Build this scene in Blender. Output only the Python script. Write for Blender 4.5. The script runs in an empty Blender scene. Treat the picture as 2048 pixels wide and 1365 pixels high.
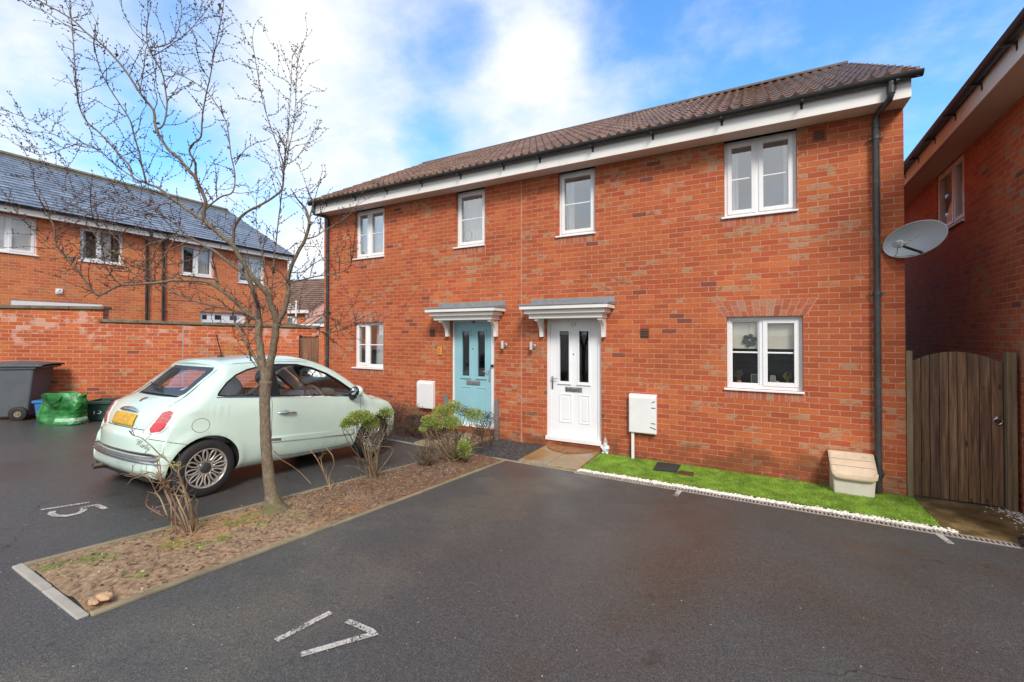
import bpy, bmesh, math, random
from math import sin, cos, pi, atan, atan2, tan, radians, sqrt, floor, exp
from mathutils import Vector, Matrix, noise as mnoise
from mathutils.bvhtree import BVHTree

random.seed(7)
SC = bpy.context.scene
COL = SC.collection

# ------------------------------------------------------------------ camera model
# authoring helper: the place was measured off the photograph (2048 x 1365), a
# pixel is turned into a point on a plane whose real position is known
FPX = 880.0
TH = atan((1505 - 1024) / FPX)
PITCH = radians(.58)
CAM = Vector((0, -7, 1.98))
CR = Vector((cos(TH), sin(TH), 0))
F0 = Vector((-sin(TH), cos(TH), 0))
CF = F0 * cos(PITCH) + Vector((0, 0, sin(PITCH)))
CU = -F0 * sin(PITCH) + Vector((0, 0, cos(PITCH)))
YC = 668 - FPX * tan(PITCH)


def ray(x, y):
    return CR * (x - 1024) + CU * (YC - y) + CF * FPX


def on(x, y, axis, val):
    r = ray(x, y)
    return CAM + r * ((val - CAM[axis]) / r[axis])


def onY(x, y, Y=0.0):
    return on(x, y, 1, Y)


def onX(x, y, X):
    return on(x, y, 0, X)


def at_depth(x, y, Z):
    r = ray(x, y)
    return CAM + r * (Z / FPX)


def gz(X, Y):
    d = max(-3.0, min(Y + 7, 5.92))
    X = max(-14.0, min(3.0, X))
    z = -1.945 + .068 * (5.92 - d) - .008 * (X + 3.35)
    if X < -4.25:
        z += .012 * (-4.25 - X)
    return z + 1.98


def ongr(x, y):
    r = ray(x, y)
    lo, hi = 0.0005, 0.0005
    while True:
        P = CAM + r * hi
        if P.z < gz(P.x, P.y) or hi > .2:
            break
        lo = hi
        hi += .0002
    for _ in range(25):
        m = (lo + hi) / 2
        P = CAM + r * m
        if P.z < gz(P.x, P.y):
            hi = m
        else:
            lo = m
    P = CAM + r * hi
    return Vector((P.x, P.y, gz(P.x, P.y)))


# ------------------------------------------------------------------ node helpers
class G:
    def __init__(self, tree):
        self.t = tree

    def n(self, typ, **kw):
        nd = self.t.nodes.new(typ)
        ins = kw.pop('i', {})
        for k, v in kw.items():
            setattr(nd, k, v)
        for k, v in ins.items():
            self.set(nd.inputs[k], v)
        return nd

    def set(self, sock, v):
        if isinstance(v, bpy.types.NodeSocket):
            self.t.links.new(v, sock)
        else:
            if sock.type == 'RGBA' and len(v) == 3:
                v = (*v, 1)
            sock.default_value = v

    def m(self, op, a, b=None, c=None, clamp=False):
        nd = self.t.nodes.new('ShaderNodeMath')
        nd.operation = op
        nd.use_clamp = clamp
        for k, v in enumerate((a, b, c)):
            if v is not None:
                self.set(nd.inputs[k], v)
        return nd.outputs[0]

    def mix(self, fac, a, b, mode='MIX'):
        nd = self.t.nodes.new('ShaderNodeMix')
        nd.data_type = 'RGBA'
        nd.blend_type = mode
        self.set(nd.inputs[0], fac)
        self.set(nd.inputs[6], a)
        self.set(nd.inputs[7], b)
        return nd.outputs[2]

    def noise(self, vec, scale, detail=3, rough=.55, out=0):
        nd = self.n('ShaderNodeTexNoise', i={'Scale': scale, 'Detail': detail, 'Roughness': rough})
        if vec is not None:
            self.t.links.new(vec, nd.inputs['Vector'])
        return nd.outputs[out]

    def ramp(self, fac, stops, mode='LINEAR'):
        nd = self.t.nodes.new('ShaderNodeValToRGB')
        cr = nd.color_ramp
        cr.interpolation = mode
        while len(cr.elements) < len(stops):
            cr.elements.new(.5)
        for e, (p, c) in zip(cr.elements, stops):
            e.position = p
            if not hasattr(c, '__len__'):
                c = (c, c, c)
            e.color = (*c[:3], 1)
        self.set(nd.inputs[0], fac)
        return nd.outputs[0]

    def step(self, v, a, b, to0=0., to1=1.):
        nd = self.n('ShaderNodeMapRange', interpolation_type='SMOOTHSTEP', clamp=True)
        self.set(nd.inputs[0], v)
        self.set(nd.inputs[1], a)
        self.set(nd.inputs[2], b)
        self.set(nd.inputs[3], to0)
        self.set(nd.inputs[4], to1)
        return nd.outputs[0]

    def bump(self, h, strength=.3, dist=.01):
        nd = self.n('ShaderNodeBump', i={'Strength': strength, 'Distance': dist})
        self.t.links.new(h, nd.inputs['Height'])
        return nd.outputs[0]

    def xyz(self, v):
        nd = self.n('ShaderNodeSeparateXYZ')
        self.t.links.new(v, nd.inputs[0])
        return nd.outputs

    def comb(self, x, y, z):
        nd = self.n('ShaderNodeCombineXYZ')
        for k, v in enumerate((x, y, z)):
            self.set(nd.inputs[k], v)
        return nd.outputs[0]


def new_mat(name):
    mt = bpy.data.materials.new(name)
    mt.use_nodes = True
    g = G(mt.node_tree)
    b = mt.node_tree.nodes['Principled BSDF']
    return mt, g, b


def simple(name, col, rough=.6, metal=0., var=.12, scale=6., bump=.0, bscale=80., coat=0., spec=.5, detail=4, dirt=None):
    """painted / plain surface: base colour with uneven tone, roughness variation and fine bump"""
    mt, g, b = new_mat(name)
    co = g.n('ShaderNodeTexCoord').outputs['Object']
    nz = g.noise(co, scale, detail)
    lo = tuple(c * (1 - var) for c in col)
    hi = tuple(min(1, c * (1 + var)) for c in col)
    c = g.ramp(nz, [(.3, lo), (.7, hi)])
    if dirt:
        dn = g.noise(co, scale * 2.7, 5, .65)
        c = g.mix(g.step(dn, .55, .75, 0., dirt[1]), c, dirt[0])
    g.set(b.inputs['Base Color'], c)
    g.set(b.inputs['Roughness'], g.step(nz, .2, .8, max(.02, rough - .08), min(1, rough + .08)))
    b.inputs['Metallic'].default_value = metal
    b.inputs['Coat Weight'].default_value = coat
    b.inputs['Specular IOR Level'].default_value = spec
    if bump:
        g.set(b.inputs['Normal'], g.bump(g.noise(co, bscale, 4), bump, .004))
    return mt


def island_mat(name, cols, rough=.8, bump=.3, bscale=120., grain=.25, gscale=40.):
    mt, g, b = new_mat(name)
    co = g.n('ShaderNodeTexCoord').outputs['Object']
    rnd = g.n('ShaderNodeNewGeometry').outputs['Random Per Island']
    k = len(cols)
    c = g.ramp(rnd, [(q / max(1, k - 1), cc) for q, cc in enumerate(cols)])
    nz = g.noise(co, gscale, 4)
    c = g.mix(grain, c, g.mix(1.0, c, g.ramp(nz, [(.3, .45), (.7, 1.5)]), 'MULTIPLY'))
    g.set(b.inputs['Base Color'], c)
    b.inputs['Roughness'].default_value = rough
    if bump:
        g.set(b.inputs['Normal'], g.bump(g.noise(co, bscale, 4), bump, .004))
    return mt


def brick_mat(name, cols, mortar, beige=(.40, .23, .13), beige_amt=.5, h=.0762, w=.2205, phase=0., dirty=0., seed=0.,
              white=0., skew=0.):
    mt, g, b = new_mat(name)
    co = g.n('ShaderNodeTexCoord').outputs['Object']
    x, y, z = g.xyz(co)
    wob = g.noise(co, 22., 2)
    wob2 = g.noise(co, 3.0, 2)
    u = g.m('ADD', x, y)
    z0 = z
    if skew:
        z0 = g.m('ADD', z, g.m('MULTIPLY', x, skew))
    u = g.m('ADD', u, g.m('MULTIPLY', g.m('SUBTRACT', wob, .5), .006))
    z1 = g.m('ADD', z0, g.m('MULTIPLY', g.m('SUBTRACT', g.noise(co, 17., 2), .5), .005))
    zr = g.m('DIVIDE', g.m('ADD', z1, 10 * h + phase), h)
    row = g.m('FLOOR', zr)
    fz = g.m('MULTIPLY', g.m('FRACT', zr), h)
    off = g.m('MULTIPLY', g.m('MODULO', row, 2.), .5)
    ur = g.m('ADD', g.m('DIVIDE', g.m('ADD', u, 200 * w + seed), w), off)
    col = g.m('FLOOR', ur)
    fx = g.m('MULTIPLY', g.m('FRACT', ur), w)
    # distance to nearest mortar edge
    ex = g.m('MINIMUM', fx, g.m('SUBTRACT', w, fx))
    ez = g.m('MINIMUM', fz, g.m('SUBTRACT', h, fz))
    e = g.m('MINIMUM', ex, ez)
    face = g.step(e, .0034, .0064)
    wn = g.n('ShaderNodeTexWhiteNoise', noise_dimensions='3D')
    g.set(wn.inputs['Vector'], g.comb(col, row, 3.3 + seed))
    rv = wn.outputs[0]
    rc = g.xyz(wn.outputs[1])
    k = len(cols)
    c = g.ramp(rv, [(q / (k - 1), cc) for q, cc in enumerate(cols)])
    # pale kiln-marked bricks, in drifts
    drift = g.noise(co, .75, 4, .6)
    thr = g.step(drift, .42, .68, .015 * beige_amt, .46 * beige_amt)
    isb = g.m('LESS_THAN', rc[1], thr)
    blot = g.noise(g.comb(g.m('MULTIPLY', u, 1.), g.m('MULTIPLY', z0, 2.), g.m('MULTIPLY', rc[2], 9.)), 8., 3)
    bm = g.m('MULTIPLY', isb, g.step(blot, .40, .56, .05, .85))
    c = g.mix(bm, c, beige)
    isp = g.m('LESS_THAN', rc[0], .014)
    c = g.mix(g.m('MULTIPLY', isp, .6), c, (.13, .055, .05))
    # fine face mottling
    fm = g.noise(co, 55., 4, .65)
    c = g.mix(1., c, g.ramp(fm, [(.25, .74), (.75, 1.24)]), 'MULTIPLY')
    big = g.noise(co, .9, 4)
    c = g.mix(1., c, g.ramp(big, [(.3, .80), (.7, 1.14)]), 'MULTIPLY')
    mc = g.mix(1., mortar, g.ramp(g.noise(co, 14., 3), [(.3, .72), (.7, 1.15)]), 'MULTIPLY')
    c = g.mix(face, mc, c)
    if white:
        wm = g.m('MULTIPLY', g.step(g.noise(co, 3.0, 4, .6), .46, .60, 0., white), g.step(z, 1.22, 1.52))
        c = g.mix(g.m('MULTIPLY', wm, g.m('LESS_THAN', rc[0], .55)), c, (.68, .50, .42))
        ym = g.step(g.noise(co, 1.3, 4, .6), .56, .70, 0., .55)
        c = g.mix(ym, c, (.44, .19, .045))
    if dirty:
        dn = g.m('ADD', g.noise(co, 2.0, 4, .6), g.m('MULTIPLY', z, -.42))
        c = g.mix(g.step(dn, .30, .52, 0., dirty), c, g.mix(.5, (.13, .075, .035), c, 'MULTIPLY'))
    g.set(b.inputs['Base Color'], c)
    b.inputs['Roughness'].default_value = .82
    b.inputs['Specular IOR Level'].default_value = .3
    hh = g.m('ADD', face, g.m('MULTIPLY', fm, .35))
    g.set(b.inputs['Normal'], g.bump(hh, .55, .006))
    return mt


M = {}
MORT = (.50, .262, .175)
REDS = [(.36, .080, .031), (.42, .096, .034), (.47, .116, .038), (.40, .078, .030), (.51, .138, .045), (.44, .104, .036)]
M['brick'] = brick_mat('facade_brick', REDS, MORT, beige_amt=.95, dirty=.6)
M['brick_side'] = brick_mat('side_brick', [(c[0] * 1.15, c[1] * 1.12, c[2] * 1.1) for c in REDS], (.50, .29, .20), beige_amt=1.4, seed=3.1)
M['brick_left'] = brick_mat('terrace_brick', [(min(1, c[0] * 1.38), c[1] * 1.65, c[2] * 1.6) for c in REDS], (.60, .36, .25), beige_amt=.25, seed=9.7)
M['brick_wall'] = brick_mat('garden_wall_brick', [(c[0] * 1.0, c[1] * .98, c[2] * .95) for c in REDS], (.50, .27, .17), beige_amt=.35, seed=5.3, white=.0, dirty=.3)
M['soldier'] = island_mat('cut_brick', [(.30, .075, .04), (.42, .11, .05), (.36, .20, .13), (.47, .14, .07), (.30, .12, .10), (.44, .12, .05), (.36, .09, .045)], .82, .4, 90., .5, 50.)
M['mortar'] = simple('mortar', MORT, .9, var=.2, scale=12, bump=.3)
M['upvc'] = simple('white_upvc', (.80, .80, .80), .32, var=.03, scale=3, dirt=((.55, .53, .50), .12))
M['fascia'] = simple('white_fascia', (.78, .75, .71), .42, var=.05, scale=1.5, dirt=((.5, .45, .40), .25))
M['soffit'] = simple('soffit_board', (.70, .60, .53), .6, var=.05, scale=2)
M['gutter'] = simple('black_gutter_plastic', (.016, .017, .018), .38, var=.3, scale=5, dirt=((.09, .085, .08), .4))
M['pipe'] = simple('black_pipe_plastic', (.05, .052, .054), .36, var=.3, scale=4, dirt=((.15, .15, .145), .6))
M['lead'] = simple('grey_flashing', (.22, .235, .25), .6, var=.18, scale=8, bump=.2)
M['teal'] = simple('pale_blue_door_paint', (.27, .50, .56), .36, var=.05, scale=3, bump=.03, bscale=200)
M['door_white'] = simple('white_door_paint', (.80, .81, .83), .34, var=.03, scale=3, bump=.03, bscale=200)
M['chrome'] = simple('brushed_steel', (.62, .62, .62), .22, 1., var=.1, scale=20)
M['darkplastic'] = simple('dark_plastic', (.02, .02, .022), .5, var=.3)
M['room'] = simple('room_plaster', (.46, .47, .45), .9, var=.05)
M['roomdark'] = simple('dimmed_room_plaster', (.06, .06, .06), .9, var=.1)  # room plaster darkened: the dimness indoors is put into its colour
M['curtain'] = simple('white_curtain', (.86, .86, .86), .9, var=.06, scale=10)
M['blind'] = simple('cream_blind', (.88, .83, .70), .85, var=.04)
M['wood_gate'] = None
M['concrete'] = simple('pale_concrete', (.34, .31, .27), .85, var=.22, scale=9, bump=.35, bscale=120, dirt=((.16, .15, .09), .45))
M['edging'] = simple('timber_edging', (.24, .20, .125), .85, var=.25, scale=5, bump=.3, dirt=((.13, .13, .05), .5))
M['kerbfront'] = simple('kerb_concrete', (.36, .325, .28), .85, var=.12, scale=9, bump=.35, bscale=140)
M['coping'] = simple('weathered_coping', (.16, .13, .085), .9, var=.35, scale=7, bump=.4, dirt=((.06, .055, .03), .6))
M['metalgrey'] = simple('galvanised_steel', (.34, .34, .34), .5, .7, var=.2, scale=8)
M['terracotta'] = simple('terracotta_vent', (.27, .085, .05), .7, var=.15)
M['brownvent'] = simple('brown_vent_plastic', (.13, .055, .03), .6, var=.15)


def glass_mat(name, refl=.10, tint=(.985, .99, .985), rough=.01, dark=1.0, k=.6):
    mt, g, b = new_mat(name)
    t = mt.node_tree
    out = t.nodes['Material Output']
    t.nodes.remove(b)
    tr = g.n('ShaderNodeBsdfTransparent', i={'Color': tuple(c * dark for c in tint)})
    gl = g.n('ShaderNodeBsdfGlossy', i={'Color': (1, 1, 1), 'Roughness': rough})
    fr = g.n('ShaderNodeFresnel', i={'IOR': 1.5})
    co = g.n('ShaderNodeTexCoord').outputs['Object']
    nb = g.bump(g.noise(co, 1.6, 2), .02, .02)
    g.set(gl.inputs['Normal'], nb)
    fac = g.m('ADD', g.m('MULTIPLY', fr.outputs[0], k), refl, clamp=True)
    mx = g.n('ShaderNodeMixShader')
    g.set(mx.inputs[0], fac)
    t.links.new(tr.outputs[0], mx.inputs[1])
    t.links.new(gl.outputs[0], mx.inputs[2])
    t.links.new(mx.outputs[0], out.inputs[0])
    return mt


M['glass'] = glass_mat('window_glass', .015)
M['glass_up'] = glass_mat('upper_window_glass', .17)
M['glass_door'] = glass_mat('door_glass', .03, dark=.75)
M['carglass'] = glass_mat('car_glass', .025, tint=(.96, .98, .97), k=1.0)


# ------------------------------------------------------------------ mesh builder
class MB:
    def __init__(self):
        self.v = []
        self.f = []
        self.mi = []
        self.cur = 0

    def face(self, idx):
        self.f.append(tuple(idx))
        self.mi.append(self.cur)

    def quad(self, *p):
        b = len(self.v)
        self.v += [tuple(q) for q in p]
        self.face(range(b, b + len(p)))

    def box(self, x0, x1, y0, y1, z0, z1, mtx=None):
        b = len(self.v)
        vs = [(x0, y0, z0), (x1, y0, z0), (x1, y1, z0), (x0, y1, z0), (x0, y0, z1), (x1, y0, z1), (x1, y1, z1), (x0, y1, z1)]
        if mtx is not None:
            vs = [tuple(mtx @ Vector(q)) for q in vs]
        self.v += vs
        for q in ((0, 3, 2, 1), (4, 5, 6, 7), (0, 1, 5, 4), (1, 2, 6, 5), (2, 3, 7, 6), (3, 0, 4, 7)):
            self.face([b + k for k in q])

    def hexa(self, lower, upper):
        """lower/upper: 4 points each, counter-clockwise seen from above"""
        b = len(self.v)
        self.v += [tuple(q) for q in lower] + [tuple(q) for q in upper]
        for q in ((0, 3, 2, 1), (4, 5, 6, 7), (0, 1, 5, 4), (1, 2, 6, 5), (2, 3, 7, 6), (3, 0, 4, 7)):
            self.face([b + k for k in q])

    def prism(self, pts, fn0, fn1):
        """polygon pts (2D) mapped by fn0 and fn1 to the two end caps"""
        b = len(self.v)
        n = len(pts)
        self.v += [tuple(fn0(p)) for p in pts] + [tuple(fn1(p)) for p in pts]
        self.face(list(range(b, b + n))[::-1])
        self.face(range(b + n, b + 2 * n))
        for k in range(n):
            j = (k + 1) % n
            self.face((b + k, b + j, b + n + j, b + n + k))

    def tube(self, pts, rad, n=8, caps=True, closed=False):
        pts = [Vector(p) for p in pts]
        m = len(pts)
        if not hasattr(rad, '__len__'):
            rad = [rad] * m
        b = len(self.v)
        prev = None
        for k in range(m):
            if closed:
                t = pts[(k + 1) % m] - pts[k - 1]
            else:
                t = pts[min(m - 1, k + 1)] - pts[max(0, k - 1)]
            if t.length < 1e-9:
                t = Vector((0, 0, 1))
            t.normalize()
            if prev is None:
                a = Vector((0, 0, 1)) if abs(t.z) < .9 else Vector((1, 0, 0))
                s = t.cross(a).normalized()
            else:
                s = prev - t * prev.dot(t)
                if s.length < 1e-6:
                    s = t.cross(Vector((1, 0, 0)))
                s.normalize()
            prev = s
            q = t.cross(s)
            for j in range(n):
                a = 2 * pi * j / n
                self.v.append(tuple(pts[k] + (s * cos(a) + q * sin(a)) * rad[k]))
        for k in range(m if closed else m - 1):
            k2 = (k + 1) % m
            for j in range(n):
                j2 = (j + 1) % n
                self.face((b + k * n + j, b + k * n + j2, b + k2 * n + j2, b + k2 * n + j))
        if caps and not closed:
            self.face([b + j for j in range(n)][::-1])
            self.face([b + (m - 1) * n + j for j in range(n)])

    def lathe(self, prof, n=32, mtx=None, closed=False):
        """profile [(r, h)...] turned about local Z"""
        b = len(self.v)
        m = len(prof)
        for (r, h) in prof:
            for j in range(n):
                a = 2 * pi * j / n
                p = Vector((r * cos(a), r * sin(a), h))
                self.v.append(tuple(mtx @ p) if mtx is not None else tuple(p))
        for k in range(m if closed else m - 1):
            k2 = (k + 1) % m
            for j in range(n):
                j2 = (j + 1) % n
                self.face((b + k * n + j, b + k * n + j2, b + k2 * n + j2, b + k2 * n + j))

    def ball(self, c, rx, ry, rz, seg=12, rings=8, mtx=None, jit=0.):
        b = len(self.v)
        c = Vector(c)
        for i in range(rings + 1):
            ph = pi * i / rings
            for j in range(seg):
                a = 2 * pi * j / seg
                p = Vector((rx * sin(ph) * cos(a), ry * sin(ph) * sin(a), rz * cos(ph)))
                if jit:
                    p *= 1 + random.uniform(-jit, jit) * (0 if i in (0, rings) else 1)
                if mtx is not None:
                    p = mtx @ p
                self.v.append(tuple(c + p))
        for i in range(rings):
            for j in range(seg):
                j2 = (j + 1) % seg
                self.face((b + i * seg + j, b + (i + 1) * seg + j, b + (i + 1) * seg + j2, b + i * seg + j2))

    def octa(self, c, d, r, l):
        """bud: stretched octahedron along d"""
        b = len(self.v)
        d = d.normalized()
        a = Vector((0, 0, 1)) if abs(d.z) < .9 else Vector((1, 0, 0))
        s = d.cross(a).normalized()
        q = d.cross(s)
        self.v += [tuple(c - d * l * .4), tuple(c + s * r), tuple(c + q * r), tuple(c - s * r), tuple(c - q * r), tuple(c + d * l)]
        for k in range(4):
            j = (k + 1) % 4
            self.face((b, b + 1 + j, b + 1 + k))
            self.face((b + 5, b + 1 + k, b + 1 + j))

    def grid(self, rows):
        b = len(self.v)
        nr, nc = len(rows), len(rows[0])
        for r in rows:
            self.v += [tuple(p) for p in r]
        for i in range(nr - 1):
            for j in range(nc - 1):
                self.face((b + i * nc + j, b + i * nc + j + 1, b + (i + 1) * nc + j + 1, b + (i + 1) * nc + j))

    def build(self, name, mat, parent=None, smooth=False, bevel=0., loc=None, merge=False, sharp=35., solid=0.):
        off = Vector((0, 0, 0))
        if parent is not None and parent.get('_w'):
            off = Vector(parent['_w'])
        elif loc is not None:
            off = Vector(loc)
        me = bpy.data.meshes.new(name)
        me.from_pydata([tuple(Vector(p) - off) for p in self.v], [], self.f)
        mats = mat if isinstance(mat, (list, tuple)) else [mat]
        for mm in mats:
            me.materials.append(mm)
        if len(mats) > 1:
            me.polygons.foreach_set('material_index', self.mi)
        bm = bmesh.new()
        bm.from_mesh(me)
        if merge:
            bmesh.ops.remove_doubles(bm, verts=bm.verts, dist=1e-5)
        bmesh.ops.recalc_face_normals(bm, faces=bm.faces)
        bm.to_mesh(me)
        bm.free()
        if smooth:
            me.polygons.foreach_set('use_smooth', [True] * len(me.polygons))
            me.set_sharp_from_angle(angle=radians(sharp))
        o = bpy.data.objects.new(name, me)
        COL.objects.link(o)
        if parent is not None:
            o.parent = parent
            if parent.type == 'MESH' and parent.get('_w'):
                pass
        elif loc is not None:
            o.location = loc
        if parent is not None and parent.get('_w'):
            o['_w'] = [0, 0, 0]
            o['_w'] = list(parent['_w'])
        if bevel:
            md = o.modifiers.new('bevel', 'BEVEL')
            md.width = bevel
            md.segments = 2
            md.limit_method = 'ANGLE'
            md.angle_limit = radians(40)
        if solid:
            md = o.modifiers.new('solid', 'SOLIDIFY')
            md.thickness = solid
        return o


def tag(o, label, cat, group=None, kind=None):
    if label:
        o['label'] = label
    if cat:
        o['category'] = cat
    if group:
        o['group'] = group
    if kind:
        o['kind'] = kind
    return o


def thing(name, loc, label, cat, rz=0., group=None, world=True):
    """an Empty at the thing's base; world=True: its parts are given in world coordinates"""
    o = bpy.data.objects.new(name, None)
    o.empty_display_size = .2
    COL.objects.link(o)
    o.location = loc
    o.rotation_euler = (0, 0, rz)
    if world:
        o['_w'] = [float(q) for q in loc]
    return tag(o, label, cat, group)


def struct(o):
    o['kind'] = 'structure'
    return o


def text_mesh(txt, size, depth=.002, shear=0., mtx=None):
    cu = bpy.data.curves.new('txt', 'FONT')
    cu.body = txt
    cu.size = size
    cu.extrude = depth
    cu.shear = shear
    cu.align_x = 'CENTER'
    cu.align_y = 'CENTER'
    o = bpy.data.objects.new('txt', cu)
    COL.objects.link(o)
    dg = bpy.context.evaluated_depsgraph_get()
    me = bpy.data.meshes.new_from_object(o.evaluated_get(dg))
    mb = MB()
    mb.v = [tuple((mtx @ v.co) if mtx is not None else v.co) for v in me.vertices]
    mb.f = [tuple(p.vertices) for p in me.polygons]
    mb.mi = [0] * len(mb.f)
    bpy.data.objects.remove(o)
    bpy.data.curves.remove(cu)
    bpy.data.meshes.remove(me)
    return mb


# ------------------------------------------------------------------ camera, world, sun
cd = bpy.data.cameras.new('camera')
cam = bpy.data.objects.new('camera', cd)
COL.objects.link(cam)
cam.location = CAM
cam.rotation_euler = (pi / 2 + PITCH, 0, TH)
cd.sensor_width = 36
cd.lens = FPX / 2048 * 36
cd.shift_y = (YC - 682.5) / 2048
cd.clip_start = .05
cd.clip_end = 3000
SC.camera = cam

SUN_DIR = Vector((.57, -.77, .80)).normalized()
sun_el = math.asin(SUN_DIR.z)
sun_az = atan2(SUN_DIR.x, SUN_DIR.y)
sl = bpy.data.lights.new('sun', 'SUN')
sl.energy = 1.4
sl.angle = radians(18)
sl.color = (1, .95, .88)
so = bpy.data.objects.new('sun', sl)
COL.objects.link(so)
so.rotation_euler = SUN_DIR.to_track_quat('Z', 'Y').to_euler()
so.location = (5, -10, 20)

wd = bpy.data.worlds.new('World')
SC.world = wd
wd.use_nodes = True
g = G(wd.node_tree)
bg = wd.node_tree.nodes['Background']
sky = g.n('ShaderNodeTexSky')
sky.sky_type = 'NISHITA'
sky.sun_disc = False
sky.sun_elevation = sun_el
sky.sun_rotation = sun_az
sky.air_density = 1.0
sky.dust_density = .4
sky.ozone_density = 2.5
gen = g.n('ShaderNodeTexCoord').outputs['Generated']
nrm = g.n('ShaderNodeVectorMath', operation='NORMALIZE')
g.set(nrm.inputs[0], gen)
dv = nrm.outputs[0]
dx, dy, dz = g.xyz(dv)
dzz = g.m('ADD', g.m('MAXIMUM', dz, 0.), .30)
pxy = g.comb(g.m('DIVIDE', dx, dzz), g.m('DIVIDE', dy, dzz), 0.)
n1 = g.noise(pxy, 2.7, 9, .60)
n2 = g.noise(pxy, .62, 3, .5)


def lobe(px, py, width, amt):
    d = ray(px, py).normalized()
    vm = g.n('ShaderNodeVectorMath', operation='DOT_PRODUCT')
    g.set(vm.inputs[0], dv)
    vm.inputs[1].default_value = d
    return g.step(vm.outputs['Value'], cos(radians(width)), 1., 0., amt)


bias = lobe(690, 170, 19, .15)
for a in ((1080, 250, 14, .20), (1330, 260, 11, .24), (90, 10, 12, .17), (700, 380, 12, .12), (640, 560, 9, .30), (60, 330, 9, .16), (520, 30, 8, .16), (1060, 60, 8, .12), (1150, 380, 9, .2)):
    bias = g.m('ADD', bias, lobe(*a))
for a in ((1750, 60, 30, -.34), (1500, 80, 14, -.20), (400, 60, 6, -.14), (930, 90, 5, -.16), (200, 230, 8, -.16), (860, 280, 5, -.20), (330, 220, 7, -.12), (1230, 110, 5, -.14)):
    bias = g.m('ADD', bias, lobe(*a))
# unseen cloud cover added behind the camera to neutralise the diffuse light
vb = g.n('ShaderNodeVectorMath', operation='DOT_PRODUCT')
g.set(vb.inputs[0], dv)
vb.inputs[1].default_value = (-F0).normalized()
bias = g.m('ADD', bias, g.step(vb.outputs['Value'], -.25, .45, 0., .42))
cm = g.m('ADD', g.m('ADD', g.m('MULTIPLY', n1, 1.15), g.m('MULTIPLY', n2, .2)), bias)
cloud = g.m('ADD', g.step(cm, .38, 1.18), g.step(g.noise(pxy, 3.6, 7, .62), .42, .74, 0., .36), clamp=True)
blue = g.mix(1., sky.outputs[0], (.72, 1.14, 1.42), 'MULTIPLY')
ccol = g.ramp(g.noise(pxy, 2.6, 4), [(.3, (3.55, 3.85, 4.2)), (.7, (4.35, 4.45, 4.55))])
skyc = g.mix(cloud, blue, ccol)
g.set(bg.inputs['Color'], skyc)
bg.inputs['Strength'].default_value = .10

SC.render.engine = 'CYCLES'
SC.view_settings.view_transform = 'Standard'
SC.view_settings.look = 'None'
SC.view_settings.exposure = 1.3
SC.view_settings.gamma = 1
SC.cycles.max_bounces = 8
SC.cycles.transparent_max_bounces = 16
SC.cycles.use_denoising = True
SC.cycles.caustics_reflective = False
SC.cycles.caustics_refractive = False
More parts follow.
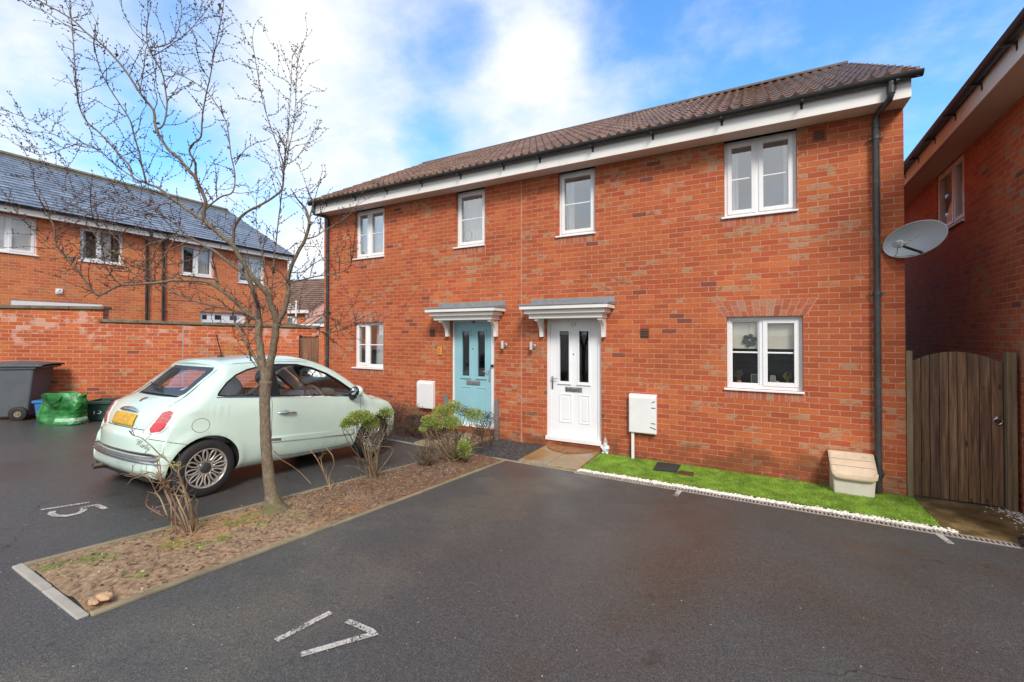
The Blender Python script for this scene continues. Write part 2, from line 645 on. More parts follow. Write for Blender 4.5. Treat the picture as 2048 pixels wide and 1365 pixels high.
# ================================================================== SETTING: ground
def asphalt():
    mt, g, b = new_mat('wet_asphalt')
    co = g.n('ShaderNodeTexCoord').outputs['Object']
    x, y, z = g.xyz(co)
    fine = g.noise(co, 125., 3, .72)
    mid = g.noise(co, 42., 3, .6)
    patch = g.noise(co, .55, 5, .6)
    c = g.ramp(fine, [(.28, (.034, .033, .032)), (.48, (.064, .062, .059)), (.60, (.100, .096, .090)), (.76, (.22, .212, .197))])
    c = g.mix(1., c, g.ramp(mid, [(.3, .80), (.7, 1.18)]), 'MULTIPLY')
    # stains with shapes of their own: brown run-off lanes down the bay, pale silt beside the bed, grey worn lanes
    wv = g.m('MULTIPLY', g.m('SUBTRACT', g.noise(co, .7, 4, .6), .5), 2.2)
    xw = g.m('ADD', x, wv)
    def lane(cx_, hw, soft):
        return g.step(g.m('ABSOLUTE', g.m('SUBTRACT', xw, cx_)), hw + soft, hw)
    lane1 = g.m('MULTIPLY', lane(-.75, .12, .5), g.step(g.noise(co, 1.6, 4, .65), .34, .58))
    lane2 = g.m('MULTIPLY', lane(.9, .1, .5), g.step(g.noise(co, 2.1, 4, .65), .40, .64))
    lane3 = g.m('MULTIPLY', lane(-7.6, .3, .6), g.step(g.noise(co, 1.8, 4, .65), .38, .62))
    brown = g.m('MAXIMUM', g.m('MAXIMUM', lane1, g.m('MULTIPLY', lane2, .5)), g.m('MULTIPLY', lane3, .8))
    c = g.mix(g.m('MULTIPLY', brown, .62), c, g.mix(1., c, (.92, .70, .50), 'MULTIPLY'))
    pale = g.m('MULTIPLY', lane(-2.6, .22, .5), g.step(g.noise(co, 1.1, 4, .6), .36, .6))
    c = g.mix(g.m('MULTIPLY', pale, .85), c, g.mix(1., c, (1.55, 1.42, 1.22), 'MULTIPLY'))
    c = g.mix(g.step(patch, .46, .70, 0., .45), c, g.mix(1., c, (.66, .64, .62), 'MULTIPLY'))
    red = g.m('MULTIPLY', g.step(g.noise(co, 1.3, 4, .6), .56, .70), g.step(y, -2.6, -1.5))
    c = g.mix(g.m('MULTIPLY', red, .6), c, g.mix(1., c, (1.35, .78, .55), 'MULTIPLY'))
    # hairline cracks and small dark spots
    cv = g.n('ShaderNodeTexVoronoi', feature='DISTANCE_TO_EDGE', i={'Scale': .55})
    wob_ = g.n('ShaderNodeVectorMath', operation='ADD')
    g.set(wob_.inputs[0], co)
    nz_ = g.n('ShaderNodeTexNoise', i={'Scale': 2.2, 'Detail': 5})
    g.set(nz_.inputs['Vector'], co)
    sc_ = g.n('ShaderNodeVectorMath', operation='SCALE')
    g.set(sc_.inputs[0], nz_.outputs['Color'])
    sc_.inputs['Scale'].default_value = .5
    g.set(wob_.inputs[1], sc_.outputs[0])
    g.set(cv.inputs['Vector'], wob_.outputs[0])
    crack = g.m('MULTIPLY', g.step(cv.outputs['Distance'], .0035, .001), g.step(g.noise(co, .5, 2), .52, .6))
    c = g.mix(g.m('MULTIPLY', crack, .7), c, (.015, .014, .013))
    spot = g.step(g.noise(co, 5.5, 2, .4), .70, .76, 0., .5)
    c = g.mix(spot, c, g.mix(1., c, (.55, .54, .52), 'MULTIPLY'))
    # pale chippings
    vo = g.n('ShaderNodeTexVoronoi', i={'Scale': 26.})
    g.set(vo.inputs['Vector'], co)
    spk = g.m('MULTIPLY', g.m('LESS_THAN', vo.outputs['Distance'], .13), g.m('GREATER_THAN', g.xyz(vo.outputs['Color'])[0], .965))
    c = g.mix(spk, c, (.42, .38, .34))
    g.set(b.inputs['Base Color'], c)
    wet = g.noise(co, .42, 4, .6)
    g.set(b.inputs['Roughness'], g.step(g.m('SUBTRACT', wet, g.m('MULTIPLY', g.step(x, -4.3, -6.5), .12)), .35, .65, .31, .70))
    b.inputs['Specular IOR Level'].default_value = .45
    h = g.m('ADD', fine, g.m('MULTIPLY', mid, .7))
    g.set(b.inputs['Normal'], g.bump(h, .55, .006))
    return mt


M['asphalt'] = asphalt()


def frange(a, b, s):
    n = int(round((b - a) / s))
    return [a + (b - a) * k / n for k in range(n + 1)]


xs = [-400, -150, -60, -30, -20] + frange(-16, 4, .25) + [6, 12, 30, 80, 250, 400]
ys = [-400, -150, -60, -30, -15] + frange(-10.5, 1, .25) + [3, 6, 12, 20, 40, 100, 250, 400]
mb = MB()
mb.grid([[(x, y, gz(x, y)) for x in xs] for y in ys])
struct(mb.build('ground', M['asphalt'], smooth=True))


def sheet(name, poly, lift, mat, step=.2, thick=0.):
    """a sheet following the ground inside a quadrilateral poly (4 corners, in order)"""
    a, b_, c, d = [Vector((p[0], p[1], 0)) for p in poly]
    nu = max(1, int((b_ - a).length / step))
    nv = max(1, int((d - a).length / step))
    rows = []
    for j in range(nv + 1):
        r = []
        for i in range(nu + 1):
            u, v = i / nu, j / nv
            p = a.lerp(b_, u).lerp(d.lerp(c, u), v)
            r.append((p.x, p.y, gz(p.x, p.y) + lift))
        rows.append(r)
    m_ = MB()
    m_.grid(rows)
    return m_


# planting bed between the two parking bays
def soil_mat():
    mt, g, b = new_mat('bare_soil')
    co = g.n('ShaderNodeTexCoord').outputs['Object']
    x, y, z = g.xyz(co)
    n = g.noise(co, 26., 5, .7)
    c = g.ramp(n, [(.28, (.095, .055, .028)), (.5, (.28, .178, .10)), (.75, (.48, .335, .21))])
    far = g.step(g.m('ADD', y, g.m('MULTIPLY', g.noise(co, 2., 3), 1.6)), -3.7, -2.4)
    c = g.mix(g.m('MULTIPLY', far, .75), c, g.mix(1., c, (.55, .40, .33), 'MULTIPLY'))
    mo = g.m('MULTIPLY', g.step(g.noise(co, 3.6, 4, .62), .54, .62), g.step(y, -4.0, -4.9))
    c = g.mix(g.m('MULTIPLY', mo, .8), c, g.ramp(n, [(.3, (.06, .085, .008)), (.7, (.22, .28, .03))]))
    yel = g.step(g.noise(co, 1.7, 3), .5, .62, 0., .55)
    c = g.mix(yel, c, g.mix(1., c, (1.15, .9, .55), 'MULTIPLY'))
    g.set(b.inputs['Base Color'], c)
    b.inputs['Roughness'].default_value = .9
    g.set(b.inputs['Normal'], g.bump(g.noise(co, 60., 5, .7), .5, .012))
    return mt


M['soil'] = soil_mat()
PL0, PL1 = -4.415, -4.225     # left edge near, far
PR = -3.36
PY0, PY1 = -5.93, -1.13


def plx(y):
    return PL0 + (PL1 - PL0) * (y - PY0) / (PY1 - PY0)


rows = []
ny, nx = 120, 26
for j in range(ny + 1):
    y = PY0 + (PY1 - PY0) * j / ny
    r = []
    for i in range(nx + 1):
        u = i / nx
        x = plx(y) + (PR - plx(y)) * u
        edge = min(u, 1 - u) * 2
        h = mnoise.fractal(Vector((x * 2.2, y * 2.2, 0)), 1., 2., 4) * .022 + mnoise.noise(Vector((x * 14, y * 14, 3))) * .010
        r.append((x, y, gz(x, y) + max(.006, .022 * min(1, edge * 3) + h * min(1, edge * 4))))
    rows.append(r)
mb = MB()
mb.grid(rows)
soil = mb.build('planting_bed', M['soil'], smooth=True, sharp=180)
struct(soil)
soil_bvh = BVHTree.FromPolygons([v.co for v in soil.data.vertices], [p.vertices for p in soil.data.polygons])


def soil_z(x, y):
    h = soil_bvh.ray_cast(Vector((x, y, 5)), Vector((0, 0, -1)))
    return h[0].z if h[0] else gz(x, y) + .03


def strip(mb, p, q, w, h, side, base=-.05):
    """edging board from p to q following the ground"""
    p, q = Vector((*p, 0)), Vector((*q, 0))
    d = (q - p).normalized()
    n_ = Vector((-d.y, d.x, 0)) * w * side
    k = max(1, int((q - p).length / .5))
    for i in range(k):
        a, b_ = p.lerp(q, i / k), p.lerp(q, (i + 1) / k)
        pts = [a, b_, b_ + n_, a + n_] if side > 0 else [a + n_, b_ + n_, b_, a]
        lo = [(v.x, v.y, gz(v.x, v.y) + base) for v in pts]
        up = [(v.x, v.y, gz(v.x, v.y) + h) for v in pts]
        mb.hexa(lo, up)


mb = MB()
strip(mb, (PL0 - .035, PY0), (-4.34, -3.66), .045, .016, -1)
strip(mb, (-4.345, -3.655), (PL1 - .035, PY1), .045, .013, -1)
strip(mb, (PR, PY0), (PR + .003, -4.30), .045, .016, -1)
strip(mb, (PR + .012, -4.295), (PR + .004, -2.6), .045, .012, -1)
strip(mb, (PR + .004, -2.595), (PR, PY1), .045, .014, -1)
tag(mb.build('edging', M['edging'], bevel=.006), 'thin weathered edging strips along both long sides of the bare planting bed', 'edging', kind='structure')
mb = MB()
for (xa, xb, dz) in ((-4.455, -3.905, .016), (-3.90, -3.345, .012)):
    lo = [(xa, PY0 - .058, gz(xa, PY0) - .03), (xb, PY0 - .058, gz(xb, PY0) - .03), (xb, PY0 - .002, gz(xb, PY0) - .03), (xa, PY0 - .002, gz(xa, PY0) - .03)]
    mb.hexa(lo, [(q[0], q[1], q[2] + .03 + dz) for q in lo])
tag(mb.build('kerb', M['kerbfront'], bevel=.008), 'two pale concrete kerb blocks closing the near end of the planting bed', 'kerb', kind='structure')

# strips in front of the facade -------------------------------------------------
def slab_mat(name, base, stain, amt, wetx=None):
    mt, g, b = new_mat(name)
    co = g.n('ShaderNodeTexCoord').outputs['Object']
    n = g.noise(co, 3.2, 5, .65)
    c = g.ramp(g.noise(co, 40., 4, .6), [(.3, tuple(q * .75 for q in base)), (.7, tuple(q * 1.2 for q in base))])
    c = g.mix(g.step(n, .40, .58, 0., amt), c, stain)
    c = g.mix(g.step(g.noise(co, 1.3, 4), .5, .68, 0., .5), c, g.mix(1., c, (.45, .38, .25), 'MULTIPLY'))
    g.set(b.inputs['Base Color'], c)
    g.set(b.inputs['Roughness'], g.step(n, .35, .6, .72, .38))
    g.set(b.inputs['Normal'], g.bump(g.noise(co, 90., 4), .25, .004))
    return mt


M['slab'] = slab_mat('doorstep_slab', (.34, .28, .20), (.30, .165, .045), .85)
M['slab_dirty'] = slab_mat('mossy_path', (.26, .175, .075), (.085, .065, .020), .75)


def pad(name, x0, x1, y0, y1, top, mat, label, cat):
    mb = MB()
    n = max(1, int((x1 - x0) / .46))
    for k in range(n):
        a = x0 + (x1 - x0) * k / n + .003
        b_ = x0 + (x1 - x0) * (k + 1) / n - .003
        for (ya, yb) in ((y0, (y0 + y1) / 2 - .003), ((y0 + y1) / 2 + .003, y1)):
            z = gz((a + b_) / 2, -.5)
            mb.box(a, b_, ya, yb, z - .05, z + top)
    return tag(mb.build(name, mat, bevel=.004), label, cat, kind='structure')


pad('path', -3.14, -2.19, -1.065, -.012, .030, M['slab'], 'stained paving slabs at the white front door', 'path')
pad('path', -5.20, -4.20, -1.065, -.012, .030, M['slab'], 'stained paving slabs at the pale blue front door', 'path')
mb = sheet('path', [(1.70, -1.062), (3.4, -1.062), (3.4, .6), (1.70, .6)], .012, None)
tag(mb.build('path', M['slab_dirty']), 'mossy wet concrete path in front of the wooden side gate', 'path', kind='structure')
mb = sheet('path', [(1.70, .6), (3.4, .6), (3.4, 9), (1.70, 9)], .012, None)
tag(mb.build('path', M['slab_dirty']), 'wet concrete path behind the wooden side gate', 'path', kind='structure')

M['edge_con'] = simple('edging_concrete', (.30, .26, .19), .85, var=.2, scale=8, bump=.3, dirt=((.14, .12, .06), .5))
mb = MB()
strip(mb, (-9.2, -1.125), (-2.2, -1.125), .055, .012, 1)
tag(mb.build('kerb', M['edge_con'], bevel=.004), 'flush concrete edging along the slate bed and doorsteps', 'kerb', kind='structure')

# artificial grass: base sheet plus blades
def turf_mat():
    mt, g, b = new_mat('artificial_grass')
    co = g.n('ShaderNodeTexCoord').outputs['Object']
    rnd = g.n('ShaderNodeNewGeometry').outputs['Random Per Island']
    n = g.noise(co, 5., 4)
    c = g.ramp(rnd, [(0., (.105, .195, .014)), (.5, (.20, .335, .030)), (1., (.31, .47, .065))])
    c = g.mix(1., c, g.ramp(n, [(.3, .58), (.7, 1.2)]), 'MULTIPLY')
    tr_ = g.step(g.noise(co, 2.1, 4, .65), .56, .70, 0., .5)
    c = g.mix(tr_, c, g.mix(1., c, (.62, .55, .5), 'MULTIPLY'))
    g.set(b.inputs['Base Color'], c)
    b.inputs['Roughness'].default_value = .6
    return mt


M['turf'] = turf_mat()
TX0, TX1, TY0, TY1 = -2.175, 1.69, -.935, -.005
mb = sheet('turf', [(TX0, TY0), (TX1, TY0), (TX1, TY1), (TX0, TY1)], .012, None)
base_turf = mb
rt = random.Random(3)
for _ in range(42000):
    x = rt.uniform(TX0, TX1)
    y = rt.uniform(TY0, TY1)
    z = gz(x, y) + .010
    a = rt.uniform(0, 2 * pi)
    h = rt.uniform(.010, .022)
    w = .0028
    lx, ly = rt.uniform(-.012, .012), rt.uniform(-.012, .012)
    base_turf.quad((x - w * cos(a), y - w * sin(a), z), (x + w * cos(a), y + w * sin(a), z), (x + lx, y + ly, z + h))
tag(base_turf.build('artificial_grass', M['turf']), 'bright green artificial grass strip along the brick wall under the window', 'grass', kind='stuff')

# loose stones
def stones(n, area, size, rnd, lift=.0, zf=None, flat=.7):
    mb = MB()
    ico = [(0, 0, 1)] + [(sin(1.1) * cos(2 * pi * k / 5), sin(1.1) * sin(2 * pi * k / 5), cos(1.1)) for k in range(5)] + \
          [(sin(2.03) * cos(2 * pi * (k + .5) / 5), sin(2.03) * sin(2 * pi * (k + .5) / 5), cos(2.03)) for k in range(5)] + [(0, 0, -1)]
    fc = [(0, 1 + k, 1 + (k + 1) % 5) for k in range(5)] + [(1 + k, 6 + k, 1 + (k + 1) % 5) for k in range(5)] + \
         [(1 + (k + 1) % 5, 6 + k, 6 + (k + 1) % 5) for k in range(5)] + [(11, 6 + (k + 1) % 5, 6 + k) for k in range(5)]
    for _ in range(n):
        x, y = area(rnd)
        s = rnd.uniform(*size)
        z = (zf(x, y) if zf else gz(x, y)) + lift + s * flat * .5
        b = len(mb.v)
        a = rnd.uniform(0, pi)
        sx, sy = s * rnd.uniform(.7, 1.3), s * rnd.uniform(.7, 1.2)
        for p in ico:
            px_, py_ = p[0] * sx * rnd.uniform(.85, 1.15), p[1] * sy * rnd.uniform(.85, 1.15)
            mb.v.append((x + px_ * cos(a) - py_ * sin(a), y + px_ * sin(a) + py_ * cos(a), z + p[2] * s * flat))
        for q in fc:
            mb.face([b + t for t in q])
    return mb


M['white_stone'] = island_mat('white_stones', [(.62, .58, .50), (.80, .77, .70), (.72, .66, .56), (.85, .83, .78), (.66, .58, .46)], .75, .2)
M['slate_chip'] = island_mat('slate_chips', [(.03, .03, .034), (.07, .065, .065), (.05, .045, .042), (.11, .10, .095), (.04, .035, .04)], .6, .2)
M['debris'] = island_mat('leaf_litter', [(.10, .055, .035), (.22, .14, .09), (.06, .035, .028), (.32, .23, .16), (.14, .07, .05)], .9, .1)
rs = random.Random(5)
mb = stones(2600, lambda r: (r.uniform(-2.2, 1.78), -1.0 + r.gauss(0, .030)), (.005, .017), rs, lift=.004)
tag(mb.build('white_pebbles', M['white_stone']), 'white pebbles between the artificial grass and the drain', 'pebbles', kind='stuff')
mb = stones(420, lambda r: (2.59 - abs(r.gauss(0, .10)), r.uniform(-.9, .12)), (.005, .013), rs, lift=.008)
tag(mb.build('white_pebbles', M['white_stone']), 'pale pebbles along the foot of the side house wall', 'pebbles', kind='stuff')


def slate_area(r):
    while True:
        x, y = r.uniform(-8.9, -3.15), r.uniform(-1.05, -.01)
        if not (-5.22 < x < -4.18):
            return x, y


mb = sheet('x', [(-9, -1.07), (-5.2, -1.07), (-5.2, -.005), (-9, -.005)], .006, None)
m2 = sheet('x', [(-4.2, -1.07), (-3.14, -1.07), (-3.14, -.005), (-4.2, -.005)], .006, None)
off = len(mb.v)
mb.v += m2.v
mb.f += [tuple(q + off for q in t) for t in m2.f]
mb.mi += m2.mi
tag(mb.build('slate_bed', M['slate_chip']), None, None, kind='structure')
mb = stones(3800, slate_area, (.010, .024), rs, lift=.006, flat=.4)
tag(mb.build('slate_chippings', M['slate_chip']), 'dark slate chippings on the bed beside the doorsteps', 'chippings', kind='stuff')

# litter on the bed: twigs, chips, dead leaves
mb = stones(700, lambda r: (r.uniform(-4.36, -3.4), r.uniform(-5.9, -1.2)), (.006, .014), rs, zf=soil_z, flat=.6)
rl = random.Random(11)
for _ in range(5200):
    y = rl.uniform(-5.88, -1.18)
    x = rl.uniform(plx(y) + .02, PR - .03)
    if rl.random() > (.12 + .88 * max(0, min(1, (y + 5.0) / 2.2))):
        continue
    z = soil_z(x, y) + .004
    a = rl.uniform(0, pi)
    l, w = rl.choice((.005, .008, .012, .018, .03)) * rl.uniform(.7, 1.3), rl.uniform(.0015, .006)
    t = rl.uniform(-.012, .016)
    dx_, dy_ = cos(a), sin(a)
    mb.quad((x - dx_ * l - dy_ * w, y - dy_ * l + dx_ * w, z), (x - dx_ * l + dy_ * w, y - dy_ * l - dx_ * w, z),
            (x + dx_ * l + dy_ * w, y + dy_ * l - dx_ * w, z + t), (x + dx_ * l - dy_ * w, y + dy_ * l + dx_ * w, z + t + .004))
tag(mb.build('leaf_litter', M['debris']), 'dead leaves, bark chips and small stones over the planting bed', 'leaf litter', kind='stuff')

rw = random.Random(77)
M['tan_stone'] = island_mat('tan_stones', [(.42, .34, .26), (.60, .54, .46), (.34, .27, .20), (.68, .63, .56)], .8, .2)
mb = stones(110, lambda r: (r.uniform(-4.36, -3.4), r.uniform(-5.9, -1.2)), (.003, .008), rw, zf=soil_z, flat=.7)
tag(mb.build('white_pebbles', M['tan_stone']), 'scattered pale pebbles on the soil of the planting bed', 'pebbles', kind='stuff')

# sandstone piece at the corner of the bed
p = ongr(188, 1218)
t_ = thing('stone', (p.x, p.y, p.z), 'flat orange sandstone piece lying in the near corner of the planting bed', 'stone')
M['sandstone'] = simple('sandstone', (.48, .30, .17), .85, var=.2, scale=14, bump=.5, bscale=60)
mb = MB()
mb.ball((p.x - .01, p.y + .05, p.z + .045), .068, .036, .018, 10, 6, jit=.18)
mb.build('slab', M['sandstone'], t_, bevel=.003)
mb = MB()
mb.ball((p.x + .0, p.y - .005, p.z + .043), .036, .024, .014, 9, 5, jit=.2)
mb.build('chip', M['sandstone'], t_, bevel=.003)

# linear drain
M['drain'] = simple('drain_grating', (.34, .30, .255), .6, .0, var=.2, scale=10, dirt=((.12, .09, .06), .5))
M['drain_dark'] = simple('slot_shade_black', (.012, .010, .009), .95)  # near-black colour stands for the shade inside drain and vent slots
t_ = thing('drain_channel', (.5, -1.115, gz(.5, -1.1)), 'long slotted drain grating between the asphalt and the white pebbles', 'drain')
DX0, DX1, DY0, DY1 = -2.2, 3.4, -1.172, -1.062
mb = sheet('d', [(DX0, DY0), (DX1, DY0), (DX1, DY1), (DX0, DY1)], .004, None, step=.5)
mb.build('channel', M['drain_dark'], t_)  # flat sheet, its blackness stands for the shade below the grating
mb = MB()
x = DX0
while x < DX1:
    z = gz(x, -1.1)
    w = .019 if x > -.9 else .024
    mb.hexa([(x, DY0 + .014, z + .004), (x + w, DY0 + .014, z + .004), (x + w, DY1 - .014, z + .004), (x, DY1 - .014, z + .004)],
            [(x, DY0 + .014, z + .013), (x + w, DY0 + .014, z + .013), (x + w, DY1 - .014, z + .013), (x, DY1 - .014, z + .013)])
    x += .0375
for (ya, yb) in ((DY0, DY0 + .014), (DY1 - .014, DY1)):
    k = DX0
    while k < DX1:
        z0_, z1_ = gz(k, -1.1), gz(k + .5, -1.1)
        mb.hexa([(k, ya, z0_), (k + .498, ya, z1_), (k + .498, yb, z1_), (k, yb, z0_)],
                [(k, ya, z0_ + .014), (k + .498, ya, z1_ + .014), (k + .498, yb, z1_ + .014), (k, yb, z0_ + .014)])
        k += .5
mb.build('grating', M['drain'], t_)

# painted markings ----------------------------------------------------------------
def paint_mat():
    mt, g, b = new_mat('worn_road_paint')
    t = mt.node_tree
    co = g.n('ShaderNodeTexCoord').outputs['Object']
    wear = g.noise(co, 95., 4, .7)
    big = g.noise(co, 5., 3)
    k = g.m('ADD', g.m('MULTIPLY', wear, .62), g.m('MULTIPLY', big, .50))
    c = g.ramp(wear, [(.3, (.36, .33, .29)), (.7, (.62, .58, .53))])
    g.set(b.inputs['Base Color'], c)
    b.inputs['Roughness'].default_value = .7
    tr = g.n('ShaderNodeBsdfTransparent')
    mx = g.n('ShaderNodeMixShader')
    g.set(mx.inputs[0], g.step(k, .485, .585))
    t.links.new(tr.outputs[0], mx.inputs[1])
    t.links.new(b.outputs[0], mx.inputs[2])
    t.links.new(mx.outputs[0], t.nodes['Material Output'].inputs[0])
    return mt


M['paint'] = paint_mat()


def stroke(mb, pts, w, lift=.005):
    pts = [Vector((p[0], p[1], 0)) for p in pts]
    n = len(pts)
    L, Rr = [], []
    for k in range(n):
        d = pts[min(n - 1, k + 1)] - pts[max(0, k - 1)]
        d.normalize()
        nn = Vector((-d.y, d.x, 0))
        if 0 < k < n - 1:
            d1 = (pts[k] - pts[k - 1]).normalized()
            cs = max(.5, abs(nn.dot(Vector((-d1.y, d1.x, 0)))))
        else:
            cs = 1
        L.append(pts[k] + nn * w / 2 / cs)
        Rr.append(pts[k] - nn * w / 2 / cs)
    b = len(mb.v)
    for a, c in zip(L, Rr):
        mb.v.append((a.x, a.y, gz(a.x, a.y) + lift))
        mb.v.append((c.x, c.y, gz(c.x, c.y) + lift))
    for k in range(n - 1):
        mb.face((b + 2 * k, b + 2 * k + 1, b + 2 * k + 3, b + 2 * k + 2))


def sub(pts, k=6):
    out = []
    for a, b_ in zip(pts[:-1], pts[1:]):
        for j in range(k):
            out.append((a[0] + (b_[0] - a[0]) * j / k, a[1] + (b_[1] - a[1]) * j / k))
    return out + [pts[-1]]


def gxy(x, y):
    p = ongr(x, y)
    return (p.x, p.y)


t_ = thing('bay_number', (*gxy(650, 1260), gz(*gxy(650, 1260))), 'worn white number 17 painted on the asphalt of the near parking bay', 'road marking', group='painted bay numbers')
mb = MB()
stroke(mb, sub([gxy(552, 1283), gxy(662, 1226)]), .042)
mb.build('digit', M['paint'], t_)
mb = MB()
stroke(mb, sub([gxy(602, 1311), gxy(752, 1268), gxy(694, 1243)]), .042)
mb.build('digit', M['paint'], t_)
t_ = thing('bay_number', (*gxy(150, 1015), gz(*gxy(150, 1015))), 'faded white number 15 painted on the asphalt behind the pale green car', 'road marking', group='painted bay numbers')
mb = MB()
stroke(mb, sub([gxy(82, 1021), gxy(179, 1006)]), .042)
mb.build('digit', M['paint'], t_)
mb = MB()
pts5 = [gxy(*q) for q in ((211, 1019), (193, 1011), (165, 1016), (168, 1022), (157, 1028), (134, 1033), (112, 1033), (102, 1029), (106, 1024))]
stroke(mb, sub(pts5, 4), .046)
mb.build('digit', M['paint'], t_)
for (a, b_, lb) in (((1361, 981), (1350, 993), 'short white bay line touching the drain in front of the house window'),
                    ((1872, 1066), (1902, 1089), 'short white bay line touching the drain near the wooden side gate')):
    mb = MB()
    stroke(mb, sub([gxy(*a), gxy(*b_)]), .06)
    P = gxy(*a)
    o = mb.build('bay_line', M['paint'], loc=(*P, gz(*P)))
    tag(o, lb, 'road marking', 'short bay lines at the drain')

# small covers on the grass
P = [ongr(*q) for q in ((1306.6, 943.8), (1352.7, 948.3), (1361.6, 934.8), (1315.6, 929))]
c = sum(P, Vector()) / 4
t_ = thing('manhole_cover', c, 'square black cover mat lying on the artificial grass', 'cover')
mb = MB()
mb.hexa([q + Vector((0, 0, .015)) for q in P], [q + Vector((0, 0, .040)) for q in P])
mb.build('cover', M['darkplastic'], t_, bevel=.004)
mb = MB()
for k in range(9):
    a, b_ = P[0].lerp(P[3], (k + .7) / 9.4), P[1].lerp(P[2], (k + .7) / 9.4)
    mb.tube([a + Vector((0, 0, .041)), b_ + Vector((0, 0, .041))], .0035, 5)
mb.build('ribs', M['darkplastic'], t_)
P = [ongr(*q) for q in ((1354, 950), (1386, 956), (1388, 949), (1360, 945.5))]
c = sum(P, Vector()) / 4
mb = MB()
mb.hexa([q + Vector((0, 0, .012)) for q in P], [q + Vector((0, 0, .030)) for q in P])
M['rust'] = simple('brown_cover', (.085, .035, .018), .75, var=.3, scale=14)
o = mb.build('drain_cover', M['rust'], loc=c, bevel=.003)
tag(o, 'narrow brown strip cover beside the square black cover on the grass', 'cover')

# ================================================================== HOUSES
RV = .075


def wall_holes(mb, x0, x1, z0, z1, holes, depth, y=0., grid=None):
    """front skin at y with rectangular openings and reveals running to +y"""
    X = sorted({x0, x1, *[h[0] for h in holes], *[h[1] for h in holes]})
    Z = sorted({z0, z1, *[h[2] for h in holes], *[h[3] for h in holes]})
    X = [v for v in X if x0 <= v <= x1]
    Z = [v for v in Z if z0 <= v <= z1]
    for i in range(len(X) - 1):
        for j in range(len(Z) - 1):
            cx, cz = (X[i] + X[i + 1]) / 2, (Z[j] + Z[j + 1]) / 2
            if any(h[0] < cx < h[1] and h[2] < cz < h[3] for h in holes):
                continue
            mb.quad((X[i], y, Z[j]), (X[i + 1], y, Z[j]), (X[i + 1], y, Z[j + 1]), (X[i], y, Z[j + 1]))
    for (a, b_, c, d) in holes:
        mb.quad((a, y, c), (a, y + depth, c), (a, y + depth, d), (a, y, d))
        mb.quad((b_, y, c), (b_, y, d), (b_, y + depth, d), (b_, y + depth, c))
        mb.quad((a, y, d), (a, y + depth, d), (b_, y + depth, d), (b_, y, d))
        mb.quad((a, y, c), (b_, y, c), (b_, y + depth, c), (a, y + depth, c))


def soldiers(mb, x0, x1, z0, z1, splay=0., n=None, y0=-.003, y1=.02, gap=.009, split=True, rnd=random):
    """upright cut bricks over / under an opening, proud of the wall"""
    n = n or max(2, int(round((x1 - x0) / .075)))
    w = (x1 - x0) / n
    for k in range(n):
        a, b_ = x0 + k * w + gap / 2, x0 + (k + 1) * w - gap / 2
        ca = ((x0 + k * w) - (x0 + x1) / 2) / ((x1 - x0) / 2)
        cb = ((x0 + (k + 1) * w) - (x0 + x1) / 2) / ((x1 - x0) / 2)
        ta, tb = a + ca * splay, b_ + cb * splay
        cut = z0 + (z1 - z0) * (.34 if k % 2 else .66)
        segs = [(z0, cut - gap / 2), (cut + gap / 2, z1)] if split else [(z0, z1)]
        for (p_, q_) in segs:
            f0, f1 = (p_ - z0) / (z1 - z0), (q_ - z0) / (z1 - z0)
            xa0, xb0 = a + (ta - a) * f0, b_ + (tb - b_) * f0
            xa1, xb1 = a + (ta - a) * f1, b_ + (tb - b_) * f1
            mb.hexa([(xa0, y0, p_), (xb0, y0, p_), (xb0, y1, p_), (xa0, y1, p_)],
                    [(xa1, y0, q_), (xb1, y0, q_), (xb1, y1, q_), (xa1, y1, q_)])


def make_curtain(mb, x0, x1, z0, z1, y, amp=.018, waves=None, lean=0.):
    n = max(8, int((x1 - x0) / .012))
    waves = waves or max(2, int((x1 - x0) / .07))
    rows = []
    for j in range(5):
        f = j / 4
        r = []
        for i in range(n + 1):
            u = i / n
            x = x0 + (x1 - x0) * u + lean * (f - .5) * (1 - u)
            r.append((x, y + amp * sin(u * waves * 2 * pi + f) + .004 * sin(u * 17 + f * 2), z0 + (z1 - z0) * f))
        rows.append(r)
    mb.grid(rows)


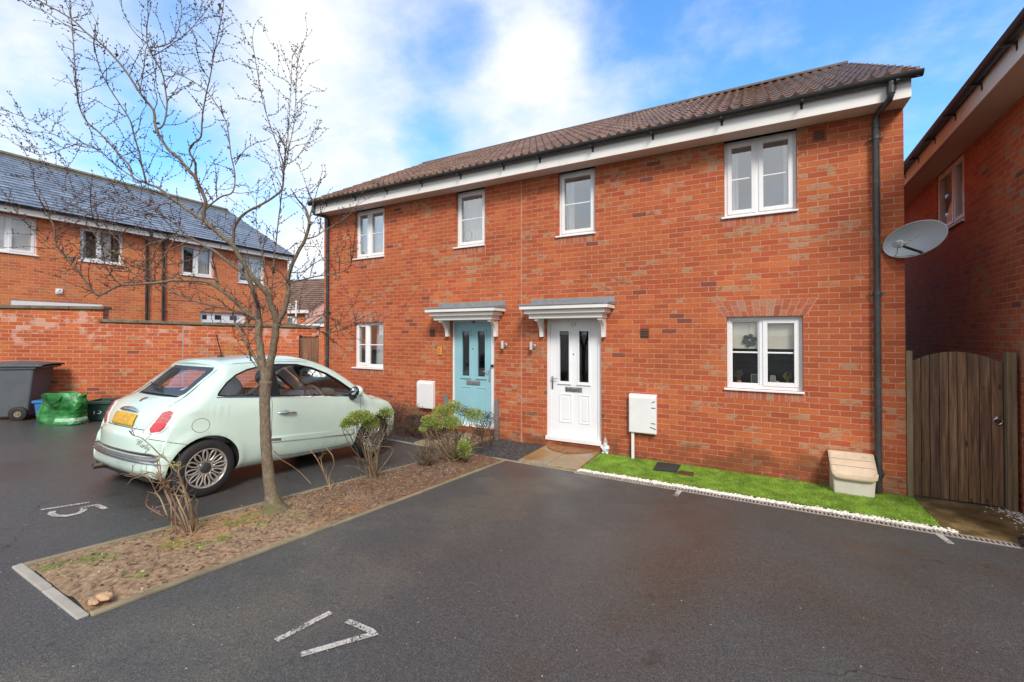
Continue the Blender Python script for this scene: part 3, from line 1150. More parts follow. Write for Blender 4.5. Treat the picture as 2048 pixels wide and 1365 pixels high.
def make_window(root, x0, x1, z0, z1, lights, y=RV, fr=.052, sash=.045, sill=True, bars=True, glass='glass', curtain=None,
                blind=None, label=None, bar_z=.5, sillx=.035, mat='upvc', room='room', roomd=.7):
    """lights: [(xa, xb, opening)] fractions of the clear width"""
    mb = MB()
    d0, d1 = y, y + .065
    mb.box(x0, x0 + fr, d0, d1, z0, z1)
    mb.box(x1 - fr, x1, d0, d1, z0, z1)
    mb.box(x0 + fr, x1 - fr, d0, d1, z1 - fr, z1)
    mb.box(x0 + fr, x1 - fr, d0, d1, z0, z0 + fr)
    cw = x1 - x0 - 2 * fr
    for (a, b_, op) in lights[:-1]:
        xm = x0 + fr + b_ * cw
        mb.box(xm - .028, xm + .028, d0, d1, z0 + fr, z1 - fr)
    win = mb.build('window', M[mat], root, bevel=.004)
    if label:
        win['label'] = label
    for k, (a, b_, op) in enumerate(lights):
        xa = x0 + fr + a * cw + (.028 if k else 0)
        xb = x0 + fr + b_ * cw - (.028 if k < len(lights) - 1 else 0)
        za, zb = z0 + fr, z1 - fr
        sb = MB()
        if op:
            o_ = .012
            xa -= o_
            xb += o_
            za -= o_
            zb += o_
            s_ = sash + o_
            ys0, ys1 = y - .012, y + .05
        else:
            s_ = .018
            ys0, ys1 = y + .014, y + .05
        sb.box(xa, xa + s_, ys0, ys1, za, zb)
        sb.box(xb - s_, xb, ys0, ys1, za, zb)
        sb.box(xa + s_, xb - s_, ys0, ys1, zb - s_, zb)
        sb.box(xa + s_, xb - s_, ys0, ys1, za, za + s_)
        if bars:
            zm = za + (zb - za) * bar_z
            sb.box(xa + s_, xb - s_, y + .020, y + .034, zm - .011, zm + .011)
        sb.build('sash', M[mat], win, bevel=.004)
        gb = MB()
        gb.box(xa + s_ - .004, xb - s_ + .004, y + .024, y + .030, za + s_ - .004, zb - s_ + .004)
        gb.build('pane', M[glass], win)
    if sill:
        sb = MB()
        sb.hexa([(x0 - sillx, -.035, z0 - .032), (x1 + sillx * .3, -.035, z0 - .032), (x1 + sillx * .3, y + .02, z0 - .032), (x0 - sillx, y + .02, z0 - .032)],
                [(x0 - sillx, -.035, z0 - .006), (x1 + sillx * .3, -.035, z0 - .006), (x1 + sillx * .3, y + .02, z0 + .004), (x0 - sillx, y + .02, z0 + .004)])
        sb.build('sill', M[mat], win, bevel=.004)
    if curtain:
        for (ca, cb_, lean) in curtain:
            cb = MB()
            make_curtain(cb, x0 + (x1 - x0) * ca, x0 + (x1 - x0) * cb_, z0, z1 - .03, y + .16, lean=lean)
            cb.build('curtain', M['curtain'], win, smooth=True, sharp=180)
    if blind:
        bb = MB()
        bo = .045 if blind[1] == 'curtain' else .080
        bb.box(x0 + .03, x1 - .03, y + bo, y + bo + .004, z0 + (z1 - z0) * blind[0], z1 - .01)
        bb.build('blind', M[blind[1]], win)
    # the room seen through the panes
    rb = MB()
    e = .02
    ya, yb = y + .066, y + roomd
    rb.quad((x0 - e, yb, z0 - e), (x1 + e, yb, z0 - e), (x1 + e, yb, z1), (x0 - e, yb, z1))
    rb.quad((x0 - e, ya, z0 - e), (x0 - e, yb, z0 - e), (x0 - e, yb, z1), (x0 - e, ya, z1))
    rb.quad((x1 + e, ya, z0 - e), (x1 + e, ya, z1), (x1 + e, yb, z1), (x1 + e, yb, z0 - e))
    rb.quad((x0 - e, ya, z1), (x0 - e, yb, z1), (x1 + e, yb, z1), (x1 + e, ya, z1))
    rb.quad((x0 - e, ya, z0 - e), (x1 + e, ya, z0 - e), (x1 + e, yb, z0 - e), (x0 - e, yb, z0 - e))
    rb.build('room', M[room], win)
    return win


def fX(px, py=700, Y=0.):
    return onY(px, py, Y).x


def fZ(px, py, Y=0.):
    return onY(px, py, Y).z


XL = onY(648, 600).x
XP = onY(1043, 700).x
XR = onY(1810, 600).x
SOF = (fZ(1815, 193.3, -.32) + fZ(1200, 314.5, -.32)) / 2      # soffit height
EAVE = Vector((0, -.41, SOF + .235))
RIDGE = Vector((0, 3.62, 7.22))


def tile_mat():
    mt, g, b = new_mat('brown_roof_tile')
    co = g.n('ShaderNodeTexCoord').outputs['Object']
    x, y, z = g.xyz(co)
    n = g.noise(co, 9., 5, .65)
    wn = g.n('ShaderNodeTexWhiteNoise', noise_dimensions='2D')
    g.set(wn.inputs['Vector'], g.comb(g.m('FLOOR', g.m('DIVIDE', x, .30)), g.m('FLOOR', g.m('DIVIDE', y, .298)), 0.))
    c = g.ramp(wn.outputs[0], [(0, (.13, .072, .044)), (.5, (.18, .10, .062)), (1, (.235, .138, .09))])
    c = g.mix(1., c, g.ramp(n, [(.3, .62), (.7, 1.3)]), 'MULTIPLY')
    li = g.step(g.noise(co, 34., 4, .7), .62, .72, 0., .45)
    c = g.mix(li, c, (.17, .155, .11))
    g.set(b.inputs['Base Color'], c)
    g.set(b.inputs['Roughness'], g.step(n, .3, .7, .42, .62))
    b.inputs['Specular IOR Level'].default_value = .42
    g.set(b.inputs['Normal'], g.bump(g.noise(co, 120., 4), .25, .004))
    return mt


M['tile'] = tile_mat()


def pantiles(mb, x0, x1, ey, ez, ry, rz, pitch=.15, expo=.345, amp=.046, jit=.0, roll=.56, sub_=8):
    """double-roman style tiled slope: rolls across, overlapping stepped courses"""
    sl_ = sqrt((ry - ey) ** 2 + (rz - ez) ** 2)
    dy_, dz_ = (ry - ey) / sl_, (rz - ez) / sl_
    ny_, nz_ = -dz_, dy_
    nc = int(round(sl_ / expo))
    expo = sl_ / nc
    N = int((x1 - x0) / pitch) * sub_
    rr = random.Random(2)
    for k in range(nc):
        s0, s1 = k * expo - (.03 if k else 0), (k + 1) * expo + .01
        rows = [[], [], []]
        for i in range(N + 1):
            u = i / N
            x = x0 + (x1 - x0) * u
            ph = (x / pitch) % 1.
            h = amp * (.5 + .5 * cos(2 * pi * min(1, ph / roll) + pi)) if ph < roll else 0.
            for row, s, lift in ((0, s0, -.006), (1, s0, .022), (2, s1, .004)):
                hh = h + lift if row else h * .6 - .01
                rows[row].append((x, ey + dy_ * s + ny_ * hh * (1 if dy_ > 0 else -1) * (1 if True else 1), ez + dz_ * s + abs(nz_) * hh))
        mb.grid(rows)


M['ridge'] = simple('ridge_tile', (.10, .075, .055), .7, var=.3, scale=8, dirt=((.17, .15, .09), .5))


def semi(root, x0, x1, holes, label_end=None):
    zb = -.25
    mb = MB()
    wall_holes(mb, x0, x1, zb, SOF + .02, holes, RV + .07)
    # side, rear and gable walls
    yb = 7.6
    for x in (x0, x1):
        ends = (x == x0 and x0 < XP - 1) or (x == x1 and x1 > XP + 1)
        if ends:
            mb.quad((x, 0, zb), (x, yb, zb), (x, yb, SOF + .02), (x, 0, SOF + .02))
            mb.quad((x, 0, SOF + .02), (x, yb, SOF + .02), (x, RIDGE.y, RIDGE.z - .10))
    mb.quad((x0, yb, zb), (x1, yb, zb), (x1, yb, SOF), (x0, yb, SOF))
    mb.build('wall', M['brick'], root)


GFZ0, GFZ1 = fZ(1530, 779.5), fZ(1530, 633)
W5 = (fX(1453.5), fX(1606.5), GFZ0, GFZ1)
W1 = (fX(1448, 360), fX(1594, 340), fZ(1521, 431) + .03, SOF)
W2 = (fX(1118, 410, .05), fX(1190, 410), fZ(1152, 472) + .03, SOF)
W3 = (fX(914, 430, .05), fX(969.5, 430), fZ(940, 495) + .03, SOF)
W4 = (fX(713, 470, .05), fX(768.5, 470), fZ(738, 517.5) + .03, SOF)
W6 = (fX(711, 690, .05), fX(766.5, 690), fZ(738, 735.5) + .0, fZ(738, 645))
zmean = (W1[2] + W2[2] + W3[2] + W4[2]) / 4
D17 = (fX(1091), fX(1202.5), fZ(1146, 882) + .0, fZ(1146, 636))
D16 = (fX(901.5), fX(988.5), fZ(945, 851), fZ(945, 637))

house_b = thing('semi_detached_house', ((XL + XP) / 2, 0, 0), 'left half of the red brick pair, with the pale blue front door', 'house', group='semi-detached pair')
house_w = thing('semi_detached_house', ((XP + XR) / 2, 0, 0), 'right half of the red brick pair, with the white front door', 'house', group='semi-detached pair')
semi(house_b, XL, XP, [W3, W4, W6, D16])
semi(house_w, XP, XR, [W1, W2, W5, D17])

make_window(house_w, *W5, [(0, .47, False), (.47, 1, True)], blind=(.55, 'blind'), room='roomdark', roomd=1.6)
make_window(house_w, *W1, [(0, .47, True), (.47, 1, True)], glass='glass_up', curtain=[(.05, .2, .0), (.84, .96, 0.)], roomd=2.2)
make_window(house_w, *W2, [(0, 1, True)], glass='glass_up', curtain=[(.08, .32, -.06)], roomd=2.)
make_window(house_b, *W3, [(0, 1, True)], glass='glass_up', curtain=[(.06, .96, 0.)], roomd=1.)
make_window(house_b, *W4, [(0, .44, True), (.44, 1, True)], glass='glass_up', curtain=[(.06, .96, 0.)], roomd=1.)
make_window(house_b, *W6, [(0, .40, True), (.40, 1, False)], curtain=[(.5, .98, 0.)], roomd=1., bar_z=.5)

# cut-brick heads and sill courses
mb = MB()
soldiers(mb, W5[0] - .03, W5[1] + .03, W5[3] + .004, W5[3] + .228, splay=.13)
mb.build('brick_arch', M['soldier'], house_w)
mb = MB()
mb.hexa([(W5[0] - .035, -.0015, W5[3] + .001), (W5[1] + .035, -.0015, W5[3] + .001), (W5[1] + .035, .02, W5[3] + .001), (W5[0] - .035, .02, W5[3] + .001)],
        [(W5[0] - .17, -.0015, W5[3] + .234), (W5[1] + .17, -.0015, W5[3] + .234), (W5[1] + .17, .02, W5[3] + .234), (W5[0] - .17, .02, W5[3] + .234)])
mb.build('mortar_bed', M['mortar'], house_w)
for w_ in (W5, W1, W2):
    mb = MB()
    mb.box(w_[0] - .02, w_[1] + .02, -.0015, .02, w_[2] - .150, w_[2] - .033)
    mo = mb.build('mortar_bed', M['mortar'], house_w)
    mb = MB()
    soldiers(mb, w_[0] - .015, w_[1] + .015, w_[2] - .148, w_[2] - .034, split=False)
    mb.build('brick_sill_course', M['soldier'], mo)
mb = MB()
soldiers(mb, W6[0] - .03, W6[1] + .03, W6[3] + .004, W6[3] + .228, splay=.13)
mb.build('brick_arch', M['soldier'], house_b)
mb = MB()
mb.hexa([(W6[0] - .035, -.0015, W6[3] + .001), (W6[1] + .035, -.0015, W6[3] + .001), (W6[1] + .035, .02, W6[3] + .001), (W6[0] - .035, .02, W6[3] + .001)],
        [(W6[0] - .17, -.0015, W6[3] + .234), (W6[1] + .17, -.0015, W6[3] + .234), (W6[1] + .17, .02, W6[3] + .234), (W6[0] - .17, .02, W6[3] + .234)])
mb.build('mortar_bed', M['mortar'], house_b)
for w_ in (W6, W3, W4):
    mb = MB()
    mb.box(w_[0] - .02, w_[1] + .02, -.0015, .02, w_[2] - .150, w_[2] - .033)
    mo = mb.build('mortar_bed', M['mortar'], house_b)
    mb = MB()
    soldiers(mb, w_[0] - .015, w_[1] + .015, w_[2] - .148, w_[2] - .034, split=False)
    mb.build('brick_sill_course', M['soldier'], mo)

# movement joint stain along the party line
mb = MB()
mb.box(XP - .012, XP + .012, -.004, .01, -.1, SOF)
mb.build('movement_joint', simple('joint_sealant', (.47, .22, .15), .85, var=.25, scale=10), house_w)

# roof, fascia, soffit, gutter for each half
RX0, RX1 = XL - .02, XR + .0
for (root, xa, xb, endl, endr) in ((house_b, RX0, XP, True, False), (house_w, XP, RX1 + .02, False, True)):
    mb = MB()
    pantiles(mb, xa, xb, EAVE.y, EAVE.z, RIDGE.y, RIDGE.z)
    # rear slope, plain
    mb.quad((xa, RIDGE.y, RIDGE.z), (xb, RIDGE.y, RIDGE.z), (xb, 7.9, SOF + .24), (xa, 7.9, SOF + .24))
    roof = mb.build('roof', M['tile'], root, smooth=True, sharp=40)
    mb = MB()
    n = int((xb - xa) / .45)
    for k in range(n):
        a, b_ = xa + (xb - xa) * k / n, xa + (xb - xa) * (k + 1) / n - .008
        pts = [(cos(t) * .11, sin(t) * .085) for t in [pi * j / 8 for j in range(9)]]
        mb.prism(pts, lambda p, a=a: (a, RIDGE.y + p[0], RIDGE.z - .01 + p[1]), lambda p, b_=b_: (b_, RIDGE.y + p[0], RIDGE.z - .01 + p[1]))
    mb.build('ridge', M['ridge'], roof, smooth=True, sharp=50)
    fa = xa + (.05 if endl else 0)
    fb = xb - (.02 if endr else 0)
    mb = MB()
    mb.box(fa, fb, -.32, -.30, SOF - .012, SOF + .20)
    mb.build('fascia', M['fascia'], root, bevel=.003)
    mb = MB()
    mb.box(fa, fb, -.299, RV + .07, SOF, SOF + .012)
    mb.build('soffit', M['soffit'], root)
    if endl or endr:
        # barge / box end and verge
        x = fb if endr else fa
        s = 1 if endr else -1
        mb = MB()
        mb.prism([(-.298, SOF - .012), (-.005, SOF - .012), (-.005, SOF + .30), (-.298, SOF + .19)],
                 lambda p: (x - s * .018, p[0], p[1]), lambda p: (x, p[0], p[1]))
        mb.build('box_end', M['fascia'], root)
        mb = MB()
        xe = xb if endr else xa
        k = 13
        for i in range(k):
            f0, f1 = i / k, (i + 1) / k
            y0_, z0_ = EAVE.y + (RIDGE.y - EAVE.y) * f0, EAVE.z + (RIDGE.z - EAVE.z) * f0
            y1_, z1_ = EAVE.y + (RIDGE.y - EAVE.y) * f1, EAVE.z + (RIDGE.z - EAVE.z) * f1
            x0_, x1_ = (xe, xe + s * .035)
            lo_, hi_ = min(x0_, x1_), max(x0_, x1_)
            mb.hexa([(lo_, y0_, z0_ - .06), (hi_, y0_, z0_ - .06), (hi_, y1_, z1_ - .06), (lo_, y1_, z1_ - .06)],
                    [(lo_, y0_, z0_ + .05), (hi_, y0_, z0_ + .05), (hi_, y1_ + .01, z1_ + .028), (lo_, y1_ + .01, z1_ + .028)])
        mb.build('verge', M['tile'], roof)
    # half-round gutter: open trough with thickness
    mb = MB()
    prof = [(cos(t) * .058, sin(t) * .062) for t in [pi + pi * j / 10 for j in range(11)]]
    prof += [(p[0] * .9, p[1] * .9) for p in reversed(prof)]
    ga, gb = fa - (.06 if endl else 0), fb + (.085 if endr else 0)
    mb.prism(prof, lambda p: (ga, -.385 + p[0], SOF + .235 + p[1]), lambda p: (gb, -.385 + p[0], SOF + .235 + p[1]))
    gut = mb.build('gutter', M['gutter'], root, smooth=True, sharp=50)
    mb = MB()
    x = ga + .5
    while x < gb - .1:
        mb = MB()
        mb.box(x, x + .03, -.45, -.318, SOF + .158, SOF + .172)
        mb.box(x, x + .03, -.325, -.318, SOF + .10, SOF + .158)
        mb.build('bracket', M['gutter'], gut)
        x += .92

# downpipes
def downpipe(root, x, yoff, top, swan=None, z0=0., clips=(), name='downpipe'):
    mb = MB()
    if swan:
        pts = [swan, (swan[0], swan[1], swan[2] - .16), (swan[0] - .01, swan[1] + .03, swan[2] - .20), (x + .01, yoff - .03, top + .06), (x, yoff, top), (x, yoff, z0)]
    else:
        pts = [(x, yoff, top), (x, yoff, z0)]
    mb.tube(pts, .034, 14)
    dp = mb.build(name, M['pipe'], root, smooth=True, sharp=60)
    for z in clips:
        mb = MB()
        mb.tube([(x, yoff, z - .02), (x, yoff, z + .02)], .041, 14)
        mb.box(x - .075, x + .075, yoff + .005, yoff + .03, z - .012, z + .012)
        mb.build('clip', M['pipe'], dp, smooth=True, sharp=50)
    if swan:
        for a, b_ in (((swan[0], swan[1], swan[2] - .06), (swan[0], swan[1], swan[2] - .15)), ((x, yoff, top - .10), (x, yoff, top))):
            mb = MB()
            mb.tube([a, b_], .041, 14)
            mb.build('collar', M['pipe'], dp, smooth=True, sharp=50)
    return dp


xd = onY(1755, 600, -.06).x
zt = fZ(1754, 240, -.06)
downpipe(house_w, xd, -.055, zt, swan=(onY(1782, 180, -.385).x, -.385, SOF + .19), z0=gz(xd, -.05),
         clips=(fZ(1756, 276, -.05), fZ(1756, 587, -.05)))
mb = MB()
zz = fZ(1763, 948, -.06)
mb.tube([(xd, -.055, zz - .05), (xd, -.055, zz + .05)], .044, 14)
mb.tube([(xd, -.055, zz), (xd + .05, -.075, zz)], .026, 12)
mb.build('access_cap', M['pipe'], house_w, smooth=True, sharp=50)
xd2 = onY(654.5, 600, -.05).x
downpipe(house_b, xd2, -.05, SOF - .1, swan=(xd2 - .1, -.36, SOF + .19), z0=gz(xd2, -.05), clips=(fZ(655, 624, -.05), 1.0))

# vents
def vent(root, px, py, w, h, mat, slats=0):
    c = onY(px, py)
    mb = MB()
    mb.box(c.x - w / 2, c.x + w / 2, -.012, .01, c.z - h / 2, c.z + h / 2)
    v = mb.build('air_vent', M[mat], root, bevel=.003)
    mb = MB()
    mb.box(c.x - w * .40, c.x + w * .40, -.0135, -.011, c.z - h * .40, c.z + h * .40)
    mb.build('slot_shade', M['drain_dark'], v)
    mb = MB()
    k = slats or 4
    for i in range(k):
        z = c.z - h * .38 + h * .76 * (i + .5) / k
        mb.hexa([(c.x - w * .40, -.020, z - .006), (c.x + w * .40, -.020, z - .006), (c.x + w * .40, -.0137, z - .001), (c.x - w * .40, -.0137, z - .001)],
                [(c.x - w * .40, -.020, z - .001), (c.x + w * .40, -.020, z - .001), (c.x + w * .40, -.0137, z + .007), (c.x - w * .40, -.0137, z + .007)])
    mb.build('louvre', M[mat], v)


vent(house_w, 1638, 271, .145, .145, 'terracotta', 5)
vent(house_w, 1289.5, 667, .135, .145, 'brownvent')
vent(house_b, 865, 666, .135, .15, 'brownvent')
# air brick recess is a flat near-black plate: slot shade put into colour


def door(root, D, leaf, gl, gy, lp, panels, py_, hand, mat, glassm):
    x0, x1, z0, z1 = D
    y = RV
    mb = MB()
    l0, l1 = fX(leaf[0], 720, y), fX(leaf[1], 720, y)
    mb.box(x0, l0, y - .01, y + .06, z0, z1)
    mb.box(l1, x1, y - .01, y + .06, z0, z1)
    mb.box(l0, l1, y - .01, y + .06, z1 - .07, z1)
    mb.build('door_frame', M['upvc'], root, bevel=.004)
    mb = MB()
    mb.box(x0 - .0, x1, -.02, y + .06, z0 - .03, z0 + .035)
    mb.build('threshold', M['upvc'], root, bevel=.006)
    mb = MB()
    gx = [(fX(a, 720, y), fX(b_, 720, y)) for a, b_ in gl]
    gz0, gz1 = fZ((gl[0][0] + gl[1][1]) / 2, gy[1], y), fZ((gl[0][0] + gl[1][1]) / 2, gy[0], y)
    lz0, lz1 = z0 + .038, z1 - .072
    # leaf made of rails and stiles round the two glazed openings
    mb.box(l0 + .004, l1 - .004, y + .01, y + .05, lz0, gz0)
    mb.box(l0 + .004, l1 - .004, y + .01, y + .05, gz1, lz1)
    for (a, b_) in ((l0 + .004, gx[0][0]), (gx[0][1], gx[1][0]), (gx[1][1], l1 - .004)):
        mb.box(a, b_, y + .01, y + .05, gz0, gz1)
    dl = mb.build('door', M[mat], root, bevel=.002)
    mb = MB()
    for (a, b_) in gx:
        for (p_, q_, r_, s_) in ((a - .03, a, gz0 - .03, gz1 + .03), (b_, b_ + .03, gz0 - .03, gz1 + .03), (a, b_, gz1, gz1 + .03), (a, b_, gz0 - .03, gz0)):
            mb.box(p_, q_, y - .004, y + .012, r_, s_)
        mb.box(a - .04, b_ + .04, y - .012, y + .011, gz0 - .05, gz0 - .03)
    pz = [fZ((gl[0][0] + gl[1][1]) / 2, q, y) for q in py_]
    for (a, b_) in panels:
        a, b_ = fX(a, 800, y), fX(b_, 800, y)
        z_0, z_1 = pz[1], pz[0]
        for (p_, q_, r_, s_) in ((a, a + .022, z_0, z_1), (b_ - .022, b_, z_0, z_1), (a + .022, b_ - .022, z_1 - .022, z_1), (a + .022, b_ - .022, z_0, z_0 + .022)):
            mb.box(p_, q_, y + .001, y + .012, r_, s_)
        mb.box(a + .05, b_ - .05, y + .004, y + .012, z_0 + .05, z_1 - .05)
    mb.build('moulding', M[mat], dl, bevel=.003)
    mb = MB()
    for (a, b_) in gx:
        mb.box(a - .003, b_ + .003, y + .026, y + .034, gz0 - .003, gz1 + .003)
    mb.build('pane', M[glassm], dl)
    mb = MB()
    a, b_ = fX(lp[0], 775, y), fX(lp[1], 775, y)
    z_1, z_0 = fZ((lp[0] + lp[1]) / 2, lp[2], y), fZ((lp[0] + lp[1]) / 2, lp[3], y)
    mb.box(a, b_, y - .006, y + .012, z_0, z_1)
    mb.box(a + .02, b_ - .02, y - .014, y - .004, z_0 + .014, z_1 - .014)
    mb.build('letterplate', M['chrome'], dl, bevel=.003)
    hx = l0 + .045 if hand < 0 else l1 - .045
    hz = z0 + 1.0
    mb = MB()
    mb.box(hx - .014, hx + .014, y - .004, y + .012, hz - .16, hz + .06)
    mb.tube([(hx, y, hz + .03), (hx, y - .045, hz + .03), (hx - hand * .02, y - .05, hz + .03), (hx - hand * .11, y - .05, hz + .03)], .009, 8)
    mb.build('handle', M['chrome'], dl, smooth=True, bevel=0)
    mb = MB()
    mb.tube([((l0 + l1) / 2, y + .012, z0 + 1.45), ((l0 + l1) / 2, y + .002, z0 + 1.45)], .011, 10)
    mb.build('spyhole', M['darkplastic'], dl)
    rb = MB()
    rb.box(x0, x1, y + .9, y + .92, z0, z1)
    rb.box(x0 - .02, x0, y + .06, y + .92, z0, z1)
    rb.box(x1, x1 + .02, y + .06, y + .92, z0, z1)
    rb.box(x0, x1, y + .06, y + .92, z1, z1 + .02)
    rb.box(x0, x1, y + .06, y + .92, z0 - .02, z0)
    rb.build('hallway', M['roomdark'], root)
    return dl


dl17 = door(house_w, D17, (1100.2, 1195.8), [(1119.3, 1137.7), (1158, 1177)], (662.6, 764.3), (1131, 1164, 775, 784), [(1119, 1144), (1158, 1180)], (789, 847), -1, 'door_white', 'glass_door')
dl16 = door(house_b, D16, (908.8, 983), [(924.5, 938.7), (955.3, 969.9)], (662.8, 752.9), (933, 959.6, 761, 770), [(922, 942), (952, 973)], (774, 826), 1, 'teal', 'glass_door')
M['brass'] = simple('brass_numeral', (.42, .33, .14), .35, .9, var=.1)
c17 = onY(1146.5, 651, RV)
mb = text_mesh('17', .105, .003, 0, Matrix.Translation((c17.x, RV + .006, c17.z)) @ Matrix.Rotation(pi / 2, 4, 'X'))
mb.build('numeral', M['brass'], dl17)
# small black closer button on the blue door's frame, door sensor at its edge
mb = MB()
c_ = onY(948, 645, RV - .01)
mb.box(c_.x - .018, c_.x + .018, RV - .03, RV - .008, c_.z - .016, c_.z + .016)
mb.build('door_sensor', M['darkplastic'], house_b, bevel=.003)
mb = MB()
c_ = onY(985.5, 732, RV - .01)
mb.box(c_.x - .03, c_.x + .025, RV - .05, RV - .008, c_.z - .022, c_.z + .022)
mb.build('door_lock', M['darkplastic'], house_b, bevel=.004)


def canopy(root, D, x0, x1):
    zt_, dep = 2.455, .42
    z_ = [(2.385, 2.448, 0.), (2.315, 2.378, .06), (2.235, 2.308, .12)]
    mb = MB()
    for (a, b_, e) in z_:
        mb.box(x0 + e, x1 - e, -dep + e, -.001, a, b_)
    mb.box(x0 + .09, x1 - .09, -dep + .09, -.001, 2.300, 2.40)
    cp = mb.build('canopy', M['fascia'], root, bevel=.006)
    mb = MB()
    mb.hexa([(x0 - .012, -dep - .015, zt_ - .006), (x1 + .012, -dep - .015, zt_ - .006), (x1 + .012, -.001, zt_ - .006), (x0 - .012, -.001, zt_ - .006)],
            [(x0 - .012, -dep - .015, zt_ + .014), (x1 + .012, -dep - .015, zt_ + .014), (x1 + .012, -.001, zt_ + .055), (x0 - .012, -.001, zt_ + .055)])
    mb.box(x0 + .02, x1 - .0, -.014, -.001, zt_ + .05, zt_ + .125)
    for k in range(5):
        xx = x0 + .1 + (x1 - x0 - .2) * k / 4
        mb.ball((xx, -.016, zt_ + .09), .008, .006, .008, 8, 5)
    mb.build('lead_top', M['lead'], cp, bevel=.003)
    for bx in (D[0] - .085, D[1] + .02):
        prof = [(0, 2.235), (-.27, 2.235), (-.27, 2.20)]
        for j in range(1, 9):
            t = j / 8 * pi / 2
            prof.append((-.27 + .20 * sin(t), 2.20 - .235 * (1 - cos(t))))
        prof += [(-.07, 1.925), (0, 1.925)]
        mb = MB()
        mb.prism(prof, lambda p, bx=bx: (bx, p[0] - .001, p[1]), lambda p, bx=bx: (bx + .065, p[0] - .001, p[1]))
        mb.build('bracket', M['fascia'], cp, bevel=.004)


cx17 = (onY(1038, 612, -.42).x, onY(1229.5, 615).x)
canopy(house_w, D17, cx17[0], cx17[1])
cx16 = (onY(849, 617, -.42).x, onY(1011, 617).x)
canopy(house_b, D16, cx16[0], cx16[1])
# ================================================================== things on and beside the facade
def meter_box(pxl, pxr, pyt, pyb, post, marks, label):
    a, b_ = fX(pxl, (pyt + pyb) / 2, -.11), fX(pxr, (pyt + pyb) / 2, -.06)
    z1, z0 = fZ((pxl + pxr) / 2, pyt, -.1), fZ((pxl + pxr) / 2, pyb, -.1)
    t = thing('meter_box', ((a + b_) / 2, -.05, z0), label, 'meter box', group='white meter boxes on the facade')
    mb = MB()
    mb.hexa([(a, -.085, z0), (b_, -.085, z0), (b_, 0, z0), (a, 0, z0)], [(a, -.085, z1 - .02), (b_, -.085, z1 - .02), (b_, 0, z1), (a, 0, z1)])
    mb.build('case', M['boxwhite'], t, bevel=.008)
    mb = MB()
    mb.box(a + .012, b_ - .012, -.108, -.084, z0 + .012, z1 - .045)
    mb.build('lid', M['boxwhite'], t, bevel=.008)
    if post:
        p = onY((post[0] + post[1]) / 2, 890, -.07)
        mb = MB()
        mb.box(p.x - .021, p.x + .021, -.075, -.035, gz(p.x, -.05), z0)
        mb.build('conduit', M['boxwhite'], t, bevel=.004)
    if marks:
        for q in marks:
            P = onY(q[0], q[1], -.110)
            Q = onY(q[2], q[3], -.110)
            mb = MB()
            mb.tube([P, Q], .0055, 6)
            mb.build('hinge_strap', M['darkplastic'], t)
    return t


M['boxwhite'] = simple('white_meter_box', (.76, .75, .74), .5, var=.04, scale=3, dirt=((.5, .47, .42), .2))
meter_box(1256.4, 1313, 789.6, 868, (1262.5, 1268.3), [(1303.8, 805.5, 1310, 804), (1302.5, 816.5, 1310.8, 817.2), (1302, 847.3, 1310.5, 848.8), (1300.5, 855, 1312, 860)],
          'white meter box with black hinge straps, on a post right of the white door')
meter_box(832, 867, 762.5, 818, None, None, 'plain white meter box on the wall left of the pale blue door')

for (px, py, lb) in ((1004.3, 690, 'small steel wall light right of the pale blue door'), (1061.7, 692, 'small steel wall light left of the white door')):
    c = onY(px, py, -.10)
    t = thing('wall_light', (c.x, 0, c.z), lb, 'wall light', group='steel wall lights by the front doors')
    mb = MB()
    mb.lathe([(0, -.070), (.027, -.070), (.030, -.066), (.030, .066), (.027, .070), (0, .070)], 18, Matrix.Translation((c.x, -.095, c.z)))
    mb.build('lamp_body', simple('lamp_steel', (.72, .66, .60), .3, .55, var=.08), t, smooth=True)
    mb = MB()
    mb.lathe([(0, .0), (.045, .0), (.045, .016), (.035, .024), (0, .024)], 20, Matrix.Translation((c.x + .012, -.001, c.z - .01)) @ Matrix.Rotation(pi / 2, 4, 'X'))
    mb.tube([(c.x + .008, -.02, c.z), (c.x, -.07, c.z)], .012, 10)
    mb.build('back_plate', M['metalgrey'], t, smooth=True)

c = onY(880, 702)
t = thing('house_plaque', (c.x, 0, c.z), 'small orange wooden plaque on the wall between the vent and the blue door', 'plaque')
mb = MB()
mb.box(c.x - .055, c.x + .055, -.022, -.001, c.z - .085, c.z + .085)
M['plaque'] = simple('varnished_pine', (.60, .27, .04), .4, var=.22, scale=16)
mb.build('board', M['plaque'], t, bevel=.02)
mb = MB()
mb.tube([(c.x - .018, -.024, c.z + .03), (c.x + .012, -.024, c.z + .035), (c.x + .02, -.024, c.z + .01), (c.x - .005, -.024, c.z - .0), (c.x - .02, -.024, c.z - .03), (c.x + .018, -.024, c.z - .035)], .006, 6)
mb.build('carving', simple('dark_pine', (.33, .14, .03), .5), t, smooth=True)

for (px, top, lb) in ((891.5, 790, 'short grey metal post at the left of the blue door'), (993.5, 799, 'short grey metal post at the right of the blue door')):
    p = onY(px, 850, -.08)
    z = fZ(px, top, -.08)
    t = thing('metal_post', (p.x, -.08, gz(p.x, -.08)), lb, 'post', group='metal posts beside the blue door')
    mb = MB()
    mb.box(p.x - .033, p.x + .033, -.11, -.06, gz(p.x, -.08), z)
    mb.build('post', M['metalgrey'], t, bevel=.004)
    mb = MB()
    mb.box(p.x - .038, p.x + .038, -.115, -.055, z, z + .012)
    mb.build('cap', M['metalgrey'], t, bevel=.003)

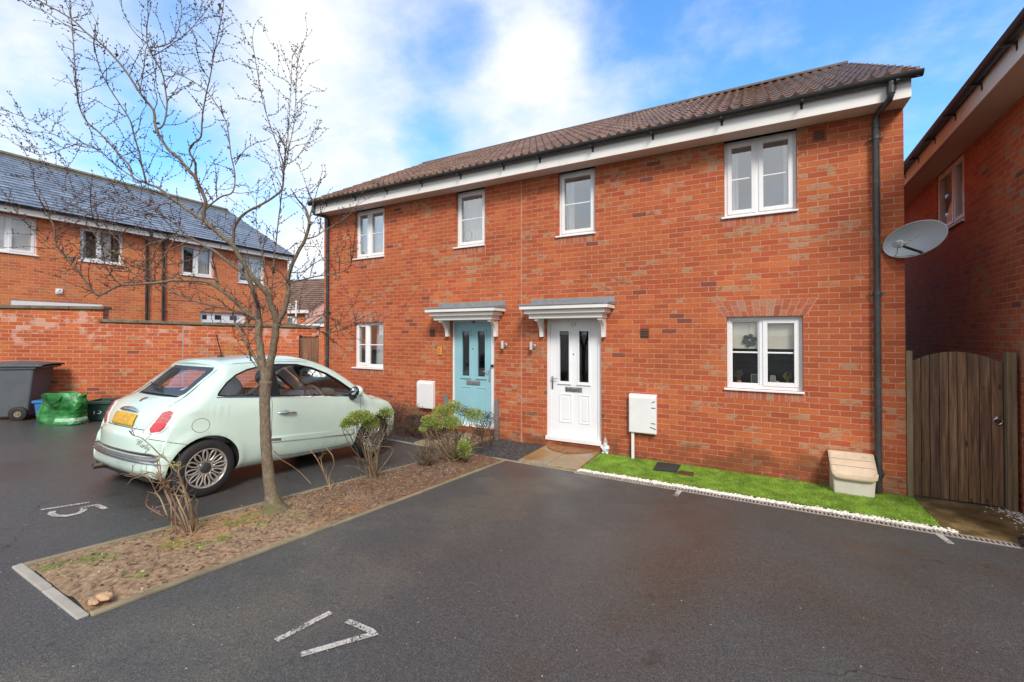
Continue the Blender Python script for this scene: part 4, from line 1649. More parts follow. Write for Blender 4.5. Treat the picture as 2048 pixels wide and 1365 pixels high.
# gas box standing against the wall
M['beige'] = simple('beige_plastic', (.60, .46, .32), .6, var=.12, scale=7, dirt=((.28, .18, .11), .5))
M['beige_lo'] = simple('grey_beige_plastic', (.60, .54, .46), .6, var=.08, scale=6, dirt=((.3, .24, .18), .4))
gx0, gx1 = onY(1665, 950, -.28).x, onY(1752, 950, -.26).x
gzb = gz(gx0, -.2)
t = thing('gas_box', ((gx0 + gx1) / 2, -.15, gzb), 'beige sloped gas meter box standing against the wall beside the downpipe', 'gas box')
mb = MB()
mb.hexa([(gx0 + .02, -.27, gzb - .02), (gx1 - .02, -.27, gzb - .02), (gx1 - .0, -.002, gzb - .02), (gx0 + .0, -.002, gzb - .02)],
        [(gx0 + .0, -.285, gzb + .235), (gx1, -.285, gzb + .235), (gx1, -.002, gzb + .43), (gx0, -.002, gzb + .43)])
mb.build('case', M['beige_lo'], t, bevel=.012)
mb = MB()
rows = []
for (y, z, e) in ((-.001, .480, .02), (-.035, .478, .02), (-.05, .468, .02), (-.275, .285, .016), (-.300, .258, .014), (-.306, .225, .012), (-.307, .19, .010)):
    n = 12
    r = []
    for k in range(n + 1):
        u = k / n
        x = gx0 - e + (gx1 - gx0 + 2 * e) * u
        dip = .0 if y > -.30 else (.045 * (abs(u - .5) * 2) ** 8)
        r.append((x, y - .004, gzb + z + dip))
    rows.append(r)
mb.grid(rows)
lid = mb.build('lid', M['beige'], t, smooth=True, sharp=30, solid=.012)
mb = MB()
for (y, z) in ((-.125, .412), (-.205, .347)):
    mb.tube([(gx0 - .01, y - .012, gzb + z), (gx1 + .01, y - .012, gzb + z)], .004, 6)
mb.build('rib', M['beige_lo'], lid)

# garden gnome
M['gnome'] = simple('painted_stone', (.60, .62, .64), .7, var=.2, scale=22, bump=.3, bscale=90)
M['gnome_hat'] = simple('weathered_hat', (.42, .30, .22), .75, var=.2, scale=20)
P = ongr(1211, 909)
P = Vector((P.x, max(P.y, -.16), gz(P.x, -.1) + .012))
t = thing('garden_gnome', P, 'small weathered grey garden gnome on the grass beside the white door', 'gnome')
mb = MB()
tr = Matrix.Translation(P)
mb.lathe([(0, .03), (.048, .03), (.058, .05), (.060, .08), (.052, .11), (.042, .135), (.036, .15), (.0, .155)], 16, tr)
mb.ball(P + Vector((0, -.002, .172)), .036, .034, .036, 14, 10)
mb.ball(P + Vector((0, -.030, .152)), .030, .016, .042, 12, 8)
mb.ball(P + Vector((0, -.038, .176)), .008, .008, .008, 8, 6)
for s in (-1, 1):
    mb.tube([P + Vector((s * .045, -.005, .13)), P + Vector((s * .062, -.03, .095)), P + Vector((s * .03, -.056, .085))], [.017, .016, .014], 10)
mb.build('body', M['gnome'], t, smooth=True, sharp=60)
mb = MB()
mb.lathe([(.041, .186), (.040, .19), (.030, .22), (.018, .25), (.008, .278), (0, .288)], 16, tr)
mb.build('hat', M['gnome_hat'], t, smooth=True)
for s in (-1, 1):
    mb = MB()
    mb.ball(P + Vector((s * .028, -.022, .017)), .026, .038, .020, 12, 8)
    mb.build('boot', M['gnome'], t, smooth=True)

# half-round doormat
M['coir'] = simple('coir_mat', (.27, .115, .045), .95, var=.35, scale=18, bump=.8, bscale=160, dirt=((.12, .07, .04), .6))
cx = (D17[0] + D17[1]) / 2 - .02
z = gz(cx, -.2) + .031
mb = MB()
pts = [(.40 * cos(pi + pi * k / 20), .33 * sin(pi + pi * k / 20)) for k in range(21)]
mb.prism(pts, lambda p: (cx + p[0], -.03 + p[1], z), lambda p: (cx + p[0], -.03 + p[1], z + .018))
o = mb.build('doormat', M['coir'], loc=(cx, -.15, z), bevel=.005)
tag(o, 'brown half-round coir doormat at the white front door', 'doormat')

# satellite dish
def satellite():
    c = Vector((onY(1827, 479, -.20).x, -.20, onY(1827, 479, -.20).z))
    toc = (CAM - c).normalized()
    right = Vector((0, 0, 1)).cross(toc).normalized() * 1
    n = (toc + right * -.38 + Vector((0, 0, .10))).normalized()
    ux = Vector((0, 0, 1)).cross(n).normalized()      # to the right in the picture
    uz = n.cross(ux).normalized()
    roll = radians(13)
    ux, uz = ux * cos(roll) + uz * sin(roll), uz * cos(roll) - ux * sin(roll)
    W, H, D = .305, .192, .055
    t = thing('satellite_dish', (c.x, -.05, c.z), 'grey oval satellite dish fixed high on the wall by the downpipe', 'satellite dish')
    mb = MB()
    R_, A_ = 14, 48
    for side, off in ((1, 0.), (-1, -.012)):
        b = len(mb.v)
        mb.v.append(tuple(c + n * (-D + off)))
        for i in range(1, R_ + 1):
            r = i / R_
            for j in range(A_):
                a = 2 * pi * j / A_
                e = 1.0
                p = c + ux * (W * r * cos(a)) + uz * (H * r * sin(a)) + n * (-D * (1 - r * r) + off)
                mb.v.append(tuple(p))
        for j in range(A_):
            mb.face((b, b + 1 + j, b + 1 + (j + 1) % A_))
        for i in range(R_ - 1):
            for j in range(A_):
                j2 = (j + 1) % A_
                mb.face((b + 1 + i * A_ + j, b + 1 + (i + 1) * A_ + j, b + 1 + (i + 1) * A_ + j2, b + 1 + i * A_ + j2))
    b0, b1 = 1 + (R_ - 1) * A_, 1 + R_ * A_ + 1 + (R_ - 1) * A_
    for j in range(A_):
        j2 = (j + 1) % A_
        mb.face((b0 + j, b1 + j, b1 + j2, b0 + j2))
    rim = [c + ux * (W * cos(2 * pi * j / A_)) + uz * (H * sin(2 * pi * j / A_)) + n * -.004 for j in range(A_)]
    mb.build('reflector', simple('dish_grey', (.35, .37, .38), .5, .15, var=.10, scale=5, dirt=((.22, .22, .21), .4)), t, smooth=True)
    mb = MB()
    mb.tube(rim, .007, 8, closed=True)
    for a, b_ in ((.02, .06), (.22, .10), (-.05, -.02)):
        q = c + ux * a * 1. + uz * (b_ * .2 + .02) + n * (-D + .008)
        mb.ball(q, .008, .008, .008, 8, 5)
    mb.build('rim', simple('dish_rim', (.42, .43, .43), .5, .2), t, smooth=True)
    foot = c + uz * (-H * .93) + ux * .03 + n * -.02
    lnb = at_depth(1795, 489, (c - CAM).dot(CF) - .26)
    mb = MB()
    mb.tube([foot, foot.lerp(lnb, .5), lnb], .015, 10)
    mb.build('arm', M['gutter'], t, smooth=True)
    mb = MB()
    d = (c - lnb).normalized()
    rot = d.to_track_quat('Z', 'Y').to_matrix().to_4x4()
    mb.lathe([(0, -.06), (.034, -.06), (.036, -.02), (.036, .035), (.045, .04), (.045, .06), (0, .062)], 16, Matrix.Translation(lnb) @ rot)
    mb.box(-.045, -.012, -.03, .03, -.05, .0, Matrix.Translation(lnb) @ rot)
    mb.tube([lnb + Vector((0, 0, -.03)), lnb + Vector((.0, .02, -.10)), lnb + Vector((-.02, .05, -.13)), foot + Vector((-.05, .05, -.02))], .0045, 6)
    mb.build('receiver', simple('lnb_grey', (.22, .23, .24), .5, var=.1), t, smooth=True)
    mb = MB()
    back = c + n * (-D - .01)
    wallp = Vector((XR - .06, -.002, c.z - .06))
    mb.tube([back, back + n * -.05, Vector((XR - .05, -.10, c.z - .03)), Vector((XR - .06, -.01, c.z - .05))], .018, 10)
    mb.box(XR - .12, XR - .01, -.014, -.001, c.z - .14, c.z + .04)
    mb.build('wall_bracket', M['metalgrey'], t, smooth=True)


satellite()

# ---------------------------------------------------------------- things behind the kitchen window
def in_window_items():
    # hanging metal flower
    c = onY(1499, 681, RV + .058)
    t = thing('hanging_flower', c, 'grey metal flower ornament hanging in the left light of the ground-floor window', 'ornament')
    mb = MB()
    for k in range(6):
        a = 2 * pi * k / 6 + .3
        ca = Vector((cos(a), 0, sin(a)))
        pr = []
        w_ = Vector((-sin(a), 0, cos(a)))
        b = len(mb.v)
        for s, wd in ((.018, .010), (.045, .026), (.068, .032), (.088, .022), (.096, .0)):
            for q in (-1, 1):
                pr.append(c + ca * s + w_ * wd * q + Vector((0, -.006 * s / .1, 0)))
        mb.v += [tuple(p) for p in pr]
        for s in range(4):
            mb.face((b + 2 * s, b + 2 * s + 1, b + 2 * s + 3, b + 2 * s + 2))
    mb.build('petals', simple('flower_metal', (.10, .11, .11), .5, .4), t, solid=.002)
    mb = MB()
    mb.ball(c, .022, .008, .022, 14, 8)
    mb.build('centre', simple('flower_centre', (.34, .33, .28), .6), t, smooth=True)
    mb = MB()
    mb.tube([c + Vector((0, 0, .02)), Vector((c.x - .01, c.y, W5[3] - .05))], .0015, 5)
    mb.build('string', M['darkplastic'], t)
    zs = W5[2] + .03
    yb = RV + .17
    # cards / frames on the sill
    for (px, py, w, h, col, lb) in ((1512, 756, .13, .16, (.16, .20, .18), 'green picture frame on the sill inside the left window light'),
                                    (1545.5, 755, .07, .15, (.30, .31, .32), 'pale grey card on the sill behind the window mullion')):
        c = onY(px, py, yb)
        t = thing('picture_frame', (c.x, yb, zs), lb, 'picture frame', group='things on the kitchen window sill')
        mb = MB()
        for (a, b_, p_, q_) in ((-w / 2, -w / 2 + .012, 0, h), (w / 2 - .012, w / 2, 0, h), (-w / 2, w / 2, h - .012, h), (-w / 2, w / 2, 0, .012)):
            mb.box(c.x + a, c.x + b_, yb - .008, yb + .008, zs + p_, zs + q_)
        mb.build('frame', simple('frame_edge', (.42, .50, .33), .5), t, bevel=.002)
        mb = MB()
        mb.box(c.x - w / 2 + .01, c.x + w / 2 - .01, yb - .002, yb + .004, zs + .01, zs + h - .01)
        mb.build('picture', simple('frame_picture', col, .6, var=.2, scale=20), t)
    for (px, lb, col, fol) in ((1478, 'small pink pot with dry sprigs on the sill inside the window', (.55, .25, .24), (.16, .13, .06)),
                               (1575, 'small yellow flowers in a pot at the right end of the window sill', (.12, .10, .06), (.42, .36, .05)),
                               (1553, 'little pink ornament on the sill behind the right window light', (.62, .40, .38), None)):
        c = onY(px, 762, yb)
        t = thing('sill_pot', (c.x, yb, zs), lb, 'pot', group='things on the kitchen window sill')
        mb = MB()
        hgt = .055 if fol else .07
        mb.lathe([(0, 0), (.028, 0), (.036, hgt), (.030, hgt), (.028, hgt - .01), (0, hgt - .01)], 14, Matrix.Translation((c.x, yb, zs)))
        mb.build('pot', simple('pot_glaze', tuple(min(.9, q * 1.4) for q in col), .5), t, smooth=True, sharp=50)
        if fol:
            mb = MB()
            rr = random.Random(int(px))
            for k in range(26):
                a, l = rr.uniform(0, 2 * pi), rr.uniform(.05, .15)
                q = Vector((c.x + cos(a) * .06 * rr.random(), yb + sin(a) * .05 * rr.random(), zs + hgt + l))
                mb.tube([(c.x, yb, zs + hgt - .01), q], [.002, .001], 4)
                mb.octa(q, Vector((cos(a), sin(a), .6)), .010, .018)
            mb.build('sprigs', simple('sprig', fol, .7, var=.3), t)


in_window_items()

# vase and ring ornament in the upper left landing window
c = onY(936, 474, RV + .10)
t = thing('ring_ornament', (c.x - .03, RV + .10, W3[2] + .06), 'dark hoop ornament standing in the upper landing window', 'ornament')
mb = MB()
mb.tube([(c.x + .085 * cos(2 * pi * k / 24), RV + .1, W3[2] + .25 + .11 * sin(2 * pi * k / 24)) for k in range(24)], .006, 6, closed=True)
mb.build('hoop', M['darkplastic'], t, smooth=True)
mb = MB()
mb.lathe([(0, 0), (.05, 0), (.03, .03), (.02, .09), (0, .09)], 12, Matrix.Translation((c.x, RV + .10, W3[2] + .055)))
mb.build('foot', M['darkplastic'], t, smooth=True)

# ---------------------------------------------------------------- wood
def wood_mat(name, cols, green=.5):
    mt, g, b = new_mat(name)
    co = g.n('ShaderNodeTexCoord').outputs['Object']
    x, y, z = g.xyz(co)
    rnd = g.n('ShaderNodeNewGeometry').outputs['Random Per Island']
    v = g.comb(g.m('ADD', g.m('MULTIPLY', x, 30.), g.m('MULTIPLY', rnd, 31.)), g.m('MULTIPLY', y, 30.), g.m('MULTIPLY', z, 1.4))
    gr = g.noise(v, 1.3, 5, .65)
    c = g.ramp(gr, [(.25, cols[0]), (.5, cols[1]), (.75, cols[2])])
    c = g.mix(1., c, g.ramp(rnd, [(0, .65), (1, 1.3)]), 'MULTIPLY')
    kn = g.n('ShaderNodeTexVoronoi', i={'Scale': 1.})
    g.set(kn.inputs['Vector'], g.comb(g.m('MULTIPLY', x, 9.), g.m('ADD', y, g.m('MULTIPLY', rnd, 17.)), g.m('MULTIPLY', z, 3.2)))
    c = g.mix(g.step(kn.outputs['Distance'], .16, .05, 0., .85), c, (.012, .008, .005))
    zn = g.m('ADD', z, g.m('MULTIPLY', g.noise(co, 4., 3), .5))
    c = g.mix(g.step(zn, .75, .25, 0., green), c, g.mix(.5, c, (.10, .085, .02)))
    c = g.mix(g.step(zn, 1.75, 2.05, 0., green * .6), c, (.17, .14, .085))
    g.set(b.inputs['Base Color'], c)
    g.set(b.inputs['Roughness'], g.step(gr, .3, .7, .55, .8))
    g.set(b.inputs['Normal'], g.bump(gr, .5, .006))
    return mt


M['gatewood'] = wood_mat('dark_weathered_boards', [(.034, .017, .009), (.175, .092, .048), (.40, .245, .14)])
M['postwood'] = wood_mat('weathered_post', [(.11, .08, .045), (.26, .185, .10), (.38, .28, .17)], .5)

# arched side gate on the right
GY = .06
gl0, gl1 = onY(1812, 850, .02).x, onY(1824.5, 850, .02).x
gr0, gr1 = onY(2012, 850, .02).x, onY(2032, 850, .02).x
zg = gz(2, 0)
t = thing('side_gate', ((gl0 + gr1) / 2, GY, zg), 'arched dark wooden side gate with a ring handle between the two houses', 'gate')
zt_l, zt_r = fZ(1818, 702, .02), fZ(2022, 705, .02)
za_s, za_m = fZ(1828, 723, GY), fZ(1900, 703.5, GY)
for (a, b_, zt_) in ((gl0, gl1, zt_l), (gr0, gr1, zt_r)):
    mb = MB()
    mb.box(a, b_, -.02, .08, zg - .05, zt_)
    mb.build('post', M['postwood'], t, bevel=.006)
mb = MB()
nb = 9
x0g, x1g = gl1 + .008, gr0 - .008
rb_ = random.Random(4)
edges = [x0g]
ww = [rb_.uniform(.85, 1.15) for _ in range(nb)]
for w_ in ww:
    edges.append(edges[-1] + (x1g - x0g) * w_ / sum(ww))


def archz(x):
    u = (x - x0g) / (x1g - x0g) * 2 - 1
    return za_s + (za_m - za_s) * (1 - u * u)


for k in range(nb):
    a, b_ = edges[k] + .003, edges[k + 1] - .003
    yo = rb_.uniform(-.003, .003)
    n = 4
    for j in range(1):
        pts = [(a, zg + .03), (b_, zg + .03)] + [(b_ + (a - b_) * q / n, archz(b_ + (a - b_) * q / n)) for q in range(n + 1)]
        mb.prism(pts, lambda p, yo=yo: (p[0], GY - .011 + yo, p[1]), lambda p, yo=yo: (p[0], GY + .011 + yo, p[1]))
gp = mb.build('gate_boards', M['gatewood'], t, bevel=.003)
mb = MB()
for z in (.45, 1.35):
    mb.box(x0g, x1g, GY + .013, GY + .05, zg + z - .06, zg + z + .06)
mb.build('ledge', M['postwood'], t)
c = onY(1996, 843, GY - .03)
mb = MB()
ring = [(c.x + .036 * cos(2 * pi * k / 24), GY - .030 - .006 * sin(2 * pi * k / 24), c.z + .036 * sin(2 * pi * k / 24)) for k in range(24)]
mb.tube(ring, .0075, 8, closed=True)
mb.ball((c.x, GY - .022, c.z + .036), .014, .010, .014, 10, 7)
mb.box(c.x - .018, c.x + .018, GY - .018, GY - .010, c.z + .015, c.z + .06)
mb.build('ring_handle', M['chrome'], t, smooth=True)
mb = MB()
mb.lathe([(0, 0), (.03, 0), (.03, .006), (0, .008)], 16, Matrix.Translation((c.x, GY - .011, c.z)) @ Matrix.Rotation(pi / 2, 4, 'X'))
mb.build('rose', M['rust'], t, smooth=True)

# dark glossy rounded object at the right frame edge
P = ongr(2046, 1096)
t = thing('dark_object', (P.x + .03, P.y, P.z), 'small glossy black rounded object beside the drain at the right edge', 'object')
mb = MB()
mb.ball((P.x + .055, P.y + .02, P.z + .05), .075, .11, .055, 18, 12)
mb.build('shell', simple('glossy_black', (.012, .014, .018), .18, coat=.6), t, smooth=True)
mb = MB()
mb.tube([(P.x - .01 + .13 * k / 8, P.y - .08 + .01 * (k - 4) ** 2 / 8, P.z + .035) for k in range(9)], .012, 8)
mb.build('rim', simple('blue_grey_edge', (.10, .16, .19), .3), t, smooth=True)

# ================================================================== neighbouring house on the right
def wall_plane(px, py, P0, ax):
    """pixel onto the vertical plane through P0 containing direction ax"""
    n = Vector((-ax.y, ax.x, 0))
    r = ray(px, py)
    tt = (P0 - CAM).dot(n) / r.dot(n)
    return CAM + r * tt


dR = Vector((-.0301, -1, 0)).normalized()
P0R = Vector((2.58 + .0301 * (16 - 5.89), 9., gz(2.8, 3)))
root = thing('side_house', P0R, 'red brick house at the right edge, its gutter rising above the passage', 'house', rz=atan2(dR.y, dR.x), world=False)
RM = root.matrix_basis.copy()
RI = RM.inverted()


def rloc(px, py):
    return RI @ wall_plane(px, py, P0R, dR)


# roof overhang plane: .36 m in front of the wall
offR = Vector((dR.y, -dR.x, 0)) * .36


def rfas(px, py):
    return RI @ wall_plane(px, py, P0R + offR, dR)


sofR = (rfas(2048, 108).z + rfas(1812, 365).z) / 2
LR = 10.6
wa, wb = rloc(1873, 380).x, rloc(1928.5, 380).x
wz = (rloc(1888, 464).z + rloc(1928, 444).z) / 2
mb = MB()
wall_holes(mb, 0, LR, -.4, sofR, [(wa, wb, wz + .03, sofR - .001)], RV + .07)
mb.quad((0, 0, -.4), (0, 7, -.4), (0, 7, sofR), (0, 0, sofR))
mb.quad((LR, 0, -.4), (LR, 7, -.4), (LR, 7, sofR), (LR, 0, sofR))
mb.quad((0, 7, -.4), (LR, 7, -.4), (LR, 7, sofR), (0, 7, sofR))
mb.quad((LR, 0, sofR), (LR, 7, sofR), (LR, 3.5, sofR + 2.3))
mb.quad((0, 0, sofR), (0, 7, sofR), (0, 3.5, sofR + 2.3))
mb.build('wall', M['brick_side'], root)
make_window(root, wa, wb, wz + .03, sofR - .001, [(0, .62, True), (.62, 1, True)], bars=False, y=.022, curtain=None, blind=(.0, 'blind'))
mb = MB()
pantiles(mb, -.1, LR + .12, -.39, sofR + .235, 3.5, sofR + 2.45, expo=.34)
mb.quad((-.1, 3.5, sofR + 2.45), (LR + .12, 3.5, sofR + 2.45), (LR + .12, 7.4, sofR + .22), (-.1, 7.4, sofR + .22))
mb.build('roof', M['tile'], root, smooth=True, sharp=40)
mb = MB()
mb.box(-.05, LR + .1, -.36, -.34, sofR - .012, sofR + .20)
mb.build('fascia', M['fascia'], root)
mb = MB()
mb.box(-.05, LR + .1, -.339, .14, sofR, sofR + .012)
mb.build('soffit', M['soffit'], root)
mb = MB()
prof = [(cos(q) * .058, sin(q) * .062) for q in [pi + pi * j / 10 for j in range(11)]]
prof += [(p[0] * .9, p[1] * .9) for p in reversed(prof)]
mb.prism(prof, lambda p: (-.1, -.425 + p[0], sofR + .235 + p[1]), lambda p: (LR + .15, -.425 + p[0], sofR + .235 + p[1]))
gut = mb.build('gutter', M['gutter'], root, smooth=True, sharp=50)
mb = MB()
x = .45
while x < LR:
    mb = MB()
    mb.box(x, x + .03, -.49, -.358, sofR + .155, sofR + .172)
    mb.box(x, x + .03, -.366, -.358, sofR + .09, sofR + .155)
    mb.build('bracket', M['gutter'], gut)
    x += .8

# ================================================================== terrace on the left
A_ = Vector((-16.24, -2.89, 0))
B_ = Vector((-16.76, 4.43, 0))
dL = (B_ - A_).normalized()
P0L = A_ - dL * 5.5
P0L.z = gz(-14, -4)
LL = (B_ - P0L).xy.length
root = thing('terraced_house', P0L, 'red brick terrace with a blue-grey slate roof behind the garden wall', 'house', rz=atan2(dL.y, dL.x), world=False)
LI = root.matrix_basis.inverted()


def lloc(px, py):
    return LI @ wall_plane(px, py, P0L, dL)


offL = Vector((dL.y, -dL.x, 0)) * .25


def lfas(px, py):
    return LI @ wall_plane(px, py, P0L + offL, dL)


sofL = (lfas(76, 435.4).z + lfas(574, 519.7).z) / 2
LW = []
for (a, b_, pb) in ((-70, 75.5, (70, 513)), (160, 247.5, (204, 528)), (363, 428, (395, 554)), (477, 530, (500, 569))):
    LW.append((lloc(a, 490).x, lloc(b_, 490).x, lloc(*pb).z + .03, sofL))
zL = sum(w_[2] for w_ in LW[1:3]) / 2
LW = [(w_[0], w_[1], w_[2], w_[3]) for w_ in LW]
gdoor = (lloc(400, 640).x, lloc(492, 640).x, .1, lloc(440, 625.5).z)
gbay = (lloc(20, 640).x, lloc(205, 640).x, .1, lloc(100, 603.5).z)
mb = MB()
wall_holes(mb, 0, LL, -.4, sofL + .02, LW + [gdoor, gbay], RV + .07)
for x in (0, LL):
    mb.quad((x, 0, -.4), (x, 8.2, -.4), (x, 8.2, sofL), (x, 0, sofL))
    mb.quad((x, 0, sofL), (x, 8.2, sofL), (x, 4.1, sofL + 2.45))
mb.quad((0, 8.2, -.4), (LL, 8.2, -.4), (LL, 8.2, sofL), (0, 8.2, sofL))
mb.build('wall', M['brick_left'], root)
make_window(root, *LW[0], [(0, .58, False), (.58, 1, True)], bars=False, blind=(0., 'curtain'))
make_window(root, *LW[1], [(0, .46, True), (.46, 1, False)], bars=False, curtain=[(.03, .22, 0.), (.46, .8, 0.)])
make_window(root, *LW[2], [(0, .46, True), (.46, 1, True)], bars=False, curtain=[(.55, .95, .1)])
make_window(root, *LW[3], [(0, .5, True), (.5, 1, True)], bars=False, blind=(0.2, 'curtain'))
make_window(root, *gbay, [(0, .5, False), (.5, 1, True)], bars=False, fr=.13, y=.012, blind=(0., 'curtain'))
mb = MB()
x0, x1, z0, z1 = gdoor
M['dark_pane'] = simple('dark_pane', (.03, .035, .04), .08)
mb.box(x0, x1, RV, RV + .05, z0, z1)
dr = mb.build('door', M['door_white'], root, bevel=.004)
for (pa, pb_) in ((407, 416), (432, 445), (462, 476)):
    mb = MB()
    a, b_ = lloc(pa, 634).x, lloc(pb_, 634).x
    zc = lloc(430, 634).z
    mb.box(a, b_, RV - .004, RV + .004, zc - .10, zc + .06)
    mb.build('pane', M['dark_pane'], dr)


def slate_mat():
    mt, g, b = new_mat('blue_grey_slate')
    co = g.n('ShaderNodeTexCoord').outputs['Object']
    x, y, z = g.xyz(co)
    rz_ = g.m('DIVIDE', g.m('SUBTRACT', z, sofL + .2), .1247)
    row = g.m('FLOOR', rz_)
    ux_ = g.m('DIVIDE', g.m('ADD', x, g.m('MULTIPLY', g.m('MODULO', row, 2.), .15)), .30)
    wn = g.n('ShaderNodeTexWhiteNoise', noise_dimensions='2D')
    g.set(wn.inputs['Vector'], g.comb(g.m('FLOOR', ux_), row, 0.))
    c = g.ramp(wn.outputs[0], [(0, (.15, .185, .245)), (.5, (.19, .23, .30)), (1, (.24, .285, .36))])
    c = g.mix(1., c, g.ramp(g.noise(co, 14., 4), [(.3, .75), (.7, 1.2)]), 'MULTIPLY')
    fx_ = g.m('FRACT', ux_)
    c = g.mix(g.m('LESS_THAN', fx_, .035), c, (.03, .035, .045))
    gro = g.step(g.m('ADD', z, g.m('MULTIPLY', g.noise(co, 3., 4), .25)), sofL + 2.38, sofL + 2.58, 0., .75)
    c = g.mix(gro, c, (.12, .105, .06))
    g.set(b.inputs['Base Color'], c)
    b.inputs['Roughness'].default_value = .5
    g.set(b.inputs['Normal'], g.bump(g.noise(co, 30., 4), .2, .01))
    return mt


M['slate'] = slate_mat()
# stepped slate courses
ey, ez, ry, rz_ = -.33, sofL + .20, 4.1, sofL + 2.62
ncs = 20
mb = MB()
for k in range(ncs):
    f0, f1 = k / ncs, (k + 1) / ncs
    y0, z0_ = ey + (ry - ey) * f0, ez + (rz_ - ez) * f0
    y1, z1_ = ey + (ry - ey) * f1, ez + (rz_ - ez) * f1
    rows = [[], [], []]
    for i in range(2):
        x = -.1 + (LL + .2) * i
        rows[0].append((x, y0, z0_ - .004))
        rows[1].append((x, y0 - .010, z0_ + .026))
        rows[2].append((x, y1, z1_ - .002))
    mb.grid(rows)
mb.quad((-.1, ry, rz_ - .005), (LL + .1, ry, rz_ - .005), (LL + .1, 8.6, ez), (-.1, 8.6, ez))
roof = mb.build('roof', M['slate'], root)
mb = MB()
n = 30
for k in range(n):
    a, b_ = -.1 + (LL + .2) * k / n, -.1 + (LL + .2) * (k + 1) / n - .01
    pts = [(cos(q) * .13, sin(q) * .10) for q in [pi * j / 6 for j in range(7)]]
    mb.prism(pts, lambda p, a=a: (a, ry + p[0], rz_ - .03 + p[1]), lambda p, b_=b_: (b_, ry + p[0], rz_ - .03 + p[1]))
mb.build('ridge', M['coping'], roof, smooth=True, sharp=50)
mb = MB()
mb.hexa([(LL + .1, ey, ez - .12), (LL + .13, ey, ez - .12), (LL + .13, ry, rz_ - .12), (LL + .1, ry, rz_ - .12)],
        [(LL + .1, ey, ez + .03), (LL + .13, ey, ez + .03), (LL + .13, ry, rz_ + .03), (LL + .1, ry, rz_ + .03)])
mb.build('verge', M['fascia'], roof)
mb = MB()
mb.box(-.05, LL + .1, -.25, -.23, sofL - .0, sofL + .19)
mb.build('fascia', M['fascia'], root)
mb = MB()
mb.box(-.05, LL + .1, -.229, .14, sofL + .021, sofL + .033)
mb.build('soffit', M['fascia'], root)
mb = MB()
mb.prism(prof, lambda p: (-.1, -.315 + p[0], sofL + .215 + p[1]), lambda p: (LL + .12, -.315 + p[0], sofL + .215 + p[1]))
mb.build('gutter', M['gutter'], root, smooth=True, sharp=50)
for px in (292, 325):
    x = lloc(px, 560).x
    mb = MB()
    mb.tube([(x, -.30, sofL + .17), (x, -.28, sofL + .02), (x, -.05, sofL - .12), (x, -.05, 0)], .038, 10)
    mb.build('downpipe', M['pipe'], root, smooth=True, sharp=60)
q = lloc(118, 583)
mb = MB()
mb.box(q.x - .07, q.x + .07, -.02, .0, q.z - .07, q.z + .07)
mb.lathe([(0, 0), (.045, 0), (.045, .03), (.03, .03), (.03, .005), (0, .005)], 12, Matrix.Translation((q.x, -.02, q.z)) @ Matrix.Rotation(pi / 2, 4, 'X'))
mb.build('air_vent', M['upvc'], root)

# ================================================================== garden wall on the left
WA = Vector((-12.29, -3.78, 0))
WB = Vector((-8.90, -.13, 0))
dW = (WB - WA).normalized()
P0W = WA - dW * 3.2
P0W.z = gz(-12, -3.9)
LWl = (WB - P0W).xy.length
root = thing('garden_wall', P0W, 'red brick garden wall with stepped weathered coping behind the bins', 'wall', rz=atan2(dW.y, dW.x), world=False)
WI = root.matrix_basis.inverted()


def wloc(px, py):
    return WI @ wall_plane(px, py, P0W, dW)


xs_ = wloc(206, 630).x
q1, q2 = wloc(209, 644.5), wloc(641, 657)
skew = (q1.z - q2.z) / (q2.x - q1.x)


def ztop(x):
    return q1.z - skew * (x - q1.x)


zl = wloc(100, 618).z
gh = (wloc(598, 700).x, LWl - .02, -.6, wloc(620, 671).z)
M['brick_wall'] = brick_mat('garden_wall_brick', [(c[0] * 1.02, c[1] * .98, c[2] * .95) for c in REDS], (.55, .31, .21), beige_amt=.35, seed=5.3, white=.45, dirty=.25, skew=skew)
mb = MB()
th_ = .215
# left, higher length
mb.box(0, xs_, 0, th_, -.6, zl)
# right length, sloping top, with the gate opening
xa = xs_
n = 8
xe = gh[0]
b = len(mb.v)
for (a, b_, lo) in ((xs_ + .001, xe, -.6), (xe, LWl, gh[3])):
    mb.hexa([(a, .001, lo), (b_, .001, lo), (b_, th_, lo), (a, th_, lo)],
            [(a, .001, ztop(a)), (b_, .001, ztop(b_)), (b_, th_, ztop(b_)), (a, th_, ztop(a))])
mb.build('brickwork', M['brick_wall'], root)
mb = MB()
k = 0
x = -.02
while x < xs_ + .03:
    x2 = min(x + .6, xs_ + .04)
    mb.box(x, x2 - .006, -.045, th_ + .045, zl, zl + .062)
    x += .6
x = xs_ - .06
mb.box(x, xs_ - .001, -.045, -.002, ztop(x), ztop(x) + .055)
x = xs_ + .001
while x < LWl - .01:
    x2 = min(x + .6, LWl)
    mb.hexa([(x, -.045, ztop(x)), (x2 - .006, -.045, ztop(x2)), (x2 - .006, th_ + .045, ztop(x2)), (x, th_ + .045, ztop(x))],
            [(x, -.045, ztop(x) + .058), (x2 - .006, -.045, ztop(x2) + .058), (x2 - .006, th_ + .045, ztop(x2) + .058), (x, th_ + .045, ztop(x) + .058)])
    x += .6
mb.build('coping', M['coping'], root, bevel=.006)
# movement joint
mb = MB()
x = wloc(366, 690).x
mb.box(x - .010, x + .010, -.004, .01, -.3, ztop(x) - .002)
mb.build('movement_joint', M['metalgrey'], root)

